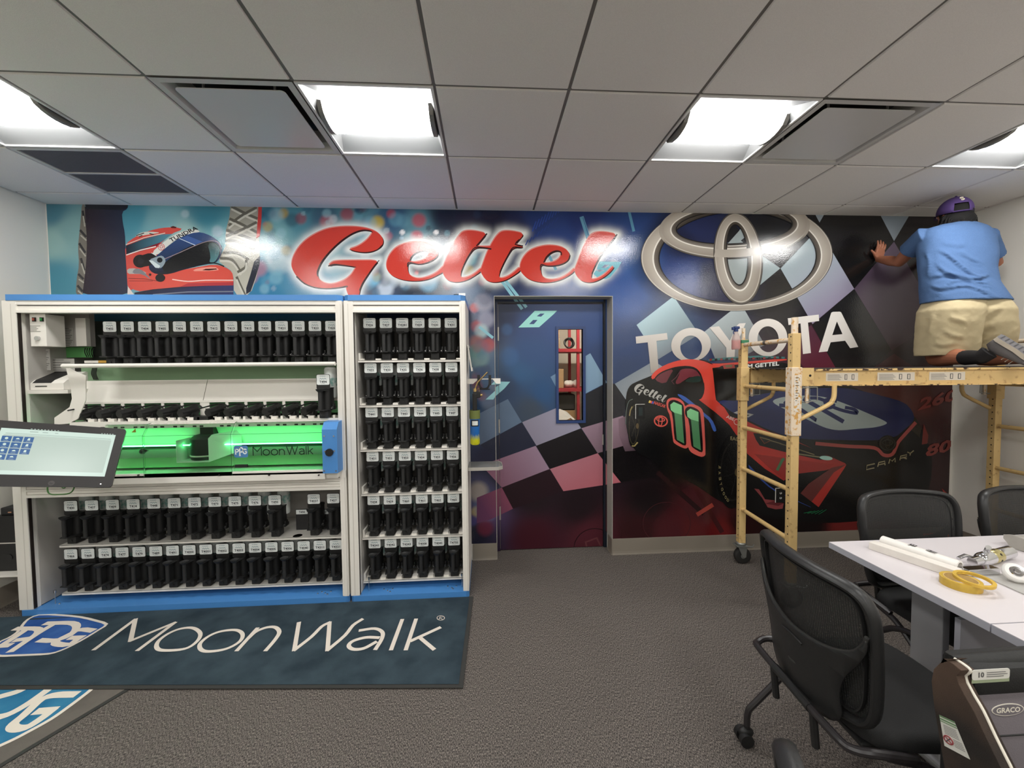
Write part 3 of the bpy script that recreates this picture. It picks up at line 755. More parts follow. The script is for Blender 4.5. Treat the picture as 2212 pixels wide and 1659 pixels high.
# ---- silver oval emblem
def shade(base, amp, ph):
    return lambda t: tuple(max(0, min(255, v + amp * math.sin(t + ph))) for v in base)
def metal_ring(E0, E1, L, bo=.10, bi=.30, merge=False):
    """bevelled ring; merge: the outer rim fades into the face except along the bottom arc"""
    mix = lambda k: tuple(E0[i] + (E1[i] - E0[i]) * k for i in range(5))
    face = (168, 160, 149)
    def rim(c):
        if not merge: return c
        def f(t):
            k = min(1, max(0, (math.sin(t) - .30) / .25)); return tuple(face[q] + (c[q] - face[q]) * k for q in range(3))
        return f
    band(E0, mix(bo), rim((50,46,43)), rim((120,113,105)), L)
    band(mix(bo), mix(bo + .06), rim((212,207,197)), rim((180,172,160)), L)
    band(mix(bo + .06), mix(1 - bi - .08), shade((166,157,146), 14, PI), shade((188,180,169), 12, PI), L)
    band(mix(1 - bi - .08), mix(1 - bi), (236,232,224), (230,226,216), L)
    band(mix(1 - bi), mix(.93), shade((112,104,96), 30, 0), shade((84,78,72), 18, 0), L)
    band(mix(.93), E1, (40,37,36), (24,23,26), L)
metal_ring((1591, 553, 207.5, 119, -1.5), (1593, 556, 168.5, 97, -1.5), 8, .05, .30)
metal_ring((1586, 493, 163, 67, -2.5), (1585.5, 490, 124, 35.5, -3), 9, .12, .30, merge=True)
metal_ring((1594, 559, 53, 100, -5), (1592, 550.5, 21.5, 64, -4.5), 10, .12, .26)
# the flat cross band runs over the upright oval where the two meet
def arc_pts(cx, cy, a, b, ang, x0, x1, n=16):
    P = [p for p in ell(cx, cy, a, b, ang, n=720, t0=20, t1=160) if x0 <= p[0] <= x1]; return P
ta = arc_pts(1586, 492, 138, 47, -2.8, 1545, 1641); tb = arc_pts(1586, 493, 158, 63, -2.5, 1541, 1643)
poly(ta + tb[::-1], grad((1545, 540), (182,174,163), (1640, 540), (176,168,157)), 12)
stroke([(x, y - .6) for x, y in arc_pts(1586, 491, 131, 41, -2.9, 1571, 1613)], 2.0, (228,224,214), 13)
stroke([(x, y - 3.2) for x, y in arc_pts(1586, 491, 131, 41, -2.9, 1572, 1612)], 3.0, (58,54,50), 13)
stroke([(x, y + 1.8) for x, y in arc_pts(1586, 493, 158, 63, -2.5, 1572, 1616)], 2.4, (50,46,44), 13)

# ---- brand word in white capitals
W_ = grad((1600, 690), (238,232,226), (1590, 810), (158,150,142))
WS = grad((1600, 690), (240,235,230), (1600, 840), (214,206,198))
poly(Z4([(55,292),(348,257),(355,318),(250,332),(272,632),(198,635),(168,345),(60,357)]), W_, 12)
poly(ell(*Z4([(573,368)])[0], 186 / 4.337, 158 / 4.337, -8), W_, 12, [ell(*Z4([(574,393)])[0], 101 / 4.337, 112 / 4.337, -8)])
poly(Z4([(745,205),(835,195),(935,330),(1005,185),(1025,168),(1085,165),(985,400),(980,490),(905,490),(903,395)]), W_, 12)
poly(ell(*Z4([(1293,300)])[0], 181 / 4.337, 176 / 4.337, -4), W_, 12, [ell(*Z4([(1294,316)])[0], 99 / 4.337, 121 / 4.337, -4)])
poly(Z4([(1478,120),(1768,85),(1772,145),(1667,160),(1695,445),(1620,455),(1597,168),(1485,183)]), WS, 12)
poly(Z4([(1885,68),(1900,60),(1965,58),(1978,64),(2138,388),(2062,400),(2015,330),(1880,345),(1850,430),(1768,438)]), WS, 12, [Z4([(1938,150),(1990,268),(1895,278)])])

# ---- racing car
poly([(1356,834),(1380,822),(1406,812),(1450,790),(1640,780),(1720,790),(1850,840),(1960,880),(2005,950),(2015,1010),(2000,1080),(1960,1108),(1900,1122),(1760,1132),(1640,1112),(1560,1088),(1500,1045),(1440,1015),(1400,990),(1370,975),(1352,930),(1350,870)], (15,15,16), 13, sm=2)
poly(Z4([(195,665),(245,605),(330,555),(430,520),(520,503),(620,505),(720,528),(780,548),(1030,530),(1465,495),(1470,517),(1100,545),(775,572),(790,740),(690,740),(660,650),(600,590),(450,575),(330,610),(215,700)]), (206,68,56), 14, sm=1)
poly(Z4([(640,500),(760,548),(780,553),(720,515)]), (25,20,22), 15)
stroke(Z4([(735,512),(900,495),(1200,478),(1450,490)]), 4, (60,110,110), 15)
for k in range(14): stroke(Z4([(745 + 50 * k, 510 - k * 1.6), (768 + 50 * k, 506 - k * 1.6)]), 4.2, (28,32,36) if k % 2 else (130,45,45), 16)
poly(Z5([(490,290),(530,220),(600,165),(700,120),(840,80),(1000,68),(1120,95),(1190,170),(1225,260),(1245,340),(1250,460),(1190,565),(1000,500),(850,400),(650,345)]), (17,16,18), 15, sm=1)
poly(Z5([(505,285),(560,215),(640,165),(795,110),(750,240),(655,345)]), (104,48,56), 16, sm=1)
poly(Z5([(890,125),(1000,108),(1110,125),(1175,190),(1195,250),(1040,230),(960,280),(860,350),(810,325),(870,220)]), (112,46,56), 16, sm=1)
poly(Z5([(960,290),(1060,235),(1190,215),(1200,280),(1190,310),(1100,320),(980,310)]), (22,46,42), 17, sm=1)
stroke(Z5([(835,95),(770,200),(700,330)]), 6, (20,18,20), 17); stroke(Z5([(900,130),(830,240),(760,300),(800,345)]), 2, (84,50,58), 18)
poly(Z5([(1205,150),(1370,95),(1392,300),(1420,585),(1440,590),(1500,700),(1620,830),(1760,915),(1760,1085),(1500,830),(1165,575),(1210,560),(1255,450),(1245,300)]), (206,66,54), 16, sm=1)
poly([(1538,795),(1600,787),(1690,783),(1745,800),(1800,818),(1770,838),(1700,845),(1600,862),(1547,864),(1543,838)], (17,18,18), 15)
poly([(1560,788),(1585,786),(1587,795),(1563,797)], (150,66,60), 16); poly([(1566,789),(1580,788),(1581,793),(1567,794)], (105,96,70), 17)
words('JIM GETTEL', (1604,796.5), (78,-7.5), (.3,-8.6), (226,226,222), 16, bold=.03)
poly([(1547,864),(1600,866),(1620,855),(1700,842),(1795,837),(1838,839),(1908,856),(1952,868.5),(1970,888),(1974,905),(1966,916),(1952,928),(1935,943),(1900,951),(1830,951),(1718,948),(1663,930),(1610,905),(1585,894),(1560,878)], grad((1700,850),(34,44,92),(1750,950),(30,40,84)), 17, sm=1)
stroke([(1555,872),(1590,897),(1663,932),(1718,950),(1830,953.5),(1900,953)], 2, (14,14,18), 18, sm=3)
poly(Z8([(325,305),(350,282),(420,265),(560,255),(700,262),(830,300),(1020,380),(1180,450),(1185,470),(1100,495),(960,505),(850,517),(780,512),(700,490),(560,420),(400,350)]), (160,172,170), 18, sm=2)
stroke(Z8([(380,330),(500,340),(640,430),(650,440)]), 8, (30,40,86), 19, sm=3); stroke(Z8([(560,280),(700,360),(860,452)]), 9, (30,40,86), 19); stroke(Z8([(600,275),(680,280),(790,330),(740,350),(690,340)]), 7, (30,40,86), 19, sm=3)
stroke(Z8([(470,290),(420,310),(470,330),(540,320)]), 6, (30,40,86), 19, sm=3)
stroke(Z8([(810,300),(740,285),(720,310),(800,350),(880,375),(960,388),(940,360),(870,345)]), 7, (30,40,86), 19, sm=3)
poly(Z8([(40,385),(75,370),(190,398),(150,420)]), (170,172,172), 18); poly(Z8([(70,388),(160,402),(140,412)]), (40,42,50), 19)
poly(Z5([(1165,575),(1420,580),(1545,690),(1640,840),(1760,910),(2000,1000),(2600,1180),(2600,1600),(2300,1650),(2130,1530),(1960,1380),(1820,1220),(1760,1085),(1500,830)]), (196,58,46), 16)
poly([(1545,890),(1575,900),(1611,908),(1663,931),(1720,953),(1790,985),(1824,1000),(1827,1004),(1780,1016),(1712,1024),(1692,1038),(1651,1012),(1611,978),(1597,950),(1575,918)], grad((1600,910),(198,56,46),(1760,1020),(140,46,44)), 17)
poly([(1628,980),(1700,990),(1800,1003),(1780,1015),(1712,1022),(1692,1036),(1660,1010)], (142,44,40), 18)
poly([(1827,1003),(1822,1012),(1767,1095),(1728,1065),(1745,1045),(1795,1010)], (96,46,44), 18); poly([(1827,1003),(1822,1012),(1767,1095),(1752,1083),(1800,1020)], (166,50,44), 19)
poly(Z7([(1480,950),(1515,955),(1560,1030),(1640,1040),(1700,1060),(1692,1100),(1640,1105),(1580,1090),(1540,1020)]), (136,62,64), 17); poly(Z7([(1560,1062),(1640,1038),(1700,1060),(1660,1080)]), (96,38,42), 18)
poly([(1626,935),(1665,940),(1720,955),(1770,975),(1799,991),(1770,993),(1690,975),(1640,962),(1632,950)], (16,15,13), 19)
for k in range(5): stroke([(1640 + k * 22, 944 + k * 7), (1662 + k * 24, 950 + k * 8)], 2.2, (112,102,74), 20)
stroke([(1700,977),(1735,982),(1796,991)], 2.6, (118,112,84), 20); poly(ell(1783, 989, 14, 4.5, 6), (156,196,184), 21); stroke([(1640,944),(1650,958),(1662,952)], 1.5, (130,70,50), 20)
stroke(Z7([(1650,815),(1690,735),(1705,728)]), 6, (70,110,75), 19)
stroke(ZC_([(400,730),(800,765),(1130,785),(1240,872),(1350,862),(1410,740),(1450,680),(1640,470)]), 7.5, (158,74,70), 19, sm=4)
poly(ell(*ZC_([(1290,730)])[0], 19.5, 17.5), (22,20,20), 20); band((*ZC_([(1290,730)])[0], 17, 15, 0), (*ZC_([(1290,730)])[0], 15, 13, 0), (52,50,46), (44,42,38), 21)
band((*ZC_([(1290,720)])[0], 12, 6, 0), (*ZC_([(1290,720)])[0], 10.5, 4.8, 0), (52,50,46), (52,50,46), 21); band((*ZC_([(1290,730)])[0], 5, 12, 0), (*ZC_([(1290,730)])[0], 3.8, 10.5, 0), (52,50,46), (52,50,46), 21)
# model word on the grille, drawn as strokes
def cam_letter(o, ux, uy, paths, w=2.6):
    for p in paths: stroke([(o[0] + ux[0] * a + uy[0] * b, o[1] + ux[1] * a + uy[1] * b) for a, b in p], w, (128,118,92), 20)
LET = {'C': [[(1,1),(0,1),(0,0),(1,0)]], 'A': [[(0,0),(.1,1),(.9,1),(1,0)],[(0,.45),(1,.45)]], 'M': [[(0,0),(.1,1),(.5,.4),(.9,1),(1,0)]], 'R': [[(0,0),(.05,1),(.95,1),(.9,.5),(.1,.45)],[(.5,.45),(1,0)]], 'Y': [[(0,1),(.5,.5),(1,1)],[(.5,.5),(.5,0)]]}
for ch, x0, y0, w_, h_ in (('C',1870,1014,17,9),('A',1894,1008,16,9),('M',1918,1001,14,9),('R',1942,994,15,9),('Y',1957,985,14,9)):
    cam_letter((x0, y0), (w_, -w_ * .22), (1.0, -h_), LET[ch])
for s, o, ux, uy in (('260', (1981,886), (86,-24), (1.5,-24)), ('80', (1998,986), (56,-14), (1,-24))):
    words(s, o, ux, uy, (134,62,56), 14, bold=.035, shear=.15)
poly([(1948,905),(1975,900),(1990,925),(1985,945),(1968,930)], (50,44,34), 14); poly([(1994,915),(2004,940),(2002,958),(1990,960)], (120,50,46), 14)
poly([(2034,1055),(2062,1080),(2062,1092),(2040,1068)], (150,44,36), 2)
# door number and sponsor marks
poly(Z5([(680,600),(720,555),(790,540),(880,560),(940,610),(962,680),(1000,645),(1080,640),(1180,680),(1230,740),(1245,850),(1270,1380),(1250,1420),(1190,1430),(1060,1370),(1020,1320),(1010,1280),(980,1305),(930,1298),(800,1230),(780,1180),(740,820),(690,720)]), (206,92,84), 18, sm=1)
for dx, dy, PL in ((0, 0, 0), (248, 100, 0)):
    s = lambda P: Z5([(x + dx, y + dy) for x, y in P])
    poly(s([(710,620),(750,580),(820,578),(920,630),(945,690),(985,1220),(960,1272),(830,1195),(800,1150),(775,780),(712,705)]), (16,15,16), 19, sm=1)
    poly(s([(740,650),(792,608),(912,660),(915,802),(800,770),(748,730)]), (128,200,142), 20)
    poly(s([(800,768),(915,802),(948,1230),(838,1172)]), (76,130,88), 20)
poly(Z5([(825,485),(930,508),(1080,620),(1240,770),(1360,860),(1435,1030),(1400,1058),(1370,1020),(1330,900),(1240,820),(1100,690),(950,600)]), (58,92,168), 17, sm=1)
E3 = Z5([(600,895)])[0]
band((*E3, 15.2, 12.4, 8), (*E3, 12.2, 9.6, 8), (204,84,74), (204,84,74), 19)
band((E3[0] - .5, E3[1] - 3.5, 9.5, 5, 8), (E3[0] - .5, E3[1] - 3.5, 7, 3.2, 8), (204,84,74), (204,84,74), 19)
band((E3[0] - 1, E3[1], 5, 11.5, 4), (E3[0] - 1, E3[1], 2.8, 9, 4), (204,84,74), (204,84,74), 19)
words('NASCAR', (1411,872), (25,9), (2.6,-6), (206,84,74), 19, bold=.03)
for k, c in enumerate(((220,190,90),(206,84,74),(70,80,170))): poly([(1400 + 3.4 * k, 869.5 + k), (1403.4 + 3.4 * k, 870.5 + k), (1405.4 + 3.4 * k, 865.5 + k), (1402 + 3.4 * k, 864.5 + k)], c, 19)
for g, hs in SCR:      # small grey script on the rear quarter
    m = lambda P: [(1368.5 + (x - 630) * .0965 + (y - 600) * -.045, 842 + (x - 630) * .0385 + (y - 600) * .150) for x, y in P]
    poly(m(g), (168,166,160), 19, [m(h) for h in hs], sm=1)
words('ABE', (1567.5,902), (16,7), (2.2,-6.2), (226,200,194), 20, bold=.02)
band((1591.5, 911.5, 7.5, 6.5, 10), (1591.5, 911.5, 6.4, 5.4, 10), (226,200,194), (226,200,194), 20)
# wheels
poly(ell(1369, 917, 13, 49, 3), (10,10,10), 18); band((1369, 917, 11, 43, 3), (1369, 917, 9.6, 40, 3), (58,54,38), (44,40,30), 19)
for k in range(5):
    a = 2 * PI * k / 5; stroke([(1371, 920), (1371 + 9 * math.cos(a), 920 + 38 * math.sin(a))], 1.6, (44,42,36), 19)
stroke([(1359,898),(1361,886),(1365,878)], 2.2, (140,126,82), 19); stroke([(1364,963),(1370,963),(1377,955)], 3, (140,126,82), 19); poly(ell(1376,920,3,6), (84,70,46), 20)
stroke([(1351,916),(1352,890),(1357,868),(1366,862)], 1.6, (90,100,96), 19, sm=3)
poly(ell(1582, 1018, 34, 80, 2), (9,9,9), 18); band((1582, 1018, 27, 64, 2), (1582, 1018, 25, 60, 2), (34,32,29), (26,24,22), 19)
for k in range(7):
    a = 2 * PI * k / 7 + .3; stroke([(1590, 1020), (1590 + 22 * math.cos(a), 1020 + 56 * math.sin(a))], 1.8, (30,30,29), 19)
poly(ell(1590,1020,4,8), (74,62,40), 20)
words('EAGLE', (1577,950), (28,4), (-.3,-8), (140,128,92), 20, bold=.02)
for k, ch in enumerate('GOODYEAR'):
    a = math.radians(112 + k * 10.5); cx, cy = 1582 + 31 * math.cos(a), 1018 + 72 * math.sin(a)
    ta = (math.sin(a) * 30, -math.cos(a) * 70); L = math.hypot(*ta); ta = (ta[0] / L * -6.5, ta[1] / L * 6.5 * -1 * -1)
    ta = (-math.sin(a) * 31, math.cos(a) * 72); L = math.hypot(*ta); ta = (ta[0] / L * 6.2, ta[1] / L * 6.2)
    words(ch, (cx + ta[0] * -.5, cy), ta, (-math.cos(a) * 5, -math.sin(a) * 6), (120,110,76), 20, bold=.03)
for k in range(5): stroke([(1735 + 8 * k, 1108 + k * .6), (1752 + 8 * k, 1104 - k)], 1.2, (30,110,70), 19)
stroke([(1615,1005),(1660,1050),(1700,1072),(1750,1095)], 3.4, (46,70,140), 18, sm=3, taper=(1.2, .2))
stroke([(1505,1112),(1540,1090)], 9, (150,62,54), 2)
for (a, b, al) in (((1500,1050),(1560,1150),(62,24,26)), ((1420,1020),(1520,1110),(40,20,22))): stroke([a, b], 10, al, 1)
band((1440,1130,52,46,0),(1440,1130,50.5,44.5,0),(62,28,32),(62,28,32),1)
poly([(1263,1170),(1290,1160),(1302,1186),(1268,1192)], (96,52,56), 2, [[(1267,1172),(1288,1164),(1298,1184),(1271,1189)]])
band((1285,1185,46,44,0),(1285,1185,44.5,42.5,0),(22,10,14),(22,10,14),1)

# ---- lay the print on a plane: fine grid for the soft ground, flat shapes a hair above it
def clip(p, ax, val, keep_less):
    out = []
    for i in range(len(p)):
        a = p[i]; b = p[(i + 1) % len(p)]
        ia = a[ax] <= val if keep_less else a[ax] >= val; ib = b[ax] <= val if keep_less else b[ax] >= val
        if ia: out.append(a)
        if ia != ib:
            t = (val - a[ax]) / (b[ax] - a[ax]); out.append(tuple(a[k] + (b[k] - a[k]) * t for k in range(5)))
    return out
def lay(name, Y, rects, cell, matl, parent=None, y_off=0.0008):
    V = []; F = []; K = []
    for (x0, x1, z0, z1) in rects:
        nx = max(1, round((x1 - x0) / cell)); nz = max(1, round((z1 - z0) / cell))
        gx, gz = np.meshgrid(np.linspace(x0, x1, nx + 1), np.linspace(z0, z1, nz + 1))
        gx = gx.ravel(); gz = gz.ravel(); d = np.stack([gx, np.full_like(gx, Y), gz - CAMH], 1); w = d @ FW
        px = 1106 + FPX * (d @ RT) / w; py = 829.5 - FPX * (d @ UP) / w
        b = len(V); V += [(a, Y - y_off, c) for a, c in zip(gx.tolist(), gz.tolist())]; K += soft(px, py).tolist()
        W = nx + 1
        for j in range(nz):
            for i in range(nx): F.append((b + j * W + i, b + j * W + i + 1, b + (j + 1) * W + i + 1, b + (j + 1) * W + i))
    for idx, (L, T, Q) in enumerate(MUR):
        yy = Y - y_off - 0.00030 * L - (idx % 24) * 0.000011
        for t, q in zip(T, Q):
            P = []
            for (x, y), c in zip(t, q):
                v = PY(x, y, Y); P.append((v.x, v.z, c[0], c[1], c[2]))
            for (x0, x1, z0, z1) in rects:
                if max(p[0] for p in P) < x0 or min(p[0] for p in P) > x1 or max(p[1] for p in P) < z0 or min(p[1] for p in P) > z1: continue
                R = P
                for ax, val, less in ((0, x0, False), (0, x1, True), (1, z0, False), (1, z1, True)):
                    if R and ((min if not less else max)(p[ax] for p in R) < val if not less else max(p[ax] for p in R) > val): R = clip(R, ax, val, less)
                if len(R) < 3: continue
                ar = sum(R[i - 1][0] * R[i][1] - R[i][0] * R[i - 1][1] for i in range(len(R)))
                if abs(ar) < 1e-9: continue
                if ar < 0: R = R[::-1]
                b = len(V); V += [(p[0], yy, p[1]) for p in R]; K += [list(p[2:]) for p in R]; F.append(tuple(range(b, b + len(R))))
    off = wloc(parent) if parent is not None else Vector((0, 0, 0))
    me = bpy.data.meshes.new(name); me.from_pydata([(v[0] - off.x, v[1] - off.y, v[2] - off.z) for v in V], [], F)
    at = me.color_attributes.new('Col', 'FLOAT_COLOR', 'POINT')
    arr = np.ones((len(V), 4), np.float32); arr[:, :3] = np.clip(np.array(K), 0, 1); at.data.foreach_set('color', arr.ravel())
    me.materials.append(matl); me.update()
    o = bpy.data.objects.new(name, me); C.objects.link(o)
    if parent is not None: o.parent = parent; KIDS.setdefault(parent.name, []).append(o)
    return o
M_vinyl = vcol_mat('gloss_vinyl_print', 0.11, bump=0.5, bscale=170, spec=0.6)
M_vinyl_d = vcol_mat('door_vinyl_print', 0.32, bump=0.3, bscale=220, spec=0.4)
XM = 4.045
o = lay('wall_mural', YB, [(XL + .008, DX0, .136, ZC - .004), (DX1, XM, .136, ZC - .004), (DX0, DX1, DZ1, ZC - .004)], .011, M_vinyl)
tag(o, 'glossy printed racing mural covering the back wall with red script and silver oval emblem', 'wall mural')

# ================================================================== the door in its recessed frame
M_frame = mat('door_reveal_paint', (176, 172, 164), 0.5)
M_fr_dark = mat('door_frame_navy', (22, 28, 40), 0.35)
M_hinge = mat('hinge_steel', (190, 186, 178), 0.35, metal=0.7)
T = thing('door_1', (0.55, DYR + .02, 0), None, None); T['kind'] = 'structure'
mb = MB()
for (a, b, c, d) in ((DX0 - .002, DX0 + .030, 0, DZ1), (DX1 - .030, DX1 + .002, 0, DZ1), (DX0 + .03, DX1 - .03, DZ1 - .034, DZ1 + .002)):
    mb.box((a, DYR, c), (b, DYR + .06, d))
mb.build('door_frame', M_fr_dark, T, smooth=0)
dx0, dx1, dz0, dz1 = DX0 + .033, DX1 - .034, .006, DZ1 - .038
a = PY(1206, 711, DYR + .005); b = PY(1259.5, 908, DYR + .005); wx0, wz1, wx1, wz0 = a.x, a.z, b.x, b.z
mb = MB()
for (p, q, r, s) in ((dx0, wx0, dz0, dz1), (wx1, dx1, dz0, dz1), (wx0, wx1, dz0, wz0), (wx0, wx1, wz1, dz1)):
    mb.box((p, DYR + .012, r), (q, DYR + .055, s))
mb.build('door_panel', mat('door_navy', (30, 44, 78), 0.4), T, smooth=0)
rects = [(dx0, wx0, dz0, dz1), (wx1, dx1, dz0, dz1), (wx0, wx1, dz0, wz0), (wx0, wx1, wz1, dz1)]
lay('door_print', DYR + .012, rects, .013, M_vinyl_d, T)
lay('frame_print', DYR, [(DX0, DX0 + .030, 0, DZ1), (DX1 - .012, DX1, .136, DZ1), (DX0 + .03, DX1 - .03, DZ1 - .020, DZ1)], .02, M_vinyl_d, T)
mb = MB(); g = .022
M_wf = mat('window_rim_navy', (38, 60, 108), 0.35)
for (p, q, r, s) in ((wx0 - g, wx0, wz0 - g, wz1 + g), (wx1, wx1 + g, wz0 - g, wz1 + g), (wx0, wx1, wz1, wz1 + g)):
    mb.box((p, DYR - .002, r), (q, DYR + .058, s))
mb.box((wx0, DYR - .002, wz0 - g), (wx1, DYR + .058, wz0), 1)
mb.build('window_rim', [M_wf, M_wf], T, smooth=0)
glass = mat('clear_glass', (250, 252, 250), 0.03, trans=1.0, ior=1.05)
MB().box((wx0, DYR + .03, wz0), (wx1, DYR + .034, wz1)).build('window_pane', glass, T, smooth=0)
for z in (1.86, 1.08, .33):
    mb = MB(); mb.cyl((dx0 - .002, DYR + .002, z - .057), (dx0 - .002, DYR + .002, z + .057), .0075, n=10)
    mb.build('hinge', M_hinge, T)
MB().box((dx1 - .006, DYR + .004, .90), (dx1 + .004, DYR + .012, .99)).build('latch', M_hinge, T, smooth=0)
# painted reveal of the opening
mb = MB()
mb.box((DX1 - .0005, YB - .002, .13), (DX1 + .004, DYR + .01, DZ1 + .004)); mb.box((DX0 - .004, YB - .002, 0), (DX0 + .0005, DYR + .01, DZ1 + .004)); mb.box((DX0, YB - .002, DZ1 - .0005), (DX1, DYR + .01, DZ1 + .004))
struct(mb, 'trim_1', M_frame, smooth=0)

# ---- storeroom seen through the door's window
struct(MB().box((-1.0, 6.6, 0), (4.2, 6.7, 3.0)), 'wall_storeroom', mat('store_wall', (188, 182, 168), .7), smooth=0)
struct(MB().box((-1.0, YB + .2, -.1), (4.2, 6.7, 0.0)), 'floor_storeroom', mat('store_floor', (130, 126, 120), .6), smooth=0)
struct(MB().box((-1.0, YB + .2, 2.95), (4.2, 6.7, 3.05)), 'ceiling_storeroom', mat('store_ceiling', (210, 206, 198), .8), smooth=0)
struct(MB().box((-1.1, YB + .2, 0), (-1.0, 6.7, 3.0)), 'wall_storeroom_left', mat('store_wall', (0, 0, 0)), smooth=0)
struct(MB().box((4.2, YB + .2, 0), (4.3, 6.7, 3.0)), 'wall_storeroom_right', mat('store_wall', (0, 0, 0)), smooth=0)
T = thing('strip_light', (1.5, 5.0, 2.95), 'long ceiling strip light of the storeroom beyond the door, out of sight', 'ceiling light')
MB().box((.9, 4.92, 2.90), (2.1, 5.08, 2.945)).build('diffuser', mat('store_lamp', (255, 250, 240), .5, emit=(255, 246, 232), estr=58), T, smooth=0)
YS = 5.7
M_red = mat('rack_red', (150, 40, 48), .5)
def SP(px, py, Y=YS): return PY(px, py, Y)
T = thing('storage_rack', (1.35, YS, 0), 'red steel storage rack seen through the narrow window of the door', 'shelf')
zt = SP(1230, 753).z; zb = SP(1230, 839).z; xl = SP(1190, 800).x; xr = SP(1250, 800).x
for x in (xl - .5, xr):
    for y in (YS + .02, YS + .62):
        mb = MB(); mb.box((x - .02, y, 0), (x + .02, y + .04, zt + .5)); mb.build('post', M_red, T, smooth=0)
for z in (zt, zb, zb - .72):
    mb = MB(); mb.box((xl - .5, YS, z - .045), (xr + .35, YS + .66, z - .001)); mb.build('shelf', M_red, T, smooth=0)
M_card = mat('cardboard', (168, 136, 100), .8, var=.15, vscale=5)
def simple_box(name, lo, hi, m, label, cat, group=None, **k):
    o = MB().box(lo, hi, bev=.004).build(name, m, smooth=0); return tag(o, label, cat, group)
def carton(lo, hi, label, m=None):
    T = thing('cardboard_box', ((lo[0] + hi[0]) / 2, (lo[1] + hi[1]) / 2, lo[2]), label, 'box')
    MB().box(lo, hi, bev=.004).build('carton', m or M_card, T, smooth=0)
    MB().box((lo[0] - .001, (lo[1] + hi[1]) / 2 - .03, hi[2] - .06), (hi[0] + .001, (lo[1] + hi[1]) / 2 + .03, hi[2] + .001)).build('tape', mat('box_tape', (190, 160, 120), .4), T, smooth=0)
a = SP(1206, 711); b = SP(1262, 735)
carton((a.x - .1, YS + .07, zt + .151), (xr - .26, YS + .5, zt + .52), 'tan cardboard carton at the top of the door window, above the long flat package')
a = SP(1206, 738); b = SP(1238, 750)
mb = MB(); mb.box((a.x - .1, YS + .07, zt + .001), (xr - .25, YS + .4, zt + .15), bev=.01); o = mb.build('parts_carton', mat('carton_dull', (150, 128, 98), .8), smooth=0)
tag(o, 'flat tan carton lying on the upper red shelf seen through the door', 'box')
a = SP(1248, 740); a.x = xr - .11
T = thing('cable_coil', (a.x, YS + .05, zt), 'coiled dark cable at the right end of the upper red shelf', 'cable')
mb = MB(); mb.tube([(a.x + .07 * math.cos(t), YS + .12 + .02 * math.sin(3 * t), zt + .085 + (.07) * math.sin(t)) for t in [2 * PI * k / 24 for k in range(24)]], .012, closed=True); mb.tube([(a.x + .055 * math.cos(t), YS + .15, zt + .08 + .06 * math.sin(t)) for t in [2 * PI * k / 24 for k in range(24)]], .012, closed=True); mb.build('coil', mat('cable_black', (45, 45, 46), .5), T)
a = SP(1206, 797); b = SP(1220, 832)
carton((a.x - .08, YS + .08, zb + .001), (b.x, YS + .45, SP(1210, 797).z), 'upright cardboard carton standing on the lower red shelf')
a = SP(1222, 833); b = SP(1256, 820)
rr = random.Random(3)
mb = MB()
for k in range(4): mb.ball((a.x + .05 + k * .042, YS + .16 + rr.uniform(-.03, .03), zb + .062), .05, 10, 8, sc=(1, .9, .7 + rr.uniform(0, .5)))
tag(mb.build('plastic_bag', mat('bag_white', (222, 220, 214), .35)), 'crumpled white plastic bag beside the upright carton on the lower red shelf', 'bag')
a = SP(1206, 854); b = SP(1250, 876)
tag(MB().box((a.x - .1, YS + .08, zb - .32), (min(b.x, xr - .03), YS + .5, SP(1220, 853).z), bev=.02).build('black_case', mat('case_dark', (52, 50, 48), .5), smooth=0), 'dark rigid case stacked on a tan carton beneath the lower red shelf', 'case')
a = SP(1206, 875); b = SP(1248, 890)
carton((a.x - .1, YS + .08, zb - .719), (min(b.x, xr - .03), YS + .55, zb - .321), 'tan carton on the bottom red shelf below the dark case')
mb = MB(); p0 = SP(1206, 885, 4.9); 
vs = []; 
for k in range(9):
    for l in range(7):
        u, v = k / 8, l / 6
        vs.append((p0.x - .1 + u * .75, 4.6 + v * .7, p0.z - .28 + .20 * math.exp(-((u - .25) / .22) ** 2) + .02 * math.sin(9 * u + 4 * v) + .05 * v))
mb.add(vs, [(k * 7 + l, (k + 1) * 7 + l, (k + 1) * 7 + l + 1, k * 7 + l + 1) for k in range(8) for l in range(6)])
T = thing('work_bench', (p0.x + .3, 4.95, 0), 'bench covered in clear plastic at the bottom of the door window', 'workbench')
mb.build('plastic_cover', mat('plastic_sheet', (214, 212, 208), .25), T, smooth=60)
mb = MB(); mb.box((p0.x - .15, 4.58, p0.z - .33), (p0.x + .75, 5.32, p0.z - .30)); mb.build('bench_top', mat('bench_grey', (150, 148, 142), .5), T, smooth=0)
for sx in (-.12, .70):
    for sy in (4.62, 5.26): MB().box((p0.x + sx, sy, 0), (p0.x + sx + .04, sy + .04, p0.z - .33)).build('leg', mat('bench_grey', (0, 0, 0)), T, smooth=0)
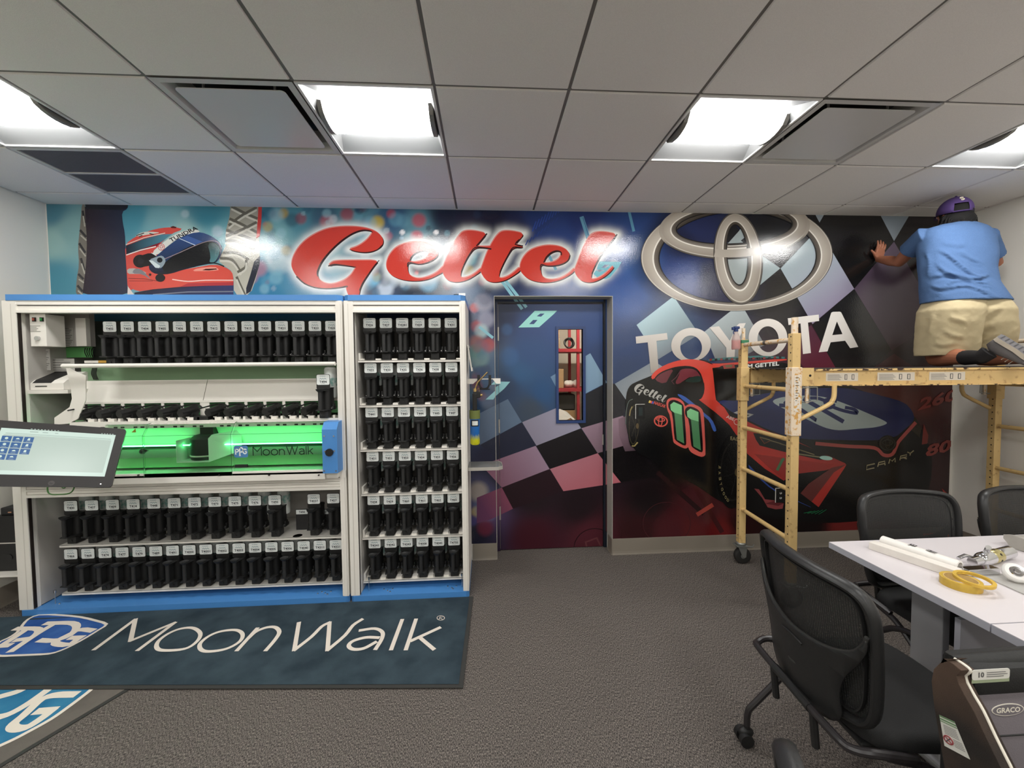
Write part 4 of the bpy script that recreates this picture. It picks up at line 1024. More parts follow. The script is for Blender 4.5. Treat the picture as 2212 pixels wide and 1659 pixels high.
# ================================================================== white dispensing cabinets
M_white = mat('powder_white', (228, 224, 216), 0.38, bump=0.1, bscale=500)
M_blue = mat('powder_blue', (74, 134, 198), 0.35, bump=0.25, bscale=300)
M_gasket = mat('black_gasket', (34, 26, 22), 0.6)
M_inner = mat('cabinet_inner_grey', (176, 172, 166), 0.5)
M_innerd = mat('cabinet_back_grey', (120, 118, 114), 0.55)
M_alu = mat('rail_aluminium', (205, 200, 192), 0.35, metal=0.2)
M_screw = mat('screw_steel', (200, 200, 200), 0.25, metal=1.0)
M_blk = mat('black_plastic', (26, 26, 26), 0.42, bump=0.1, bscale=700)
M_blk2 = mat('black_plastic_dull', (38, 38, 38), 0.6)
CY = 2.76; CB = 3.27
LX0, LX1, RX0, RX1 = -3.02, -0.944, -0.932, -0.137
Z_BT, Z_TB, Z_TT = 0.050, 2.025, 2.062

def cabinet_shell(T, x0, x1, pw0, pw1):
    """base tray, posts, side panels, head rail, top panel"""
    mb = MB(); r = .022
    def slab(zlo, zhi, yf, c):
        P = [(x0 + c, yf)] + [(x0, yf + c)] + [(x0, CB), (x1, CB), (x1, yf + c), (x1 - c, yf)]
        mb2 = MB(); mb2.prism(P, zlo, zhi); return mb2
    slab(0.0, Z_BT - .006, CY - .004, .02).build('base_panel', M_blue, T, smooth=0)
    slab(Z_TB, Z_TT, CY - .004, .03).build('top_panel', M_blue, T, smooth=0)
    for (a, b) in ((x0, x0 + pw0), (x1 - pw1, x1)):
        mb = MB(); mb.box((a, CY, Z_BT - .006), (b, CY + .05, Z_TB), bev=.003)
        s = 1 if a == x0 else -1; e = b if s > 0 else a
        mb.box((min(e, e - s * .012), CY - .003, Z_BT), (max(e, e - s * .012), CY + .001, Z_TB - .02))
        mb.box((min(e - s * .03, e - s * .034), CY - .0005, Z_BT), (max(e - s * .03, e - s * .034), CY + .001, Z_TB - .02), 1)
        mb.build('post', [M_white, M_alu], T, smooth=0)
    MB().box((x0, CY + .05, Z_BT - .006), (x0 + .006, CB, Z_TB)).build('side_panel', M_white, T, smooth=0)
    MB().box((x1 - .006, CY + .05, Z_BT - .006), (x1, CB, Z_TB)).build('side_panel', M_white, T, smooth=0)
    mb = MB(); a, b = x0 + pw0, x1 - pw1
    mb.box((a, CY + .002, 1.998), (b, CY + .05, Z_TB)); mb.box((a, CY - .004, 1.948), (b, CY + .045, 1.964)); mb.box((a, CY + .008, 1.964), (b, CY + .045, 1.994)); mb.box((a + .004, CY + .004, 1.994), (b - .004, CY + .04, 1.998), 1)
    mb.build('head_rail', [M_white, M_gasket], T, smooth=0)

TL = thing('dispensing_cabinet', ((LX0 + LX1) / 2, (CY + CB) / 2, 0), 'wide white paint dispensing cabinet with blue top and base against the mural wall', 'cabinet')
TR = thing('storage_cabinet', ((RX0 + RX1) / 2, (CY + CB) / 2, 0), 'narrow white six-shelf canister cabinet with blue top and base beside the door', 'cabinet')
LP0, LP1 = .085, .040
cabinet_shell(TL, LX0, LX1, LP0, LP1)
cabinet_shell(TR, RX0, RX1, .060, .040)
# --- narrow cabinet: lining, six shelves
ra, rb_ = RX0 + .060, RX1 - .040
def lining(T, a, b, z0, z1, name='lining'):
    for x in (a, b): MB().box((x - .002, CY + .05, z0), (x + .002, CB - .02, z1)).build(name, M_inner, T, smooth=0)
lining(TR, ra, rb_, Z_BT, 1.95)
MB().box((ra, CB - .09, Z_BT), (rb_, CB - .08, 1.95)).build('back_panel', M_innerd, TR, smooth=0)
mb = MB(); mb.box((ra, CY + .003, Z_BT), (ra + .004, CY + .012, 1.948)); mb.build('gasket', M_gasket, TR, smooth=0)
SHR = [1.634, 1.327, 1.022, .715, .410, .104]
for k, z in enumerate(SHR):
    mb = MB(); f = CY + .075
    mb.box((ra + .002, f, z - .014), (rb_ - .002, f + .003, z + .001)); mb.box((ra + .002, f, z - .003), (rb_ - .002, CB - .09, z))
    # retaining steps between the canister feet
    for q in range(7):
        x = -.795 + .1098 * q - .055
        mb.box((max(ra + .004, x - .018), f + .02, z), (min(rb_ - .004, x + .018), f + .10, z + .012))
    mb.box((ra + .004, f + .006, z), (ra + .016, f + .12, z + .05))
    mb.build('shelf', M_white, TR, smooth=0)
def base_bits(T, pts):
    for (x, y) in pts:
        mb = MB(); mb.lathe([(.0, .006), (.005, .004), (.006, 0)], Matrix.Translation((x, y, Z_BT - .006)), 8); mb.build('rivet', M_screw, T)
base_bits(TR, [(-.70, CY + .05), (-.67, CY + .07), (-.73, CY + .07), (-.26, CY + .05), (-.23, CY + .07), (-.29, CY + .07), (-.68, CY + .035), (-.25, CY + .035)])
for x in (ra + .045, rb_ - .012):
    mb = MB(); mb.cyl((x, CY + .055, Z_BT - .006), (x, CY + .055, .135), .0025, n=8); mb.cyl((x, CY + .055, .125), (x, CY + .055, .140), .007, n=10); mb.build('level_screw', M_screw, T if False else TR)
mb = MB(); mb.box((RX1 - .05, CY + .12, Z_TT), (RX1 - .005, CY + .15, Z_TT + .035)); mb.build('hook_plate', M_white, TR, smooth=0)
mb = MB(); p = PY(986, 630, 2.95); mb.lathe([(.018, 0), (.018, .03), (.017, .032)], Matrix.Translation((p.x, 2.95, Z_TT)), 16); mb.lathe([(.019, .032), (.019, .038), (0, .04)], Matrix.Translation((p.x, 2.95, Z_TT)), 16, mi=1); mb.cyl((p.x, 2.95, Z_TT + .04), (p.x, 2.95, Z_TT + .06), .001, n=6, mi=1)
T = thing('spray_nozzle_cap', (p.x, 2.95, Z_TT), 'small cream capped jar standing on top of the narrow cabinet', 'jar')
o = mb.build('jar_body', [mat('cream_plastic', (228, 206, 160), .4), M_blk2], T)

# --- wide cabinet
for T_, a_, b_ in ((TL, LX0 + .01, LX1 - .01), (TR, RX0 + .01, RX1 - .01)): MB().box((a_, CY + .052, 2.005), (b_, CB - .01, 2.012)).build('top_liner', M_innerd, T_, smooth=0)
la, lb = LX0 + LP0, LX1 - LP1
lining(TL, la, lb, Z_BT, .775, 'lining'); lining(TL, la, lb, .90, 1.95, 'lining')
MB().box((la, CB - .03, Z_BT), (lb, CB - .02, .80)).build('back_panel', M_inner, TL, smooth=0)
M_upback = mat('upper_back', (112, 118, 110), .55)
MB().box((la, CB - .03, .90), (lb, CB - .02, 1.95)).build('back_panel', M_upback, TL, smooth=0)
mb = MB(); mb.box((la, CY + .003, Z_BT), (la + .006, CY + .02, .775)); mb.box((la, CY + .003, .90), (la + .006, CY + .02, 1.948)); mb.build('gasket', M_gasket, TL, smooth=0)
# middle rail: stacked ribbed profile
mb = MB()
for (z0, z1, y0) in ((.774, .792, -.004), (.794, .812, .004), (.814, .826, -.002), (.828, .852, .002), (.856, .862, .012), (.864, .882, -.016)):
    mb.box((la - .002, CY + y0, z0), (lb + .002, CY + .05, z1))
mb.box((LX0, CY - .0015, .85), (LX0 + LP0, CY + .01, .905)); mb.box((LX1 - LP1, CY - .0015, .852), (LX1, CY + .01, .902))
mb.build('middle_rail', M_white, TL, smooth=0)
# upper shelf with a rounded white front rail
US = 1.615
p = PY(135, 788, 2.70)
mb = MB(); mb.box((p.x + .13, CY + .03, US - .004), (lb, CB - .04, US)); mb.build('shelf', M_white, TL, smooth=0)
mb = MB(); yb = CY - .03; p = PY(137, 789, yb); mb.tube([(p.x, yb, 1.612), (lb, yb, 1.612)], .013, n=12)
mb.ball((p.x, yb, 1.612), .014, 12, 8)
mb.build('front_rail', M_white, TL)
# big side bracket plate under the rail
B = [PY(x, y, CY + .0) for x, y in ((136,790),(152,800),(180,812),(180,865),(163,905),(142,916),(112,918),(112,903),(145,880),(150,862),(148,840),(142,815))]
mb = MB(); Mx = Matrix(((1, 0, 0, 0), (0, 0, 1, CY + .015), (0, 1, 0, 0), (0, 0, 0, 1)))
mb.prism([(b.x, b.z) for b in B], 0, .006, Mx); mb.build('side_bracket', M_white, TL, smooth=0)
# recess panels, green light put into their colour; tilted white splash panel
M_grn = mat('pale_green_lit_panel', (126, 158, 122), .5)
def yzbox(T, name, m, px0, py0, px1, py1, Y, th=.004, bev=0.0):
    a = PY(px0, py0, Y); b = PY(px1, py1, Y)
    return MB().box((min(a.x, b.x), Y, min(a.z, b.z)), (max(a.x, b.x), Y + th, max(a.z, b.z)), bev=bev).build(name, m, T, smooth=0)
z820 = PY(450, 820, 2.95).z; z866 = PY(450, 866, 2.9).z; z887 = PY(450, 889, 2.9).z
MB().box((la + .16, 2.98, z820 - .02), (lb, 2.985, US - .004)).build('green_lit_panel', M_grn, TL, smooth=0)
xm = PY(444, 840, 2.93).x
for (a, b) in ((PY(178, 820, 2.93).x, xm - .002), (xm + .002, lb)):
    mb = MB(); mb.add([(a, 2.955, z820), (b, 2.955, z820), (b, 2.90, z866), (a, 2.90, z866), (a, 2.96, z820), (b, 2.96, z820), (b, 2.905, z866), (a, 2.905, z866)], [(0, 3, 2, 1), (4, 5, 6, 7), (0, 1, 5, 4), (3, 7, 6, 2), (0, 4, 7, 3), (1, 2, 6, 5)])
    mb.build('splash_panel', M_white, TL, smooth=0)
# window strip: row of rounded openings
wins = [(182,218),(225,261),(268,305),(311,348),(354,390),(396,432),(452,487),(493,528),(534,569),(575,610),(616,650),(656,692),(698,730)]
YW = 2.90
mb = MB(); zt_ = z866 + .002; zb_ = z887 - .03
edges = [PY(170, 870, YW).x]
for (a, b) in wins: edges += [PY(a, 875, YW).x, PY(b, 875, YW).x]
edges.append(lb)
for k in range(0, len(edges), 2):
    if edges[k + 1] - edges[k] > 0: mb.box((edges[k], YW, zb_), (edges[k + 1], YW + .006, zt_))
mb.box((edges[0], YW - .002, zt_ - .012), (lb, YW + .008, zt_ + .002))
mb.build('window_strip', M_white, TL, smooth=0)
MB().box((la + .18, 2.99, zb_), (lb, 2.995, zt_)).build('green_lit_panel', mat('green_lit_panel_deep', (92, 160, 104), .5), TL, smooth=0)  # green glow behind the openings is put into the panel colour
# toothed carriage rail with white lugs
ZR = PY(450, 905, 2.80).z
mb = MB(); x0r = PY(160, 905, 2.80).x
mb.box((x0r, 2.775, ZR - .035), (lb, 2.96, ZR - .006)); mb.box((x0r, 2.77, ZR - .05), (lb, 2.776, ZR - .004))
mb.build('carriage_rail', M_white, TL, smooth=0)
pitch = []
lugx = [198,241,284,327,370,412,471,511,551,592,632,672,705]
for x in lugx:
    p = PY(x, 895, 2.80).x
    mb = MB(); mb.box((p - .024, 2.79, ZR - .008), (p - .016, 2.81, ZR + .016)); mb.box((p - .024, 2.79, ZR - .008), (p + .022, 2.81, ZR + .012)); mb.box((p + .046, 2.79, ZR - .008), (p + .060, 2.81, ZR + .014)); mb.build('lug', M_white, TL, smooth=0)
mb = MB()
for x in lugx[:-1]:
    for d in (4, 19):
        a = PY(x + d, 912, 2.769).x; mb.box((a, 2.7675, ZR - .047), (a + .022, 2.7695, ZR - .037))
mb.build('slot', M_gasket, TL, smooth=0)
# lit dispensing trough behind the glass cover
YG = 2.72
def strip(name, m, prof, x0, x1, T=TL, mi=0):
    """sheet with a y-z profile between x0 and x1"""
    mb = MB(); n = len(prof)
    vs = [(x, y, z) for x in (x0, x1) for (y, z) in prof]
    mb.add(vs, [(i, i + 1, n + i + 1, n + i) for i in range(n - 1)]); return mb.build(name, m, T, smooth=0)
M_gbright = mat('trough_back_green', (120, 224, 130), .45, emit=(40, 255, 80), estr=.55)
xg0 = la + .10; xg1 = PY(700, 960, YG).x
z_t, z_m, z_l, z_b = 1.205, 1.155, 1.075, .93
MB().box((xg0, 2.985, .90), (lb, 2.99, 1.24)).build('trough_wall', mat('trough_wall', (150, 200, 150), .5), TL, smooth=0)
M_led = mat('green_led', (190, 255, 220), .4, emit=(90, 255, 150), estr=20)
strip('trough_panel', mat('trough_upper', (225, 250, 225), .4), [(2.815, z_t + .022), (2.85, z_m), (2.885, z_l + .01), (2.84, z_l)], xg0, lb)
mb = MB(); mb.tube([(xg0, 2.800, z_l + .010), (xg1, 2.800, z_l + .010)], .0040, n=6); mb.build('led_strip', M_led, TL)
MB().box((xg0, 2.83, z_l - .075), (lb, 2.96, z_l - .02)).build('slide_beam', mat('beam_grey', (128, 132, 124), .4, metal=.3), TL, smooth=0)
MB().box((xg0, 2.85, z_l - .145), (lb, 2.96, z_l - .078)).build('green_ledge', mat('ledge_green', (140, 190, 140), .4), TL, smooth=0)
MB().box((xg0, 2.70, .900), (lb, 2.98, .912)).build('trough_floor', mat('trough_floor', (232, 236, 228), .4), TL, smooth=0)
mb = MB(); mb.box((xg0 - .12, 2.70, .862), (PY(702, 1040, 2.70).x, 2.72, .925)); mb.box((xg0 - .12, 2.72, .862), (lb, 2.77, .899)); mb.build('front_ledge', M_white, TL, smooth=0)
for x in (300, 474, 582, 689):
    p = PY(x, 1026, 2.70); mb = MB(); mb.cyl((p.x, 2.70, p.z), (p.x, 2.692, p.z), .005, n=8); mb.build('ledge_screw', M_gasket, TL)
# dispensing head: white box with dark turntable
a = PY(380, 945, 2.74); b = PY(451, 995, 2.74); c = PY(505, 995, 2.86)
hx0, hx1, hz0, hz1 = a.x, b.x, b.z - .004, PY(380, 952, 2.74).z
mb = MB()
mb.box((hx0, 2.74, hz0 - .006), (hx1, 2.90, hz0)); mb.box((hx0 - .003, 2.74, hz0 - .006), (hx0, 2.88, hz1))
mb.add([(hx1, 2.74, hz0 - .006), (hx1 + .14, 2.86, hz0 + .045), (hx1 + .14, 2.86, hz1 + .05), (hx1 + .02, 2.75, hz1 + .035), (hx1, 2.74, hz1 + .01)], [(0, 1, 2, 3, 4)])
mb.add([(hx1, 2.90, hz0 - .006), (hx1 + .14, 2.95, hz0 + .045), (hx1 + .14, 2.95, hz1 + .05), (hx1, 2.90, hz1 + .01)], [(0, 1, 2, 3)])
mb.build('dispensing_head', mat('head_white', (214, 222, 212), .4), TL, smooth=0)
mb = MB(); cx = (hx0 + hx1) / 2 + .02
mb.lathe([(.088, hz0), (.092, hz0 + .015), (.092, hz1 + .0), (.07, hz1 + .02), (.03, hz1 + .03), (0, hz1 + .03)], Matrix.Translation((cx, 2.85, 0)), 28)
mb.lathe([(.094, hz0 + .022), (.096, hz0 + .027), (.094, hz0 + .032)], Matrix.Translation((cx, 2.85, 0)), 28, mi=1)
mb.box((cx - .01, 2.80, hz1), (cx + .075, 2.92, hz1 + .12))
mb.box((cx - .04, 2.79, hz1 + .10), (cx + .05, 2.86, hz1 + .15))
mb.build('turntable', [M_blk, M_alu], TL)
mb = MB(); a = PY(308, 975, 2.735); mb.ball((a.x, 2.735, a.z), .019, 14, 10); mb.prism([(0, -.012), (.024, 0), (0, .012)], 0, .01, Matrix(((1, 0, 0, a.x + .012), (0, 0, 1, 2.73), (0, 1, 0, a.z + .004), (0, 0, 0, 1)))); mb.build('cover_knob', M_blk, TL)
MB().box((PY(510, 1008, 2.71).x, 2.695, PY(510, 1009, 2.71).z), (PY(537, 1008, 2.71).x, 2.705, PY(510, 1003, 2.71).z)).build('handle', M_blk, TL, smooth=0)
# bent clear cover
M_cover = mat('clear_green_cover', (225, 245, 228), 0.05, trans=1.0, ior=1.12)
gx = [PY(255, 950, 2.70).x - .12, PY(309, 980, 2.70).x, PY(465, 990, 2.70).x, PY(500, 990, 2.70).x, xg1]
for k in range(3):
    a, b = ((gx[0], gx[1]), (gx[1] + .003, gx[3]), (gx[3] + .003, gx[4]))[k]; y = (2.712, 2.70, 2.712)[k]
    mb = MB(); pr = [(y, .908), (y, 1.165), (y + .045, 1.232), (y + .10, 1.248)]; n = len(pr)
    vs = [(x, yy + d, zz - d * .5) for d in (0, .004) for x in (a, b) for (yy, zz) in pr]
    fs = [(i, i + 1, n + i + 1, n + i) for i in range(n - 1)] + [(2 * n + i, 3 * n + i, 3 * n + i + 1, 2 * n + i + 1) for i in range(n - 1)]
    fs += [(i, 2 * n + i, 2 * n + i + 1, i + 1) for i in range(n - 1)] + [(n + i, n + i + 1, 3 * n + i + 1, 3 * n + i) for i in range(n - 1)] + [(0, n, 3 * n, 2 * n), (n - 1, 3 * n - 1, 4 * n - 1, 2 * n - 1)]
    mb.add(vs, fs); mb.build('clear_cover', M_cover, TL, smooth=0)
M_edge = mat('cover_edge_green', (40, 96, 60), .3)
mb = MB()
for x in (gx[1] + .001, gx[3] + .001):
    mb.tube([(x, 2.699, .90), (x, 2.699, 1.165), (x, 2.744, 1.233), (x, 2.80, 1.249)], .0011, n=5)
mb.tube([(gx[1], 2.699, 1.165), (gx[4], 2.711, 1.165)], .0012, n=5); mb.tube([(gx[0], 2.711, 1.165), (gx[1], 2.711, 1.165)], .0012, n=5)
mb.tube([(gx[0], 2.757, 1.233), (gx[4], 2.757, 1.233)], .0012, n=5)
mb.build('cover_seam', M_edge, TL)
# printed mark on the cover
FR = lambda x, y, z: Matrix(((1, 0, 0, x), (0, 0, -1, y), (0, 1, 0, z), (0, 0, 0, 1)))
M_mkblue = mat('mark_blue', (70, 120, 170), .5); M_mkwhite = mat('mark_white', (225, 232, 232), .5); M_mkblack = mat('mark_black', (14, 16, 14), .5)
YM = 2.708
a = PY(505, 963, YM); b = PY(536, 988, YM)
SHIELD = lambda w, h: chaikin([(-w / 2, h * .42), (0, h * .5), (w / 2, h * .42), (w / 2, -h * .40), (0, -h * .5), (-w / 2, -h * .40)], 2)
def P_letter(mb, M, x, y, h, w, t, mi, G=False):
    """stroked P or G of height h, width w, stroke t"""
    def st(pts, tt=t):
        ps = catmull([Vector((px, py, 0)) for px, py in pts], 4) if len(pts) > 2 else [Vector((px, py, 0)) for px, py in pts]
        L = []; R = []
        for i in range(len(ps)):
            d = (ps[min(i + 1, len(ps) - 1)] - ps[max(i - 1, 0)]); d = d / max(d.length, 1e-9); nn = Vector((-d.y, d.x, 0)) * tt / 2
            L.append(ps[i] + nn); R.append(ps[i] - nn)
        for i in range(len(ps) - 1): mb.add([L[i], R[i], R[i + 1], L[i + 1]], [(0, 1, 2, 3)], mi, M)
    if G:
        st([(x + w * .95, y + h * .82), (x + w * .55, y + h), (x + w * .12, y + h * .75), (x + w * .08, y + h * .28), (x + w * .5, y + h * .02), (x + w * .92, y + h * .2), (x + w * .93, y + h * .48)]); st([(x + w * .55, y + h * .48), (x + w * 1.03, y + h * .48)])
    else:
        st([(x + w * .15, y), (x + w * .15, y + h)]); st([(x - w * .03, y), (x + w * .38, y)], t * .6); st([(x - w * .03, y + h * .97), (x + w * .3, y + h * .97)], t * .7)
        st([(x + w * .15, y + h * .95), (x + w * .6, y + h * .98), (x + w * .95, y + h * .74), (x + w * .62, y + h * .46), (x + w * .2, y + h * .46)])
def ppg(mb, M, W, H, mi):
    t = W * .085
    P_letter(mb, M, -W * .43, -H * .22, H * .44, W * .27, t, mi); P_letter(mb, M, -W * .13, -H * .36, H * .72, W * .31, t * 1.15, mi); P_letter(mb, M, W * .15, -H * .20, H * .42, W * .27, t, mi, True)
mb = MB(); w_, h_ = b.x - a.x, a.z - b.z; F = FR((a.x + b.x) / 2, YM, (a.z + b.z) / 2)
mb.prism(rrect(w_, h_, w_ * .15, 4), 0, .0006, F); F2 = FR((a.x + b.x) / 2, YM - .0009, (a.z + b.z) / 2); ppg(mb, F2, w_ * .98, h_ * .95, 1)
MOON = {'M': ([[(0,0),(0,1),(.5,.45),(1,1),(1,0)]], 1.0), 'o': ([[(.5 + .5 * math.cos(2 * PI * k / 20), .33 + .35 * math.sin(2 * PI * k / 20)) for k in range(21)]], .78), 'n': ([[(0,0),(0,.68)],[(0,.42),(.18,.62),(.5,.68),(.82,.6),(1,.38),(1,0)]], .62),
 'W': ([[(0,1),(.27,0),(.5,.98),(.73,0),(1,1)]], 1.35), 'a': ([[(.08,.62),(.45,.69),(.85,.62),(1,.42),(1,0)],[(1,.38),(.4,.38),(.04,.27),(.04,.1),(.35,-.02),(.75,.02),(1,.18)]], .58), 'l': ([[(.5,0),(.5,1.04)]], .1), 'k': ([[(0,0),(0,1.04)],[(.95,.68),(0,.25)],[(.35,.4),(1,0)]], .55)}
def moonwalk(mb, M, W, H, t, mi, slant=0.0, z=0.0):
    word = 'MoonWalk'; gap = .20; tot = sum(MOON[c][1] for c in word) + gap * (len(word) - 1) + .12
    u = W / tot; x = 0
    for c in word:
        P, w = MOON[c]
        for path in P:
            pts = [Vector((x + p[0] * w * u + slant * p[1] * H, p[1] * H, z)) for p in path]
            n = len(pts)
            for i in range(n - 1):
                d = pts[i + 1] - pts[i]; d.normalize(); nn = Vector((-d.y, d.x, 0)) * t / 2; e = d * t * .4
                mb.add([pts[i] + nn - e, pts[i] - nn - e, pts[i + 1] - nn + e, pts[i + 1] + nn + e], [(0, 1, 2, 3)], mi, M)
        x += (w + gap) * u + (.06 * u if c == 'n' else 0)
a = PY(547, 983.5, YM); b = PY(677, 983, YM); h_ = PY(547, 966, YM).z - a.z
moonwalk(mb, FR(a.x, YM - .0006, a.z), b.x - a.x, h_, .0058, 2)
mb.build('cover_print', [M_mkblue, M_mkwhite, M_mkblack], TL, smooth=0)
# blue end cap panel
YC = 2.665
a = PY(696, 928, YC); b = PY(731, 1022, YC); t_ = PY(698, 912, YC + .03)
mb = MB(); x0, x1 = a.x - .003, b.x - .003
pr = [(YC, b.z), (YC, a.z), (YC + .035, t_.z), (YC + .12, t_.z + .004), (YC + .12, b.z)]
vs = [(x, y, z) for x in (x0, x1) for (y, z) in pr]; n = 5
mb.add(vs, [(i, (i + 1) % n, n + (i + 1) % n, n + i) for i in range(n)] + [(4, 3, 2, 1, 0), (5, 6, 7, 8, 9)])
mb.build('end_panel', M_blue, TL, smooth=0)
mb = MB(); p = PY(712, 977, YC); mb.cyl((p.x, YC, p.z), (p.x, YC - .012, p.z), .024, n=24); mb.build('stop_button', M_blk, TL)
for (x, y) in ((700.5, 942), (721, 942), (702, 975), (722, 974), (700.5, 1017), (726, 1017)):
    p = PY(x, y, YC); mb = MB(); mb.cyl((p.x, YC, p.z), (p.x, YC - .003, p.z), .005, n=8); mb.build('panel_screw', M_screw, TL)
mb = MB(); p = PY(700, 923.5, YC + .016); q = PY(725, 923, YC + .016)
d = Vector((0, -(t_.z - a.z), -.035)).normalized(); up = Vector((0, .035, t_.z - a.z)).normalized()
Fc = Matrix(((1, up.x, d.x, p.x), (0, up.y, d.y, YC + .013), (0, up.z, d.z, p.z + .003), (0, 0, 0, 1)))
put_text(mb, 'corob', Fc, .018, w=q.x - p.x, bold=.035, shear=.15); mb.build('maker_mark', M_mkwhite, TL, smooth=0)
# left compartment: control box, printer, boards
a = PY(63, 678, 2.80); b = PY(101, 748, 2.80)
mb = MB(); mb.box((a.x, 2.80, b.z), (b.x, 2.92, a.z), bev=.002); mb.build('control_box', M_white, TL, smooth=0)
for (px, m, nm) in ((73.5, mat('switch_red', (170, 84, 70), .4), 'red_switch'), (90, mat('switch_green', (30, 110, 50), .4, emit=(40, 160, 70), estr=.15), 'green_switch')):
    p = PY(px, 690, 2.797); mb = MB(); mb.box((p.x - .010, 2.794, p.z - .013), (p.x + .010, 2.80, p.z + .013), 1); mb.box((p.x - .006, 2.790, p.z - .008), (p.x + .006, 2.795, p.z + .008), 0); mb.build(nm, [m, M_blk], TL, smooth=0)
mb = MB(); p = PY(83, 731, 2.8); mb.cyl((p.x, 2.80, p.z), (p.x, 2.787, p.z), .014, n=18); mb.build('key_knob', M_screw, TL)
mb = MB()
for k, w in enumerate((.06, .038, .048, .04, .062)):
    p = PY(65, 704 + 3 * k, 2.7995); mb.box((p.x, 2.7985, p.z - .0012), (p.x + w, 2.7998, p.z + .0012))
mb.build('printed_lines', mat('print_grey', (96, 94, 90), .6), TL, smooth=0)
a = PY(104, 668, 2.99); b = PY(195, 748, 2.99)
MB().box((a.x, 2.99, b.z), (b.x, 3.03, a.z)).build('wiring_cover', M_inner, TL, smooth=0)
a = PY(170, 688, 2.985); b = PY(195, 748, 2.985)
MB().box((a.x, 2.96, b.z), (b.x, 2.99, a.z)).build('wiring_channel', M_white, TL, smooth=0)
def datasheet(px0, py0, px1, py1, Y, rows, nm='data_sticker'):
    a = PY(px0, py0, Y); b = PY(px1, py1, Y); mb = MB(); mb.box((a.x, Y - .001, b.z), (b.x, Y, a.z), 0)
    for k in range(rows):
        z = a.z + (b.z - a.z) * (k + .5) / rows; w = (b.x - a.x) * (.55 + .4 * ((k * 37) % 10) / 10)
        mb.box((a.x + .003, Y - .002, z - .0018), (a.x + w, Y - .001, z + .0018), 1)
    return mb.build(nm, [mat('sticker_grey', (186, 184, 178), .5), mat('print_grey', (0, 0, 0))], TL, smooth=0)
datasheet(138, 708, 160, 748, 2.988, 11); datasheet(85, 754, 110, 800, 2.92, 11); datasheet(110, 775, 162, 802, 2.96, 5)
a = PY(112, 750, 3.05); b = PY(200, 772, 3.05); MB().box((a.x, 3.05, b.z), (b.x, 3.055, a.z)).build('green_lit_panel', mat('green_panel_lit', (104, 176, 104), .5), TL, smooth=0)  # green light is put into this panel's colour too
mb = MB()
for k in range(5):
    p = PY(184 + 5 * k, 752, 3.0); q = PY(188 + 4 * k, 771, 3.0); mb.tube([(p.x, 3.0, p.z), ((p.x + q.x) / 2 + .01, 2.98, (p.z + q.z) / 2), (q.x, 3.0, q.z)], .003, n=5, smooth=4)
for k in range(4):
    p = PY(197 + 3 * k, 795, 2.95); q = PY(200 + 3 * k, 820, 2.95); mb.tube([(p.x, 2.96, p.z), ((p.x + q.x) / 2 + .008, 2.94, (p.z + q.z) / 2), (q.x, 2.96, q.z)], .003, n=5, smooth=4)
mb.build('wiring_loom', M_blk, TL)
a = PY(60, 843, 2.80); b = PY(147, 850, 2.80); MB().box((a.x, 2.80, b.z), (b.x, 3.0, a.z)).build('printer_shelf', M_white, TL, smooth=0)
zsh = a.z + .001
a = PY(60, 843, 2.81)
a.x += .012; T = thing('label_printer', (a.x + .1, 2.9, zsh), 'white label printer with black sloping lid on the small shelf inside the wide cabinet', 'printer')
mb = MB(); w = PY(136, 840, 2.81).x - a.x
vs = [(y, z) for y, z in ((2.815, 0), (2.815, .042), (2.84, .062), (2.97, .115), (2.99, .11), (2.99, 0))]
n = 6; mb.add([(x, y, zsh + z) for x in (a.x, a.x + w) for (y, z) in vs], [(i, (i + 1) % n, n + (i + 1) % n, n + i) for i in range(n)] + [(5, 4, 3, 2, 1, 0), (6, 7, 8, 9, 10, 11)]); mb.build('body', M_white, T, smooth=0)
mb = MB(); mb.add([(x, y, zsh + z) for x in (a.x + .01, a.x + w * .62) for (y, z) in ((2.816, .044), (2.842, .066), (2.965, .117), (2.965, .11), (2.84, .055))], [(0, 1, 6, 5), (1, 2, 7, 6), (0, 4, 3, 2, 1), (5, 6, 7, 8, 9)]); mb.box((a.x + .03, 2.813, zsh + .02), (a.x + w * .5, 2.8155, zsh + .026)); mb.build('lid', M_blk, T, smooth=0)
a = PY(182, 779, 2.93); b = PY(212, 784, 2.93)
MB().box((a.x, 2.93, b.z), (b.x + .06, 2.94, a.z)).build('cable_tray', M_white, TL, smooth=0)
MB().box((PY(213, 779, 2.925).x, 2.922, b.z), (PY(233, 779, 2.925).x, 2.93, a.z)).build('warning_tape', mat('amber_tape', (196, 150, 60), .5), TL, smooth=0)
# warning triangle behind cover
mb = MB(); p = PY(290, 930, 2.80); mb.prism([(-.014, -.011), (.014, -.011), (.012, .014)], 0, .001, FR(p.x, 2.795, p.z)); mb.build('warning_triangle', mat('warn_orange', (216, 130, 40), .5), TL, smooth=0)
# lower shelf
LSA, LSB = .428, .104
for z in (LSA, LSB):
    mb = MB(); f = CY + .078; mb.box((la + .10, f, z - .015), (lb - .002, f + .003, z + .001)); mb.box((la + .10, f, z - .003), (lb - .002, CB - .04, z)); mb.build('shelf', M_white, TL, smooth=0)
base_bits(TL, [(-1.12, CY + .05), (-1.09, CY + .07), (-1.15, CY + .07), (-1.10, CY + .035), (-1.17, CY + .05), (la + .10, CY + .06)])
mb = MB(); mb.cyl((la + .075, CY + .06, Z_BT - .006), (la + .075, CY + .06, .13), .0025, n=8); mb.cyl((la + .075, CY + .06, .12), (la + .075, CY + .06, .137), .008, n=10); mb.build('level_screw', M_screw, TL)

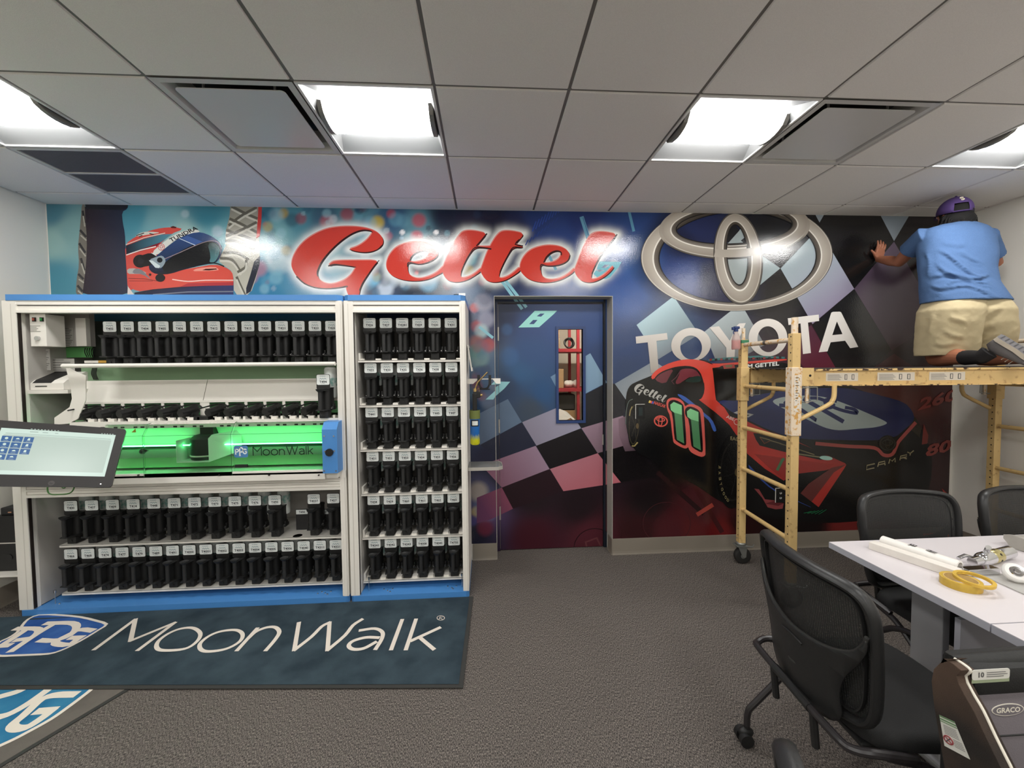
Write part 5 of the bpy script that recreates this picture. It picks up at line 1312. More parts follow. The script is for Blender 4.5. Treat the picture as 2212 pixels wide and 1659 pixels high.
# ================================================================== canisters
M_lab = mat('canister_label', (226, 230, 228), .45); M_ink = mat('label_ink', (40, 44, 50), .6); M_ink2 = mat('label_faint', (150, 168, 172), .6)
M_bottle = mat('bottle_white', (206, 210, 206), .4); M_bcap = mat('bottle_cap', (226, 226, 220), .35)
def canister_meshes():
    """local: origin under the foot, front towards -Y"""
    out = {}
    mb = MB()    # body
    mb.prism(rrect(.080, .100, .032, 5, 0, .014), .058, .196)
    mb.prism(rrect(.085, .104, .034, 5, 0, .014), .192, .200)
    mb.box((-.052, -.012, .052), (.052, .045, .074), bev=.004)
    mb.box((-.050, .0, .074), (-.040, .03, .092)); mb.box((.040, .0, .074), (.050, .03, .092))
    out['body'] = (mb, M_blk)
    mb = MB()    # foot
    mb.box((-.028, -.048, 0), (.028, .02, .048), bev=.005)
    mb.cyl((0, -.0485, .020), (0, -.052, .020), .008, n=12); mb.box((-.034, -.03, .046), (.034, .03, .058), bev=.004)
    out['foot'] = (mb, M_blk2)
    mb = MB()    # grip: tube with spout lip above and flange below, joined by a web
    mb.cyl((-.006, -.082, .058), (-.006, -.082, .178), .012, n=14)
    mb.lathe([(.012, .172), (.024, .186), (.027, .194), (.022, .190), (.008, .178)], Matrix.Translation((-.006, -.080, 0)), 16)
    mb.prism([(-.030, -.084), (.018, -.090), (.036, -.030), (-.036, -.030)], .182, .187)
    mb.prism([(-.032, -.088), (.020, -.092), (.038, -.030), (-.038, -.030)], .052, .058)
    mb.box((-.010, -.076, .058), (-.002, -.03, .184))
    out['grip'] = (mb, M_blk2)
    mb = MB()    # tag plate
    mb.prism(rrect(.086, .100, .010, 4, 0, .240), -.0012, .0024, FR(0, -.038, 0))
    mb.box((-.030, -.037, .190), (.030, -.030, .22))
    out['tag_plate'] = (mb, M_blk)
    mb = MB()    # two screws
    mb.cyl((-.040, -.0125, .063), (-.040, -.016, .063), .0032, n=8); out['screw'] = (mb, M_screw)
    mb = MB(); mb.cyl((.040, -.0125, .063), (.040, -.016, .063), .0032, n=8); out['screw_b'] = (mb, M_screw)
    return out
CAN = canister_meshes()
def label_mb(code):
    mb = MB(); F = FR(0, -.0408, .2535)
    mb.prism(rrect(.082, .067, .009, 4), -.0004, .0004, F, 0)
    F1 = FR(0, -.0415, .2535) @ Matrix.Scale(1.18, 4)
    tr, tw = text_tris(code, .028, 2)
    w = .040 if len(code) == 4 else .049
    put_text(mb, code, F1 @ Matrix.Translation((-w / 2, -.0175, 0)), .0125, w=w, mi=1, bold=.028)
    for (x0, x1, y0, y1) in ((-.010, .014, .0185, .0215), (-.0165, -.0125, .018, .0225)): mb.box((x0, y0, 0), (x1, y1, .0003), 2, F1)
    xs = [-.019, -.012, -.006, -.001, .005, .010, .019]
    for i in range(6):
        y = .009 if i % 2 else .004
        y2 = .004 if i % 2 else .010
        mb.add([(xs[i], y - .0035, .0002), (xs[i + 1], y2 - .0035, .0002), (xs[i + 1], y2 + .001, .0002), (xs[i], y + .001, .0002)], [(0, 1, 2, 3)], 2, F1)
    mb.box((-.012, -.0225, 0), (.010, -.0215, .0003), 1, F1)
    mb.box((-.0345, -.006, 0), (-.0335, .012, .0003), 2, F1)
    return mb
def bottle_mb(h):
    mb = MB(); M = Matrix.Translation((.012, .060, 0))
    mb.lathe([(0, .13), (.038, .13), (.040, .14), (.040, h - .02), (.036, h - .008), (.020, h), (0, h)], M, 22)
    for k in range(4): mb.box((.012 + .0400, .052, h - .05 - .018 * k), (.012 + .0406, .068, h - .045 - .018 * k), 1)
    mb.lathe([(.0404, h - .075), (.0404, h - .13)], M, 22, mi=1)
    return mb
M_blabel = mat('bottle_label_green', (120, 168, 158), .5, var=.5, vscale=60, rgb2=(210, 214, 210))
proto_parts = {}
def canister(code, x, y, z, where, group, bottle=0, rz=0.0):
    T = thing('paint_canister', (0, 0, 0), 'black canister tagged %s %s' % (code, where), 'canister', group)
    for k, (m_, mt) in CAN.items():
        if k not in proto_parts:
            o = m_.build(k.replace('_b', ''), mt, T); proto_parts[k] = o
        else:
            o = proto_parts[k].copy(); C.objects.link(o); o.parent = T
        KIDS.setdefault(T.name, [])
    label_mb(code).build('label', [M_lab, M_ink, M_ink2], T, smooth=0)
    if bottle:
        key = 'bottle%d' % bottle
        if key not in proto_parts:
            proto_parts[key] = bottle_mb({1: .278, 2: .299, 3: .34}[bottle]).build('bottle', [M_bottle, M_blabel], T)
        else:
            o = proto_parts[key].copy(); C.objects.link(o); o.parent = T
    T.location = (x, y, z + .0008); T.rotation_euler = (0, 0, rz)
    return T
CYY = 2.898
def row(codes, x0, x1, z, where, group, bottles):
    n = len(codes)
    for k, c in enumerate(codes):
        if c is None: continue
        canister(c, x0 + (x1 - x0) * k / (n - 1), CYY, z, where, group, bottles[k] if k < len(bottles) else 0)
TY = CYY - .04
def tx(px, py): return PY(px, py, TY).x
row('T402 T403 T404 T405 T406 T411 T412 T413 T415 T420 T421 T422 T423 T425'.split(), tx(237, 705), tx(716, 700), US, 'on the top shelf of the wide cabinet', 'canisters on the top shelf of the wide cabinet', [0] * 14)
rowA = 'T400 T407 T409 T414 T448 T471 T472 T473 T475 T476 T490'.split()
for k, c in enumerate(rowA): canister(c, tx(153, 1096) + (tx(593.5, 1084) - tx(153, 1096)) * k / 10, CYY, LSA + .002, 'on the upper low shelf of the wide cabinet', 'canisters on the upper low shelf of the wide cabinet', 3)
for c, px in (('T4037', 678), ('T457', 720)): canister(c, tx(px, 1084), CYY, LSA + .002, 'on the upper low shelf of the wide cabinet', 'canisters on the upper low shelf of the wide cabinet', 0)
row('T466 T468 T474 T477 T479 T489 T491 T4000 T4001 T4002 T4003 T4004 T4005 T4006 T4040 T4311 T4321'.split(), tx(153, 1197), tx(725.5, 1183), LSB, 'on the lowest shelf of the wide cabinet', 'canisters on the lowest shelf of the wide cabinet', [1, 1, 2, 2, 2, 1, 2] + [1] * 10)
RW = ['T426 T427 T4281 T429 T430 T431', 'T432 T433 T435 T436 T438 T440', 'T441 T442 T443 T444 T445 T447', 'T451 T452 T453 T454 T455 T456', 'T458 T459 T460 T461 T462 T465', 'T4341 T4342 T4343 T4008 T4042 T4705']
RB = [[0] * 6, [2, 1, 2, 0, 2, 1], [1, 1, 2, 2, 2, 2], [1, 1, 2, 2, 1, 2], [1, 2, 2, 1, 2, 1], [1, 1, 1, 0, 1, 0]]
NM = ['top', 'second', 'third', 'fourth', 'fifth', 'bottom']
for r in range(6):
    row(RW[r].split(), tx(798, 697), tx(973.5, 697), SHR[r], 'on the %s shelf of the narrow cabinet' % NM[r], 'canisters on the %s shelf of the narrow cabinet' % NM[r], RB[r])
# the single upright one in the dispensing bay
canister('T494', PY(698, 825, 2.757).x, 2.797, ZR - .003, 'standing upright alone in the dispensing bay', 'canister in the dispensing bay', 3)
# empty slots with code strips on the lower shelf
for (px, code) in ((652, 'T494'), (698, 'T4037')):
    a = PY(px, 1106, 2.97)
    T = thing('shelf_tag', (a.x, 2.97, a.z), 'small pale shelf tag reading %s behind the gap in the lower shelf' % code, 'label')
    mb = MB(); mb.box((a.x - .04, 2.97, a.z - .016), (a.x + .04, 2.975, a.z + .016), 0); mb.box((a.x - .043, 2.972, LSA), (a.x + .043, 2.978, a.z + .019), 1); put_text(mb, code, FR(a.x, 2.9695, a.z - .007), .014, mi=2, bold=.025, center=True, w=None)
    mb.build('plate', [M_lab, M_blk2, M_ink], T, smooth=0)
M_hole = mat('hole_dark', (16, 15, 15), .8)
for px in (642, 650):
    a = PZ(px, 1157, LSA)
mb = MB(); a = PZ(643, 1157, LSA + .001); mb.lathe([(0, .0008), (.03, .0008)], Matrix.Translation((a.x, a.y, LSA)), 20); 
T = tag(mb.build('drain_hole', M_hole, TL), None)
# ---- row of tilted lids docked along the carriage rail
def lid_meshes():
    mb = MB(); mb.cyl((0, -.06, .045), (.01, .05, .062), .024, .034, n=14); mb.box((-.035, -.005, 0), (.035, .05, .045), bev=.006)
    mb2 = MB(); mb2.tube([(-.02, -.10, .078), (0, .0, .094), (.022, .05, .094), (.045, .065, .07)], .0045, n=6, smooth=4)
    mb3 = MB(); mb3.prism([(-.034, -.04), (.02, -.045), (.036, .03), (-.02, .035)], .066, .072)
    return [('spout', mb, M_blk), ('lever', mb2, M_blk), ('flap', mb3, M_blk2)]
LM = lid_meshes(); LP = {}
pos_name = ['first', 'second', 'third', 'fourth', 'fifth', 'sixth', 'seventh', 'eighth', 'ninth', 'tenth', 'eleventh', 'twelfth']
for k, px in enumerate([185, 228, 271, 314, 357, 400, 458, 498, 539, 579, 620, 660]):
    lab = 'black tilted dosing pump docked on the white rail, %s from the left in the row' % pos_name[k]
    T = thing('dosing_pump', (0, 0, 0), lab, 'pump', 'tilted dosing pumps docked along the white rail')
    for nm, m_, mt in LM:
        if nm not in LP: LP[nm] = m_.build(nm, mt, T)
        else: o = LP[nm].copy(); C.objects.link(o); o.parent = T
    p = PY(px, 895, 2.85); T.location = (p.x + .025, 2.842, ZR - .004); T.rotation_euler = (0, 0, -.15)
# ================================================================== floor mats
_m = lambda ox, oy: _o(ox, oy, 3.456)
ZM1, ZM2 = _m(0, 1180), _m(560, 1180)
ZMS = lambda P: ZM1([(x, 818 - (818 - y) * .90) for x, y in P])
def plush(name, rgb, rgb2, dark=.75):
    return mat(name, rgb, .95, bump=.6, bscale=500, var=.4, vscale=5, rgb2=rgb2, spec=.1, vdetail=5)
M_mat = plush('mat_slate', (62, 76, 84), (46, 58, 66)); M_matb = mat('mat_rubber_edge', (52, 52, 50), .8)
M_cream = mat('mat_cream', (226, 216, 204), .95, bump=.6, bscale=500, spec=.1); M_mblue = mat('mat_blue', (44, 80, 146), .95, bump=.6, bscale=500, var=.3, vscale=6, rgb2=(66, 104, 168), spec=.1)
M_mteal = mat('mat_teal_blue', (40, 104, 146), .95, bump=.6, bscale=500, var=.3, vscale=6, rgb2=(62, 128, 164), spec=.1)
M_mat2 = plush('mat_warm_grey', (112, 106, 100), (98, 93, 88))
def fpoly(mb, pts, z, mi, sm=0, holes=()):
    if sm: pts = chaikin(pts, sm)
    w = [PZ(x, y, z) for x, y in pts]; tr = tessellate_polygon([[Vector((v.x, v.y, 0)) for v in w]])
    fs = []
    for t in tr:
        a, b, c = (w[i] for i in t); fs.append(t if (b - a).cross(c - a).z > 0 else t[::-1])
    mb.add(w, fs, mi)
_FS = [0]
def fstroke(mb, pts, wd, z, mi, sm=0, closed=False):
    _FS[0] += 1; z += .00006 * (_FS[0] % 9)
    w = [PZ(x, y, z) for x, y in pts]
    if sm: w = catmull(w, sm, closed)
    n = len(w); L = []; R = []
    for i in range(n):
        a = w[(i - 1) % n] if (closed or i) else w[i]; b = w[(i + 1) % n] if (closed or i < n - 1) else w[i]
        d = (b - a).normalized(); nn = Vector((-d.y, d.x, 0)) * wd / 2
        e = d * wd * .3 if (not closed and i in (0, n - 1)) else Vector((0, 0, 0)); e = -e if i == 0 else e
        L.append(w[i] + nn + e); R.append(w[i] - nn + e)
    for i in range(n if closed else n - 1):
        j = (i + 1) % n; mb.add([L[i], R[i], R[j], L[j]], [(0, 1, 2, 3)], mi)
def slab_poly(P, z0, z1, m, name, T):
    mb = MB(); mb.prism([(p[0], p[1]) for p in P], z0, z1); return mb.build(name, m, T, smooth=0)
T = thing('floor_mat', (-1.65, 2.4, 0), 'long slate floor mat with cream lettering and blue shield before the cabinets', 'mat')
m1 = [(-.134, 1.953), (-.110, 2.752), (-3.20, 2.752), (-3.20, 2.168)]
slab_poly(m1, 0.0065, .0095, M_matb, 'rubber_border', T)
i_ = .022
m1i = [(-.134 - i_, 1.953 + i_), (-.112 - i_, 2.748), (-3.18, 2.748), (-3.18, 2.168 + i_)]
# pile surface with slight waves against the cabinet
mb = MB(); nx, ny = 70, 16; vs = []
for j in range(ny + 1):
    for i in range(nx + 1):
        u, v = i / nx, j / ny
        a = Vector((m1i[3][0] + (m1i[0][0] - m1i[3][0]) * u, m1i[3][1] + (m1i[0][1] - m1i[3][1]) * u, 0)); b = Vector((m1i[2][0] + (m1i[1][0] - m1i[2][0]) * u, m1i[2][1], 0))
        p = a.lerp(b, v); z = .0115 + .010 * max(0, v - .93) / .07 * (1 + math.sin(9 * u + 1)) * .5 * (0 if v > .999 else 1)
        vs.append((p.x, p.y, z))
W = nx + 1
mb.add(vs, [(j * W + i, j * W + i + 1, (j + 1) * W + i + 1, (j + 1) * W + i) for j in range(ny) for i in range(nx)])
mb.build('pile', M_mat, T, smooth=60)
zt = .0135
mb = MB()
S1 = ZMS([(-60,760),(0,700),(60,670),(130,620),(170,560),(215,510),(300,476),(450,480),(600,496),(720,527),(795,556),(740,600),(650,662),(540,730),(450,775),(370,800),(250,808),(100,815),(0,818),(-70,800)])
fpoly(mb, S1, zt - .0012, 1); fstroke(mb, S1, .016, zt, 0, closed=True, sm=2)
for pts in ([(25,722),(120,655),(205,592)], [(120,592),(270,592),(285,620),(225,668),(120,688)], [(85,778),(270,640),(410,548)], [(345,548),(530,545),(572,580),(520,648),(410,690),(300,688)], [(690,608),(600,600),(500,648),(415,700),(440,722),(520,722),(590,668)], [(530,668),(610,665)], [(0,735),(70,730)]):
    fstroke(mb, ZMS(pts), .038, zt, 0, sm=3)
LW = .0235
for pts in ([(705,770),(1010,545)], [(1010,545),(975,705)], [(975,705),(1305,570)], [(1305,570),(1030,775)]): fstroke(mb, ZM1(pts), LW, zt, 0)
for pts in ([(1440,610),(1495,650),(1470,710),(1380,765),(1220,777),(1170,755),(1185,705),(1260,650),(1350,615)], [(1760,625),(1810,655),(1790,710),(1690,765),(1560,785),(1500,770),(1495,725),(1560,670),(1650,635)]): fstroke(mb, ZM1(pts), LW * .9, zt, 0, sm=5, closed=True)
fstroke(mb, ZM1([(1770,777),(1920,612)]), LW, zt, 0); fstroke(mb, ZM1([(1850,690),(1910,638),(1990,606),(2055,605),(2085,640),(2055,695),(1985,777)]), LW, zt, 0, sm=4)
for pts in ([(296,570),(262,775)], [(262,775),(390,675),(465,600),(525,568)], [(525,568),(510,775)], [(510,775),(640,665),(700,590),(768,545)]): fstroke(mb, ZM2(pts), LW, zt, 0, sm=3)
fstroke(mb, ZM2([(752,628),(860,614),(918,640),(915,690),(868,768)]), LW, zt, 0, sm=4); fstroke(mb, ZM2([(890,682),(800,680),(705,705),(668,740),(700,768),(780,762),(870,715)]), LW, zt, 0, sm=4)
fstroke(mb, ZM2([(1067,548),(985,770)]), LW, zt, 0); fstroke(mb, ZM2([(1170,545),(1095,770)]), LW, zt, 0); fstroke(mb, ZM2([(1348,607),(1135,705)]), LW, zt, 0); fstroke(mb, ZM2([(1200,682),(1303,768)]), LW, zt, 0)
fstroke(mb, ZM2([(1355 + 28 * math.cos(t), 535 + 17 * math.sin(t)) for t in [2 * PI * k / 16 for k in range(16)]]), .004, zt, 0, closed=True)
fstroke(mb, ZM2([(1342,545),(1352,523),(1368,528),(1350,535),(1368,546)]), .004, zt, 0)
mb.build('woven_print', [M_cream, M_mblue], T, smooth=0)
# second mat below it
T = thing('floor_mat', (-2.5, 1.7, 0), 'warm grey floor mat with teal blue shield tucked under the slate mat', 'mat')
d = Vector((-.13, -.289)).normalized(); n_ = Vector((-d.y, d.x)) * -1
A = Vector((-1.792, 2.047)) - d * .25; B = A + d * 1.3; nn = Vector((d.y, -d.x)); 
if nn.x > 0: nn = -nn
P2 = [A, B, B + nn * 1.1, A + nn * 1.1]
slab_poly([(p.x, p.y) for p in P2], .0, .004, M_matb, 'rubber_border', T)
A2 = A + nn * .02 + d * .02; B2 = B + nn * .02 - d * .02
slab_poly([(p.x, p.y) for p in (A2, B2, B2 + nn * 1.06, A2 + nn * 1.06)], .004, .0052, M_mat2, 'pile', T)
mb = MB(); zt = .0062
S2 = ZM1([(-90,1000),(660,1000),(690,1062),(655,1090),(520,1192),(380,1290),(200,1390),(100,1440),(0,1488),(-90,1528)])
fpoly(mb, S2, zt - .0005, 1); fstroke(mb, ZM1([(700,1050),(655,1090),(520,1192),(380,1290),(200,1390),(100,1442),(0,1488),(-90,1530)]), .02, zt, 0, sm=4)
for pts in ([(-80,1150),(0,1122),(130,1085),(200,1050)], [(-80,1290),(60,1255),(200,1180),(330,1090),(380,1050)], [(560,1105),(400,1112),(300,1150),(180,1258),(95,1330),(115,1360),(200,1350),(300,1290),(385,1226)], [(280,1232),(400,1222)]):
    fstroke(mb, ZM1(pts), .040, zt, 0, sm=4)
mb.build('woven_print', [M_cream, M_mteal], T, smooth=0)

# ================================================================== touch screen on the wide cabinet
M_bez = mat('screen_bezel', (34, 31, 31), .35, bump=.1, bscale=600)
X_ = PY(240, 1053, 2.35).x
TRc = Vector((X_, 2.462, PY(273, 927, 2.462).z)); BRc = Vector((X_, 2.35, PY(240, 1053, 2.35).z))
upv = (TRc - BRc); Hm = upv.length; upv.normalize()
dl = Vector((-1, -.62, .366 * .62)); dl = (dl - upv * dl.dot(upv)).normalized()
Wm = .50; cen = BRc + dl * Wm / 2 + upv * Hm / 2; xr_ = -dl; nrm = xr_.cross(upv)
MF = Matrix(((xr_.x, upv.x, nrm.x, cen.x), (xr_.y, upv.y, nrm.y, cen.y), (xr_.z, upv.z, nrm.z, cen.z), (0, 0, 0, 1)))
T = thing('touch_screen', cen, 'tilted black touch screen monitor showing blue icon tiles in front of the wide cabinet', 'monitor')
mb = MB(); mb.prism(rrect(Wm, Hm, .014, 5), -.028, -.0005, MF); mb.build('bezel', M_bez, T, smooth=30)
sw, shh = Wm - .075, Hm - .095; oy = .010
M_scr = mat('screen_white', (60, 64, 62), .2, emit=(222, 244, 232), estr=.62); M_tile2 = mat('screen_tile_blue', (20, 30, 44), .2, emit=(60, 106, 164), estr=.6); M_scr3 = mat('screen_grey', (50, 54, 52), .2, emit=(170, 190, 180), estr=.55); M_scr4 = mat('screen_pale', (56, 60, 58), .2, emit=(204, 222, 210), estr=.58)
mb = MB()
def rect(x0, x1, y0, y1, z, mi): mb.add([(x0, y0, z), (x1, y0, z), (x1, y1, z), (x0, y1, z)], [(0, 1, 2, 3)], mi, MF)
rect(-sw / 2, sw / 2, oy - shh / 2, oy + shh / 2, 0, 0); T_ = oy + shh / 2; Lx = sw / 2
rect(-Lx + .015, Lx - .012, oy - shh / 2 + .02, T_ - .032, .0003, 3)
rect(-Lx, Lx, T_ + .001, T_ + .005, .0003, 4); 
for k in range(9): rect(-Lx + .10 + .012 * k, -Lx + .106 + .012 * k, T_ + .002, T_ + .0045, .0005, 0)
for k in range(5): rect(Lx - .06 + .011 * k, Lx - .054 + .011 * k, T_ + .002, T_ + .0045, .0005, 0)
rect(-Lx + .02, Lx - .015, T_ - .0255, T_ - .0235, .0005, 2); rect(-Lx + .02, Lx - .015, T_ - .030, T_ - .029, .0005, 2)
for k, w in enumerate((.03, .02, .012)): rect(-Lx + .10 + .045 * k, -Lx + .10 + .045 * k + w, T_ - .013, T_ - .010, .0005, 2)
# icon tiles placed where the photo shows them (right column ends at 3/8 of the visible width)
def on_screen(px, py):
    r_ = ray(px, py); o_ = Vector((0, 0, CAMH)); r_ = Vector(r_); t = (cen - o_).dot(nrm) / r_.dot(nrm); p = o_ + r_ * t - cen; return p.dot(xr_), p.dot(upv)
c0 = on_screen(63, 953); c1 = on_screen(15, 1001); px_r = on_screen(74, 946)[0]; ts = .0335; gp = .0045
y0_ = on_screen(60, 944)[1]
for r in range(4):
    for c in range(3 if r < 3 else 2):
        cc = c if r < 3 else c
        x1 = px_r - (2 - cc) * (ts + gp); yy = y0_ - r * (ts * .82 + gp * .7)
        rect(x1 - ts, x1, yy - ts * .82, yy, .0006, 1)
        cx_, cy_ = x1 - ts / 2, yy - ts * .34
        k = (r * 3 + c) % 3
        if k == 0: mb.prism([(cx_ + .006 * math.cos(a), cy_ + .006 * math.sin(a)) for a in [2 * PI * q / 10 for q in range(10)]], .0006, .0009, MF, 0)
        elif k == 1: mb.prism([(cx_ - .007, cy_ - .003), (cx_ + .007, cy_ - .003), (cx_ + .003, cy_ + .004), (cx_ - .004, cy_ + .003)], .0006, .0009, MF, 0)
        else: mb.prism([(cx_ - .005, cy_ - .006), (cx_ + .005, cy_ - .006), (cx_ + .004, cy_ + .006), (cx_ - .003, cy_ + .005)], .0006, .0009, MF, 0)
        rect(cx_ - .008, cx_ + .008, yy - ts * .70, yy - ts * .66, .0009, 3)
mb.build('display', [M_scr, M_tile2, M_scr3, M_scr4, M_blk], T, smooth=0)
mb = MB()
w0 = MF @ Vector((.02, -Hm / 2 + .012, 0)); mb.prism([(.02 + .012 * math.cos(a), -Hm / 2 + .019 + .012 * math.sin(a)) for a in [2 * PI * q / 18 for q in range(18)]], 0, .0004, MF); put_text(mb, 'hp', MF @ Matrix.Translation((.0135, -Hm / 2 + .0145, .0007)), .0085, bold=.02, shear=.2, mi=1); mb.build('maker_mark', [mat('mark_grey', (70, 66, 66), .4), M_bez], T, smooth=0)
mb = MB(); mb.prism([(Wm / 2 - .045 + .003 * math.cos(a), -Hm / 2 + .018 + .003 * math.sin(a)) for a in [2 * PI * q / 8 for q in range(8)]], 0, .0006, MF); mb.build('status_lamp', mat('status_white', (240, 240, 240), .3, emit=(255, 255, 255), estr=1.2), T, smooth=0)
bk = MF @ Vector((0, 0, -.03)); 
mb = MB(); mb.tube([bk, bk + Vector((-.03, .10, -.02)), Vector((cen.x - .12, 2.68, cen.z - .02)), Vector((cen.x - .16, CY - .040, .885))], .02, n=10, smooth=5); mb.prism(rrect(.10, .10, .01), -.045, -.028, MF); mb.build('mounting_arm', M_alu, T)
M_green = mat('green_cable', (74, 120, 62), .5)
mb = MB(); z0 = BRc.z
a = PY(100, 1050, 2.45); b = PY(162, 1050, 2.45); c = PY(130, 1068, 2.45)
mb.tube([(a.x, 2.46, a.z + .03), (a.x + .01, 2.45, c.z + .01), (c.x, 2.45, c.z), (b.x - .02, 2.45, c.z + .012), (b.x, 2.46, b.z + .03)], .0038, n=6, smooth=5)
mb.tube([(a.x + .05, 2.46, a.z + .03), (c.x + .02, 2.45, c.z + .035), (b.x - .03, 2.46, b.z + .03)], .003, n=6, smooth=5); mb.build('cable', M_green, T)

# ================================================================== things to the left of the wide cabinet
a = PY(0, 1212, 3.0); 
T = thing('wall_shelf', (-3.16, 2.98, a.z), 'small white shelf between the left wall and the wide cabinet', 'shelf')
mb = MB(); mb.box((XL + .001, 2.78, a.z - .012), (LX0 - .005, 3.2, a.z)); mb.build('board', M_white, T, smooth=0)
mb = MB(); mb.add([(XL + .002, 2.82, a.z - .012), (XL + .002, 3.1, a.z - .012), (XL + .002, 3.1, a.z - .22), (XL + .008, 2.82, a.z - .012), (XL + .008, 3.1, a.z - .012), (XL + .008, 3.1, a.z - .22)], [(0, 1, 2), (3, 5, 4), (0, 3, 4, 1), (1, 4, 5, 2), (2, 5, 3, 0)]); mb.build('bracket', M_white, T, smooth=0)
zs = a.z
b = PY(0, 1113, 2.85)
T = thing('computer_case', (-3.14, 2.95, zs), 'black computer case standing on the small white shelf at the left edge', 'computer')
MB().box((-3.235, 2.84, zs), (-3.05, 3.15, b.z - .005), bev=.004).build('case', M_blk, T, smooth=0)
mb = MB(); mb.box((-3.20, 2.834, (zs + b.z) / 2), (-3.10, 2.84, (zs + b.z) / 2 + .006)); mb.build('drive_slot', M_alu, T, smooth=0)
mb = MB(); mb.lathe([(.02, 0), (.022, .003), (0, .003)], frame((-3.15, 2.84, zs + .09), (0, -1, 0)), 16); mb.build('power_button', M_blk2, T)
T = thing('router_box', (-3.14, 2.95, b.z - .005), 'small black network box lying on top of the black computer case', 'router')
MB().box((-3.21, 2.86, b.z - .005), (-3.06, 3.05, b.z + .045), bev=.006).build('housing', M_blk2, T, smooth=0)
MB().box((-3.16, 2.856, b.z + .012), (-3.14, 2.86, b.z + .018)).build('lamp', mat('warm_lamp', (200, 150, 120), .4), T, smooth=0)

# ================================================================== items on the right flank of the narrow cabinet
XS = RX1
T = thing('tablet', (XS, 2.95, 1.6), 'white rimmed tablet hung on the right side of the narrow cabinet', 'tablet')
a = PY(1014, 745, 2.86); b = PY(1020, 802, 2.86)
mb = MB()
vs = [Vector((XS + .004, 2.86, a.z)), Vector((XS + .030, 2.86, b.z)), Vector((XS + .030, 3.02, b.z)), Vector((XS + .004, 3.02, a.z))]
n3 = (vs[1] - vs[0]).cross(vs[2] - vs[0]).normalized(); n3 = n3 if n3.x > 0 else -n3
mb.add(vs + [v + n3 * .009 for v in vs], [(0, 1, 2, 3), (7, 6, 5, 4), (0, 4, 5, 1), (1, 5, 6, 2), (2, 6, 7, 3), (3, 7, 4, 0)]); mb.build('casing', M_white, T, smooth=0)
q = [vs[0].lerp(vs[2], .0) for _ in range(1)]
def on(u, v, h): return vs[0].lerp(vs[3], u).lerp(vs[1].lerp(vs[2], u), v) + n3 * h
mb = MB(); mb.add([on(.07, .1, .0095), on(.93, .1, .0095), on(.93, .86, .0095), on(.07, .86, .0095)], [(0, 1, 2, 3)]); mb.build('screen', mat('tablet_screen', (20, 20, 24), .12), T, smooth=0)
a = PY(1016, 829, 2.95); 
T = thing('bracket_arm', (XS, 2.95, a.z), 'white bracket arm with black clamp sticking out from the narrow cabinet side', 'bracket')
b = PY(1081, 829, 2.95)
mb = MB(); z0, z1 = PY(1040, 829, 2.95).z, PY(1040, 818, 2.95).z; xe = b.x
mb.box((XS + .001, 2.94, z1 - .006), (xe, 3.0, z1)); Mx = Matrix(((1, 0, 0, 0), (0, 0, -1, 2.945), (0, 1, 0, 0), (0, 0, 0, 1)))
mb.prism([(XS + .001, z1), (XS + .001, z0), (XS + .04, z0), (XS + .075, z1 - .006)], 0, .005, Mx); mb.prism([(xe, z1), (xe, z0), (xe - .03, z0), (xe - .055, z1 - .006)], 0, .005, Mx)
mb.build('arm', M_white, T, smooth=0)
mb = MB()
for px in (1034, 1058):
    p = PY(px, 810, 2.93); q = PY(px, 832, 2.93); mb.box((p.x - .010, 2.92, q.z), (p.x + .010, 2.94, p.z))
p = PY(1034, 824, 2.93); q = PY(1058, 824, 2.93); r = PY(1046, 840, 2.93)
mb.tube([(p.x, 2.93, p.z), (p.x + .012, 2.93, r.z + .012), (r.x, 2.93, r.z), (q.x - .012, 2.93, r.z + .012), (q.x, 2.93, q.z)], .006, n=6, smooth=3); mb.tube([(p.x + .004, 2.93, r.z - .002), (q.x, 2.93, r.z - .004)], .004, n=6); mb.build('clamp', M_blk, T)
# blow torch in a green holder
p = PY(1026, 960, 2.90); tz = PY(1026, 887, 2.90).z; bx = PY(1025, 930, 2.90).x + .003; R_ = .034
T = thing('gas_torch', (bx, 2.90, p.z), 'blue and yellow gas torch with brass nozzle hung beside the narrow cabinet', 'blow torch')
M_can = mat('torch_blue', (36, 104, 178), .3); 
def can_mat():
    m = bpy.data.materials.new('torch_can_print'); m.use_nodes = True; nt = m.node_tree; b = nt.nodes['Principled BSDF']; b.inputs['Roughness'].default_value = .3
    tc = nt.nodes.new('ShaderNodeTexCoord'); sp = nt.nodes.new('ShaderNodeSeparateXYZ'); nt.links.new(tc.outputs['Generated'], sp.inputs[0])
    nz = nt.nodes.new('ShaderNodeTexNoise'); nz.inputs['Scale'].default_value = 9; nt.links.new(tc.outputs['Generated'], nz.inputs['Vector'])
    ad = nt.nodes.new('ShaderNodeMath'); ad.operation = 'MULTIPLY_ADD'; ad.inputs[1].default_value = .22; nt.links.new(nz.outputs['Fac'], ad.inputs[0]); nt.links.new(sp.outputs['Z'], ad.inputs[2])
    rp = nt.nodes.new('ShaderNodeValToRGB'); e = rp.color_ramp.elements; e[0].position = .26; e[0].color = lin((214, 214, 40)) + [1]; e[1].position = .42; e[1].color = lin((34, 104, 180)) + [1]
    nt.links.new(ad.outputs[0], rp.inputs[0]); nt.links.new(rp.outputs[0], b.inputs['Base Color']); return m
mb = MB(); mb.lathe([(0, p.z), (R_ * .8, p.z), (R_, p.z + .01), (R_, tz - .025), (R_ * .8, tz - .006), (.018, tz), (0, tz)], Matrix.Translation((bx, 2.90, 0)), 26); mb.build('gas_can', can_mat(), T)
h0, h1 = PY(1025, 904, 2.90).z, PY(1025, 886, 2.90).z
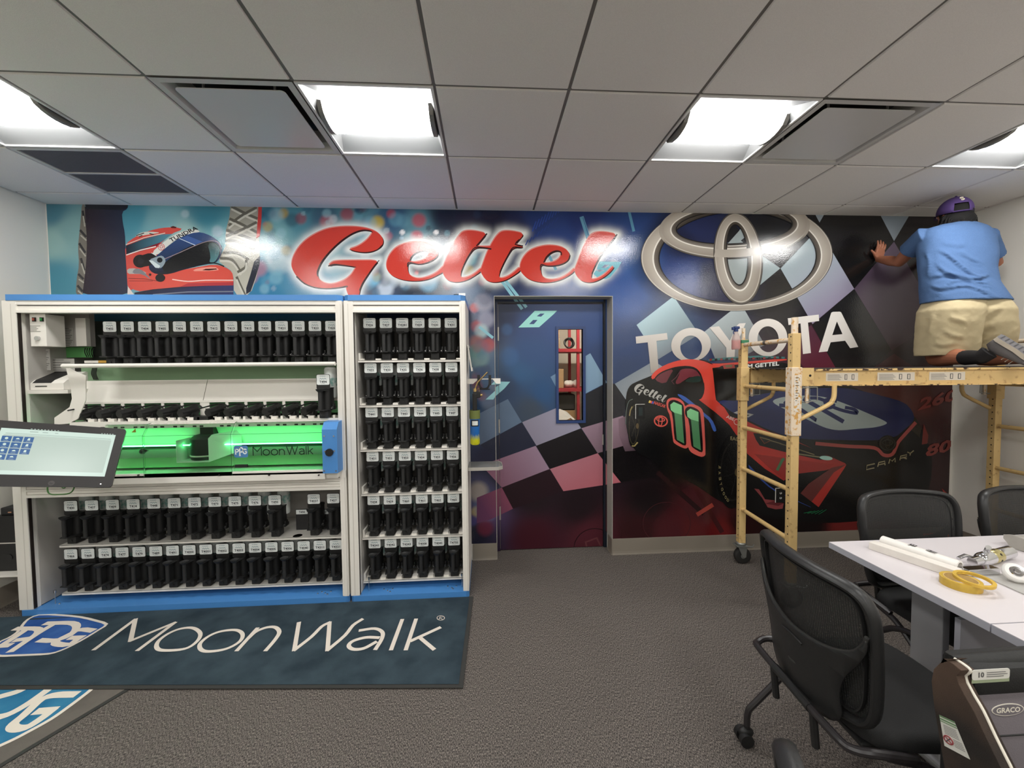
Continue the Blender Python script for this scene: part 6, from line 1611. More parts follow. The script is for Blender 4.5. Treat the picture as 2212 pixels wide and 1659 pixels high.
mb = MB(); mb.lathe([(R_ + .001, h0), (R_ + .004, h0), (R_ + .004, h1), (R_ + .001, h1), (R_ + .001, h0)], Matrix.Translation((bx, 2.90, 0)), 26); mb.build('holder_ring', mat('olive_strap', (110, 120, 62), .5), T)
l0, l1 = PY(1025, 920, 2.90).z, PY(1025, 906, 2.90).z
mb = MB(); mb.lathe([(R_ + .0006, l0), (R_ + .0006, l1)], Matrix.Translation((bx, 2.90, 0)) @ Matrix.Rotation(-2.4, 4, 'Z'), 12, arc=1.7, mi=0)
mb.lathe([(R_ + .0012, l0 + .008), (R_ + .0012, l1 - .008)], Matrix.Translation((bx, 2.90, 0)) @ Matrix.Rotation(-2.1, 4, 'Z'), 10, arc=1.2, mi=1); mb.build('warning_label', [M_blk, M_lab], T)
hz = PY(1029, 850, 2.90).z
mb = MB(); mb.box((bx - .014, 2.885, tz - .004), (bx + .018, 2.915, hz + .002), bev=.006); mb.box((bx - .008, 2.888, hz - .03), (bx + .042, 2.912, hz + .014), bev=.004); mb.build('torch_handle', M_blk, T, smooth=0)
M_brass = mat('brass', (206, 176, 116), .3, metal=.9)
mb = MB(); q1 = PY(1031, 828, 2.90); q2 = PY(1053, 804, 2.90); mb.cyl((bx + .004, 2.90, hz + .01), (bx + .004, 2.90, hz + .035), .011, n=12); mb.tube([(bx + .004, 2.90, hz + .03), (q1.x, 2.90, q1.z), (q1.x + .01, 2.90, q1.z + .014), (q2.x, 2.90, q2.z)], .005, n=8, smooth=2); mb.cyl((bx + .042, 2.90, hz - .012), (bx + .056, 2.90, hz - .012), .009, n=12); mb.tube([(bx + .012, 2.895, hz + .016), (bx + .03, 2.89, hz + .04), (bx + .034, 2.89, hz + .012)], .0018, n=5, smooth=4); mb.build('brass_nozzle', M_brass, T)
# clear acrylic tray
a0, a1 = PY(1018, 1018, 2.78), PY(1086, 1012, 2.78); zt_ = PY(1030, 992, 2.95).z
T = thing('acrylic_tray', (XS + .1, 2.88, a0.z), 'smoky clear acrylic shelf tray on the right side of the narrow cabinet', 'tray')
xe = PY(1086, 1005, 2.82).x
MB().prism([(XS + .001, 2.79), (xe - .03, 2.79), (xe, 2.82), (xe - .004, 2.94), (xe - .03, 2.99), (XS + .001, 2.99)], a0.z + .012, a0.z + .018).build('tray_floor', mat('smoky_acrylic', (150, 150, 146), .1, trans=.55, ior=1.2), T, smooth=0)
mb = MB(); pts = [(XS + .002, 2.789), (xe - .03, 2.789), (xe, 2.82), (xe - .004, 2.94), (xe - .03, 2.99)]
for i in range(4):
    a, b = pts[i], pts[i + 1]; z = a0.z
    mb.add([(a[0], a[1], z), (b[0], b[1], z), (b[0], b[1], z + .022), (a[0], a[1], z + .022), (a[0] * .98 - .002, a[1] + .004, z), (b[0] - .004, b[1] + .004, z), (b[0] - .004, b[1] + .004, z + .022), (a[0] - .002, a[1] + .004, z + .022)], [(0, 1, 2, 3), (7, 6, 5, 4), (3, 2, 6, 7), (0, 4, 5, 1), (1, 5, 6, 2), (0, 3, 7, 4)])
mb.build('tray_rim', mat('acrylic_rim', (196, 192, 184), .15, trans=.3, ior=1.2), T, smooth=0)

# ================================================================== wall plates
def plate(px, py, w, h, label, white):
    c = PY(px, py, YB - .008); T = thing('outlet_plate', (c.x, YB - .006, c.z), label, 'wall outlet' if white else 'switch plate')
    F = FR(c.x, YB - .0062, c.z); mb = MB(); mb.prism(rrect(w, h, .006, 4), 0, .006, F, 0); mb.build('cover', mat('plate_black', (20, 20, 20), .3), T, smooth=0)
    if white:
        for s in (-1, 1):
            mb = MB(); F2 = FR(c.x, YB - .0122, c.z + s * .021); mb.prism(rrect(.034, .026, .010, 4), 0, .003, F2); mb.build('socket', mat('socket_black', (28, 26, 26), .3), T, smooth=0)
            mb = MB(); F3 = FR(c.x, YB - .0155, c.z + s * .021); mb.box((-.008, -.005, 0), (-.004, .006, .002), 0, F3); mb.box((.004, -.005, 0), (.008, .006, .002), 0, F3); mb.box((-.002, -.009, 0), (.002, -.006, .002), 0, F3); mb.build('slot', mat('slot_white', (230, 230, 228), .4), T, smooth=0)
        mb = MB(); mb.box((-w / 2 - .003, -h / 2, 0), (-w / 2, h / 2, .005), 0, F); mb.box((-w / 2, h / 2, 0), (0, h / 2 + .003, .005), 0, F); mb.build('exposed_edge', M_white, T, smooth=0)
    else:
        mb = MB(); mb.box((-w / 2 - .003, -h / 2, 0), (-w / 2, h / 2, .006), 0, F); mb.box((-w / 2 - .003, h / 2, 0), (w / 2, h / 2 + .003, .006), 0, F); mb.build('exposed_edge', M_white, T, smooth=0)
        mb = MB(); F2 = FR(c.x, YB - .0122, c.z); mb.prism(rrect(.034, .068, .003, 3), 0, .004, F2); mb.build('rocker', mat('rocker_dark', (34, 44, 44), .3), T, smooth=0)
plate(1383, 889, .075, .118, 'black switch plate with white edges on the race car rear wheel', False)
plate(1685, 1070, .078, .122, 'black double socket with white slots behind the scaffold ladder', True)
# ================================================================== rolling scaffold
M_yel = mat('scaffold_yellow', (214, 182, 124), .5, var=.35, vscale=26, rgb2=(176, 140, 92), vdetail=8, thr=(.30, .42), bump=.2, bscale=60)
M_yelw = mat('scaffold_worn_white', (226, 208, 184), .55, var=.4, vscale=38, rgb2=(206, 156, 84), vdetail=8, thr=(.38, .46))
M_rust = mat('rusty_edge', (222, 188, 126), .6, var=.8, vscale=34, rgb2=(62, 42, 34), vdetail=8, thr=(.42, .50))
M_deck = mat('deck_dark', (46, 42, 42), .7, bump=.3, bscale=60)
M_hole2 = mat('post_hole', (20, 16, 12), .8)
M_galv = mat('galvanised', (150, 152, 148), .4, metal=.7); M_tyre = mat('tyre_black', (36, 35, 34), .6)
RLp = PY(1603, 950, 3.08); SA = math.radians(5)
e1s = Vector((math.cos(SA), -math.sin(SA), 0)); e2s = Vector((-math.sin(SA), -math.cos(SA), 0))
SO = Vector((RLp.x, 3.08, 0)); SL, SW = 1.93, .60
def S(u, v, z): return SO + e1s * u + e2s * v + Vector((0, 0, z))      # u along the length, v towards the viewer
SF = Matrix(((e1s.x, -e2s.x, 0, SO.x), (e1s.y, -e2s.y, 0, SO.y), (0, 0, 1, 0), (0, 0, 0, 1)))   # local x = u, y = -v
ZP = 1.552
T = thing('rolling_scaffold', S(SL / 2, SW / 2, 0), 'yellow steel rolling scaffold with ladder ends under the kneeling person', 'scaffold')
def post(u, v, z0, z1, m=M_yel, w=.025):
    mb = MB(); mb.box((u - w, -v - w, z0), (u + w, -v + w, z1), 0, SF, bev=.003)
    z = z0 + .06
    while z < z1 - .02:
        mb.cyl((u - w - .0006, -v - .004, z), (u - w + .001, -v - .004, z), .0052, n=8, mi=1, M=SF); mb.cyl((u - .004, -v - w - .0006, z), (u - .004, -v - w + .001, z), .0001, n=4, mi=1, M=SF); z += .0508
    return mb.build('post', [m, M_hole2], T, smooth=0)
RUNG = [1.735, 1.415, 1.09, .765, .44]
for u in (0, SL):
    post(u, 0, .17, 1.775); post(u, SW, .17, 1.775)
    for z in RUNG:
        zz = z
        mb = MB(); mb.tube([S(u, .012, zz), S(u, SW - .012, zz)], .0155, n=12); mb.build('rung', M_yel if z != 1.735 else M_yelw, T)
    for v in (0, SW):
        mb = MB(); mb.cyl((u, -v, 1.775), (u, -v, 1.775 + (.10 if v == SW else .09)), .019 if v == SW else .013, n=14, M=SF); mb.build('coupling_pin', M_yelw, T)
        # castor
        mb = MB(); c = (u, -v)
        mb.lathe([(.030, .150), (.036, .158), (.036, .165), (.030, .172)], SF @ Matrix.Translation((u, -v, 0)), 18)
        mb.box((u - .045, -v - .035, .142), (u + .045, -v + .035, .150), 0, SF)
        ax = .012
        mb.prism([(-.035, .145), (.035, .145), (.016 + ax, .058), (-.008 + ax, .058)], -.030, -.026, SF @ Matrix.Translation((u, -v, 0)) @ Matrix(((1, 0, 0, 0), (0, 0, 1, 0), (0, 1, 0, 0), (0, 0, 0, 1))))
        mb.prism([(-.035, .145), (.035, .145), (.016 + ax, .058), (-.008 + ax, .058)], .026, .030, SF @ Matrix.Translation((u, -v, 0)) @ Matrix(((1, 0, 0, 0), (0, 0, 1, 0), (0, 1, 0, 0), (0, 0, 0, 1))))
        mb.tube([SF @ Vector((u + .02, -v - .02, .146)), SF @ Vector((u + .07, -v - .045, .150)), SF @ Vector((u + .085, -v - .03, .162))], .006, n=6)
        fork = mb.build('castor_fork', M_galv, T, smooth=30)
        mb = MB(); Mw = SF @ Matrix.Translation((u + ax, -v, .0640)) @ Matrix.Rotation(PI / 2, 4, 'X')
        mb.lathe([(.020, -.020), (.050, -.022), (.061, -.017), (.0635, -.010), (.0635, .010), (.061, .017), (.050, .022), (.020, .020)], Mw, 28)
        mb.lathe([(0, -.023), (.014, -.023), (.020, -.0205)], Mw, 16, mi=1); mb.lathe([(.020, .0205), (.014, .023), (0, .023)], Mw, 16, mi=1)
        mb.build('castor_wheel', [M_tyre, M_galv], fork)
        mb = MB(); mb.tube([SF @ Vector((u - .035, -v, .205)), SF @ Vector((u + .045, -v, .205))], .003, n=6); mb.tube([SF @ Vector((u + .04, -v, .207)), SF @ Vector((u + .048, -v, .185)), SF @ Vector((u + .042, -v, .16))], .002, n=5); mb.build('locking_pin', M_galv, T)
# platform side rails (channel section), deck, end brackets
def channel(v, s):
    mb = MB(); y0 = -v; a, b = .06, SL - .06
    mb.box((a, min(y0, y0 + s * .004), ZP - .108), (b, max(y0, y0 + s * .004), ZP - .012), 0, SF)
    mb.box((a, min(y0 + s * .018, y0 - s * .0), ZP - .112), (b, max(y0 + s * .018, y0), ZP - .106), 1, SF)
    mb.box((a, min(y0 + s * .020, y0 - s * .0), ZP - .016), (b, max(y0 + s * .020, y0), ZP - .004), 1, SF)
    mb.build('side_rail', [M_yel, M_rust], T, smooth=0)
channel(SW - .004, -1); channel(.004, 1)
mb = MB(); mb.box((.05, -SW + .006, ZP - .006), (SL - .05, -.006, ZP), 0, SF); mb.build('deck', M_deck, T, smooth=0)
for k in (.55, 1.3):
    mb = MB(); mb.box((k, -SW + .01, ZP - .05), (k + .04, -.01, ZP - .007), 0, SF); mb.build('cross_member', M_yel, T, smooth=0)
for u, s in ((0, 1), (SL, -1)):
    for v, q in ((SW, -1), (0, 1)):
        # square sleeve round the post with bracket plate, knee brace and spring latch
        y0 = -v
        mb = MB(); zlo = 1.125 if (u == 0 and v == SW) else 1.30
        mb.box((u - .032, y0 - .032, zlo), (u + .032, y0 + .032, ZP + .008), 0 if (u == 0 and v == SW) else 1, SF, bev=.003); mb.build('sleeve', [M_yelw, M_yel], T, smooth=0)
        mb = MB(); x0, x1 = (u + s * .030, u + s * .105)
        mb.box((min(x0, x1), y0 + q * .026 - .003, ZP - .11), (max(x0, x1), y0 + q * .026 + .003, ZP + .004), 0, SF); mb.cyl((u + s * .082, y0 + q * .026 - .0045, ZP - .045), (u + s * .082, y0 + q * .026 + .0045, ZP - .045), .0075, n=10, mi=1, M=SF); mb.build('bracket_plate', [M_yel, M_hole2], T, smooth=0)
        yb = y0 + q * .012
        mb = MB(); mb.tube([SF @ Vector(p) for p in [(u + s * .245, yb, ZP - .10), (u + s * .245, yb, ZP - .17), (u + s * .235, yb, ZP - .205), (u + s * .205, yb, ZP - .235), (u + s * .03, yb, ZP - .325)]], .0135, n=10, smooth=3); mb.build('knee_brace', M_yel, T)
        mb = MB()
        mb.tube([SF @ Vector(p) for p in [(u + s * .034, yb, ZP - .125), (u + s * .092, yb, ZP - .125), (u + s * .092, yb, ZP - .215), (u + s * .034, yb, ZP - .215)]], .0032, n=6)
        mb.tube([SF @ Vector(p) for p in [(u + s * .034, yb - .02, ZP - .118), (u + s * .125, yb - .02, ZP - .118), (u + s * .128, yb - .02, ZP - .205), (u + s * .05, yb - .02, ZP - .21)]], .0032, n=6); mb.build('latch_loop', M_galv, T)
        mb = MB(); mb.box((u + s * .075 - .008, yb - .006, ZP - .22), (u + s * .075 + .008, yb + .006, ZP - .108), 0, SF); mb.build('latch_bar', M_yelw, T, smooth=0)
# warning stickers on the front rail
for (a, b) in ((.20, .40), (.52, .75), (.84, 1.06)):
    mb = MB(); y = -SW - .0006; mb.box((a, y - .0008, ZP - .082), (b, y, ZP - .030), 0, SF)
    for k in range(5): mb.box((a + .01, y - .0016, ZP - .044 - .008 * k), (a + (b - a) * (.42 + .1 * ((k * 7) % 3) / 3), y - .0008, ZP - .0415 - .008 * k), 1, SF)
    for k in range(2): mb.box((a + (b - a) * (.58 + .22 * k), y - .0016, ZP - .074), (a + (b - a) * (.66 + .22 * k), y - .0008, ZP - .040), 1, SF); mb.box((a + (b - a) * (.60 + .22 * k), y - .0020, ZP - .070), (a + (b - a) * (.64 + .22 * k), y - .0012, ZP - .044), 0, SF)
    mb.build('warning_sticker', [mat('sticker_white', (216, 206, 190), .5), mat('print_grey', (0, 0, 0))], T, smooth=0)
mb = MB(); mb.box((SL * .5 - .85, -SW + .001, ZP - .11), (SL * .5 - .848, -SW + .003, ZP - .01), 0, SF); mb.build('rail_seam', M_hole2, T, smooth=0)
# worn sticker on the front sleeve and tape bands
mb = MB(); y = -SW - .0332; mb.box((-.018, y - .0006, 1.28), (.020, y + .0004, 1.51), 0, SF)
zz = 1.50
for k, w in enumerate((.02, .012, .018, .022, .008, .016, .02, .012, .018, .01)): mb.box((-.010, y - .0012, zz - .016 * k - .008), (-.010 + w, y - .0005, zz - .016 * k - .004), 1, SF)
mb.build('worn_sticker', [mat('worn_label', (222, 214, 202), .6, var=.5, vscale=60, rgb2=(206, 160, 90), thr=(.40, .48)), mat('print_grey', (0, 0, 0))], T, smooth=0)
mb = MB(); mb.box((-.028, -.028, 1.748), (.028, .028, 1.772), 0, SF); mb.build('tape_band', mat('green_tape', (52, 120, 84), .5), T, smooth=0)
mb = MB(); mb.cyl(S(0, .28, 1.735), S(0, .31, 1.735), .0165, n=12); mb.build('tape_band', mat('grey_tape', (96, 90, 80), .5), T)

# ---- spray bottle hung on the left rear post
p = PY(1596, 722, 3.02)
T = thing('spray_bottle', (p.x, 3.02, 1.60), 'clear spray bottle with pink liquid and blue trigger hung on the left scaffold post', 'spray bottle')
zb_, zt2 = PY(1596, 755, 3.02).z, PY(1600, 716, 3.02).z; x = p.x - .012
mb = MB(); mb.lathe([(0, zb_ + .0), (.028, zb_), (.031, zb_ + .01), (.031, zb_ + .075), (.024, zb_ + .105), (.013, zt2 - .006), (.013, zt2), (0, zt2)], Matrix.Translation((x, 3.035, 0)), 20); mb.build('flask', mat('spray_clear', (236, 220, 216), .12, trans=.7, ior=1.15), T)
mb = MB(); mb.lathe([(0, zb_ + .003), (.026, zb_ + .003), (.0275, zb_ + .012), (.0275, zb_ + .072), (0, zb_ + .072)], Matrix.Translation((x, 3.035, 0)), 20); mb.build('liquid', mat('pink_liquid', (226, 110, 104), .2), T)
mb = MB(); mb.lathe([(.015, zt2), (.015, zt2 + .018), (.010, zt2 + .024)], Matrix.Translation((x, 3.035, 0)), 16); mb.box((x - .018, 3.022, zt2 + .02), (x + .022, 3.048, zt2 + .040), bev=.004); mb.box((x - .034, 3.026, zt2 + .012), (x - .016, 3.044, zt2 + .034), bev=.003); mb.tube([(x - .012, 3.035, zt2 + .022), (x - .022, 3.035, zt2 - .004), (x - .016, 3.035, zt2 - .022)], .004, n=6); mb.build('trigger', mat('trigger_blue', (34, 54, 104), .4), T)
mb = MB(); mb.box((x + .020, 3.028, zt2 + .028), (x + .034, 3.042, zt2 + .044), bev=.002); mb.build('nozzle', M_white, T, smooth=0)


# ---- hank of orange cord on the floor by the right wall
T = thing('extension_cord', (3.78, 3.13, 0), 'tangled orange extension cord on the floor against the right wall behind the chairs', 'cord')
M_or = mat('cord_orange', (240, 96, 44), .5)
rr = random.Random(9); mb = MB()
for k in range(7):
    pts = []
    for q in range(14):
        a = 2 * PI * q / 14
        pts.append((3.78 + .13 * math.cos(a) + rr.uniform(-.015, .015), 3.13 + .08 * math.sin(a) + rr.uniform(-.015, .015), .012 + .018 * k + rr.uniform(0, .008)))
    mb.tube(pts, .006, n=6, closed=True, smooth=3)
mb.build('cord_loops', M_or, T)
mb = MB(); mb.box((3.64, 3.06, .12), (3.70, 3.10, .155), bev=.006); mb.build('plug', mat('plug_orange', (216, 70, 36), .4), T, smooth=0)
# ================================================================== the person kneeling on the scaffold
M_skin = mat('skin', (164, 106, 80), .5, sss=.05, bump=.1, bscale=300); M_shirt = mat('tshirt_blue', (76, 106, 150), .9, var=.15, vscale=220, bump=.4, bscale=260)
M_short = mat('shorts_khaki', (190, 175, 140), .8, bump=.3, bscale=180); M_sock = mat('sock_black', (24, 22, 24), .85, bump=.3, bscale=400)
M_cap = mat('cap_purple', (66, 46, 96), .85, bump=.2, bscale=350); M_hair = mat('hair_dark', (9, 7, 7), .85); M_shoe = mat('shoe_grey', (96, 92, 92), .7, bump=.3, bscale=200); M_sole = mat('shoe_sole', (206, 196, 180), .6, bump=.3, bscale=90); M_tread = mat('shoe_tread', (104, 102, 104), .7)
def loft(mb, secs, n=28, mi=0, cap=True):
    """secs: (centre, lateral axis*rx, depth axis*ry) stacked"""
    vs = []
    for c, ax, ay in secs:
        c = Vector(c); ax = Vector(ax); ay = Vector(ay)
        for k in range(n):
            a = 2 * PI * k / n; ca, sa = math.cos(a), math.sin(a)
            e = 2 / 2.4
            vs.append(c + ax * (abs(ca) ** e * (1 if ca >= 0 else -1)) + ay * (abs(sa) ** e * (1 if sa >= 0 else -1)))
    m = len(secs)
    fs = [(j * n + k, j * n + (k + 1) % n, (j + 1) * n + (k + 1) % n, (j + 1) * n + k) for j in range(m - 1) for k in range(n)]
    if cap: fs += [tuple(range(n - 1, -1, -1)), tuple((m - 1) * n + k for k in range(n))]
    mb.add(vs, fs, mi)
def sec(pyv, xl, xr, Y, ry, dz=0):
    a = PY(xl, pyv, Y); b = PY(xr, pyv, Y); c = (a + b) / 2; h = (b - a).length / 2
    return (c + Vector((0, 0, dz)), (b - a) / 2, Vector((0, ry, 0)))
YT = lambda pyv: 2.70 + (650 - pyv) * .00085      # torso leans to the wall towards the shoulders
def fuse(o, vox, smooth=3):
    m = o.modifiers.new('remesh', 'REMESH'); m.mode = 'VOXEL'; m.voxel_size = vox; m.use_smooth_shade = True
    if smooth:
        s = o.modifiers.new('smooth', 'SMOOTH'); s.iterations = smooth; s.factor = .5
def wrinkle(o, strength, size, name):
    t = bpy.data.textures.new(name, 'CLOUDS'); t.noise_scale = size; t.noise_depth = 2
    d = o.modifiers.new('fold', 'DISPLACE'); d.texture = t; d.strength = strength; d.mid_level = .5; d.texture_coords = 'LOCAL'
def pxof(p):
    d = np.array([p.x, p.y, p.z - CAMH]); w = d @ FW
    return 1106 + FPX * (d @ RT) / w, 829.5 - FPX * (d @ UP) / w
def dense(mb, rows, folds, n=90, step=2.5, bell=2.4):
    """rows: (py, xl, xr, Y, ry); folds: (points, depth, width) in photo coordinates measured on the cloth"""
    R = np.array(rows, float); ys = np.arange(R[0, 0], R[-1, 0] + .1, step); vs = []
    fl = [(np.array([(v.x, v.y) for v in catmull([Vector((a, b, 0)) for a, b in P], 5)]), h, w) for P, h, w in folds]
    for y in ys:
        xl, xr2, Y, ry = (np.interp(y, R[:, 0], R[:, k]) for k in (1, 2, 3, 4))
        a, b = PY(xl, y, Y), PY(xr2, y, Y); c = (a + b) / 2; ax = (b - a) / 2; e = 2 / bell
        for k in range(n):
            t = 2 * PI * k / n; ca, sa = math.cos(t), math.sin(t)
            off = ax * (abs(ca) ** e * (1 if ca >= 0 else -1)) + Vector((0, ry, 0)) * (abs(sa) ** e * (1 if sa >= 0 else -1))
            p = c + off
            if sa < .25:
                q = pxof(p); h = 0
                for P, hh, w in fl:
                    d2 = (P[:, 0] - q[0]) ** 2 + (P[:, 1] - q[1]) ** 2; i = int(d2.argmin()); d = math.sqrt(d2[i]); L = len(P) - 1
                    env = min(1, i / (L * .25) + .05, (L - i) / (L * .25) + .05); dy = q[1] - P[i, 1]
                    h += hh * env * (math.exp(-(d / w) ** 2) * 1.0 - .9 * math.exp(-(((dy - 1.5 * w) ** 2 + (max(0, d - abs(dy))) ** 2) ** .5 / (w * .8)) ** 2))
                p = p + off.normalized() * h
            vs.append(p)
    m = len(ys)
    fs = [(j * n + k, j * n + (k + 1) % n, (j + 1) * n + (k + 1) % n, (j + 1) * n + k) for j in range(m - 1) for k in range(n)] + [tuple(range(n - 1, -1, -1)), tuple((m - 1) * n + k for k in range(n))]
    mb.add(vs, fs)
KN = PY(2002, 770, 2.80); kneeL = Vector((KN.x + .065, 2.79, ZP + .058))
AN = PY(2128, 768, 2.42); ankL = Vector((AN.x - .01, 2.43, ZP + .062))
hipC = PY(2088, 668, 2.70)
TP = thing('person', Vector((hipC.x, 2.7, ZP)), 'person in blue t-shirt, khaki shorts and purple cap kneeling on the yellow scaffold', 'person')
kneeR = PY(2120, 770, 2.80); kneeR = Vector((kneeR.x, 2.80, ZP + .058)); ankR = Vector((kneeR.x + .06, 2.43, ZP + .062))
hipL = PY(2055, 678, 2.72); hipR = PY(2125, 678, 2.72)
shL = PY(1995, 512, 2.84); shR = PY(2128, 512, 2.84)
elL = PY(1942, 566, 3.07); wrL = PY(1901, 560, 3.255); 
elR = PY(2152, 566, 2.90); wrR = Vector((elR.x - .02, 3.15, elR.z + .12))
neck = PY(2074, 492, 2.86); head = PY(2062, 465, 2.87)
mb = MB()
loft(mb, [sec(500, 2010, 2118, YT(500), .09), sec(530, 2002, 2136, YT(530), .10), sec(600, 2008, 2136, YT(600), .10), sec(650, 2020, 2140, YT(650), .09), sec(684, 2024, 2138, YT(680), .08)])
mb.tube([neck - Vector((0, .03, .06)), neck + Vector((0, .0, .02)), head - Vector((0, .0, .04))], [.062, .055, .055], n=16)
mb.tube([hipL, (hipL + kneeL) / 2, kneeL + Vector((0, .01, .03)), kneeL], [.072, .072, .062, .056], n=18); mb.tube([hipR + Vector((-.02, 0, 0)), (hipR + kneeR) / 2, kneeR + Vector((0, .01, .03)), kneeR], [.072, .072, .062, .056], n=18)
for k_, a_ in ((kneeL, ankL), (kneeR, ankR)):
    mid = k_.lerp(a_, .38) + Vector((0, 0, .012)); mb.tube([k_ + Vector((0, .02, 0)), k_.lerp(a_, .12), mid, k_.lerp(a_, .75), a_], [.050, .056, .060, .044, .036], n=16)
mb.tube([shL + Vector((.03, 0, -.01)), shL, shL.lerp(elL, .55), elL, elL.lerp(wrL, .4), wrL], [.06, .056, .048, .040, .040, .027], n=16)
mb.tube([shR + Vector((-.03, 0, -.01)), shR, shR.lerp(elR, .5), elR, elR.lerp(wrR, .4), wrR], [.06, .056, .048, .041, .038, .027], n=16)
# head: skull, jaw, nose, ears
Hd = Matrix.Translation(head); mb.ball((0, 0, 0), .092, 20, 14, M=Hd, sc=(.84, 1.0, 1.16)); mb.ball((0, .03, -.055), .062, 16, 10, M=Hd, sc=(.9, .95, .9)); mb.ball((0, .096, -.015), .014, 8, 6, M=Hd, sc=(.8, 1.1, 1.5))
for s in (-1, 1): mb.ball((s * .078, .0, -.012), .024, 10, 8, M=Hd, sc=(.35, .8, 1.2)); mb.ball((s * .030, .082, .012), .012, 8, 6, M=Hd)
mb.ball((0, .088, -.05), .018, 10, 6, M=Hd, sc=(1.3, .5, .35))
# hands: palm pressed to the wall with five separate fingers pointing up
def hand(wr, side, up=Vector((0, 0, 1)), lean=.25):
    n_ = Vector((0, 1, 0)); up = (up + Vector((side * lean, 0, 0))).normalized(); lat = up.cross(n_).normalized()
    pb = Vector((wr.x, YB - .034, wr.z + .004))
    mb.tube([wr, wr.lerp(pb, .6) + Vector((0, 0, -.006)), pb + up * .02], [.027, .026, .024], n=12)
    Mx = Matrix(((lat.x, up.x, n_.x, pb.x), (lat.y, up.y, n_.y, pb.y), (lat.z, up.z, n_.z, pb.z), (0, 0, 0, 1)))
    mb.prism(chaikin([(-.030, .0), (.030, .0), (.040, .05), (.040, .086), (-.038, .086), (-.036, .04)], 2), -.012, .014, Mx)
    for q, (x0, L, r, sp) in enumerate(((-.030, .060, .0080, -.10), (-.010, .074, .0086, -.03), (.011, .080, .0088, .03), (.031, .072, .0086, .10))):
        a = Mx @ Vector((x0, .078, .002)); d = (up + lat * sp).normalized()
        pts = [a, a + d * L * .40 - n_ * .006, a + d * L * .72 - n_ * .004, a + d * L + n_ * .002]
        mb.tube(pts, [r, r, r * .92, r * .75], n=10); mb.ball(pts[3], r * .76, 8, 6)
    a = Mx @ Vector((side * .028, .020, 0)); d = (up * .62 + lat * side * .78).normalized()
    mb.tube([a, a + d * .034 - n_ * .004, a + d * .062], [.013, .0105, .008], n=10); mb.ball(a + d * .062, .008, 8, 6)
hand(wrL, 1 if False else -1 * -1, lean=.22)
hand(wrR, -1, lean=-.1)
body = mb.build('body', M_skin, TP, smooth=60, weld=False); fuse(body, .0052, 3)
# eyes
mb = MB()
for s in (-1, 1): mb.ball(head + Vector((s * .030, .088, .012)), .0085, 10, 8)
mb.build('eyes', mat('eye_white', (226, 220, 214), .3), TP)
# t-shirt
mb = MB()
SF_ = [([(2024,537),(2052,552),(2083,578),(2112,597),(2140,616)], .016, 5), ([(2020,566),(2044,586),(2080,597),(2112,606),(2150,628)], .018, 5), ([(2008,600),(2030,594),(2055,592),(2085,604)], .014, 4.5),
       ([(2010,616),(2034,622),(2060,606),(2092,606),(2124,618)], .014, 4.5), ([(2018,640),(2046,622),(2090,616),(2130,630),(2158,646)], .015, 4.5), ([(2070,541),(2096,555),(2126,574)], .009, 5), ([(2140,592),(2116,599),(2096,598)], .012, 4),
       ([(2030,520),(2060,528),(2095,526)], .006, 6), ([(2000,540),(2008,570),(2004,600)], .010, 5)]
dense(mb, [(y, a, b, Y, r) for y, a, b, Y, r in [(483, 2050, 2096, YT(484) + .01, .066), (488, 2024, 2112, YT(490) + .005, .084), (495, 2000, 2128, YT(495), .098), (502, 1992, 2134, YT(502), .106), (515, 1990, 2139, YT(515), .118), (545, 1992, 2143, YT(545), .124), (580, 1995, 2139, YT(580), .124), (612, 1999, 2142, YT(612), .130), (630, 2002, 2151, YT(630), .146), (655, 2006, 2164, YT(654), .162)]], SF_)
mb.tube([shL + Vector((.05, 0, -.012)), shL + Vector((.0, .0, .0)), shL.lerp(elL, .30), shL.lerp(elL, .52)], [.072, .074, .068, .070], n=20)
mb.tube([shR + Vector((-.05, 0, -.012)), shR, shR.lerp(elR, .45), shR.lerp(elR, .75)], [.072, .074, .068, .068], n=20)
sh_ = mb.build('tshirt', M_shirt, TP, smooth=60, weld=False); fuse(sh_, .0055, 2); wrinkle(sh_, .008, .09, 'shirt_folds')
# shorts
mb = MB()
HF = [([(2047,684),(2070,690),(2092,700)], .010, 6), ([(2020,672),(2012,700),(2008,724)], .010, 5), ([(2034,712),(2060,724),(2086,728)], .008, 6), ([(2016,740),(2040,744),(2070,738)], .007, 6)]
HG = [([(2160,660),(2140,676),(2118,690)], .010, 6), ([(2150,700),(2126,708),(2104,722)], .011, 6), ([(2166,720),(2140,728),(2110,740)], .007, 5)]
dense(mb, [(644, 2016, 2102, YT(645), .118), (656, 2011, 2102, YT(654), .138), (672, 2004, 2102, YT(662), .150), (700, 2000, 2097, 2.70, .146), (730, 1996, 2094, 2.722, .140), (769, 1993, 2091, 2.75, .128)], HF, bell=2.6)
dense(mb, [(644, 2070, 2152, YT(645), .118), (656, 2072, 2158, YT(654), .138), (672, 2072, 2165, YT(662), .150), (700, 2080, 2168, 2.70, .146), (730, 2092, 2169, 2.722, .138), (757, 2094, 2163, 2.745, .126)], HG, bell=2.6)
so = mb.build('shorts', M_short, TP, smooth=60, weld=False); fuse(so, .006, 3); wrinkle(so, .012, .10, 'shorts_folds')
mb = MB()
for s_ in (('L', 2036, 2040), ('R', 2145, 2150)):
    a = PY(s_[1], 672, 2.545); b = PY(s_[2], 704, 2.56)
wb = [PY(2012 + 9.3 * k, 652 - 6.0 * math.sin(PI * k / 16), YT(650) - .150 * math.sin(PI * (k + .6) / 17.2)) for k in range(17)]
pass
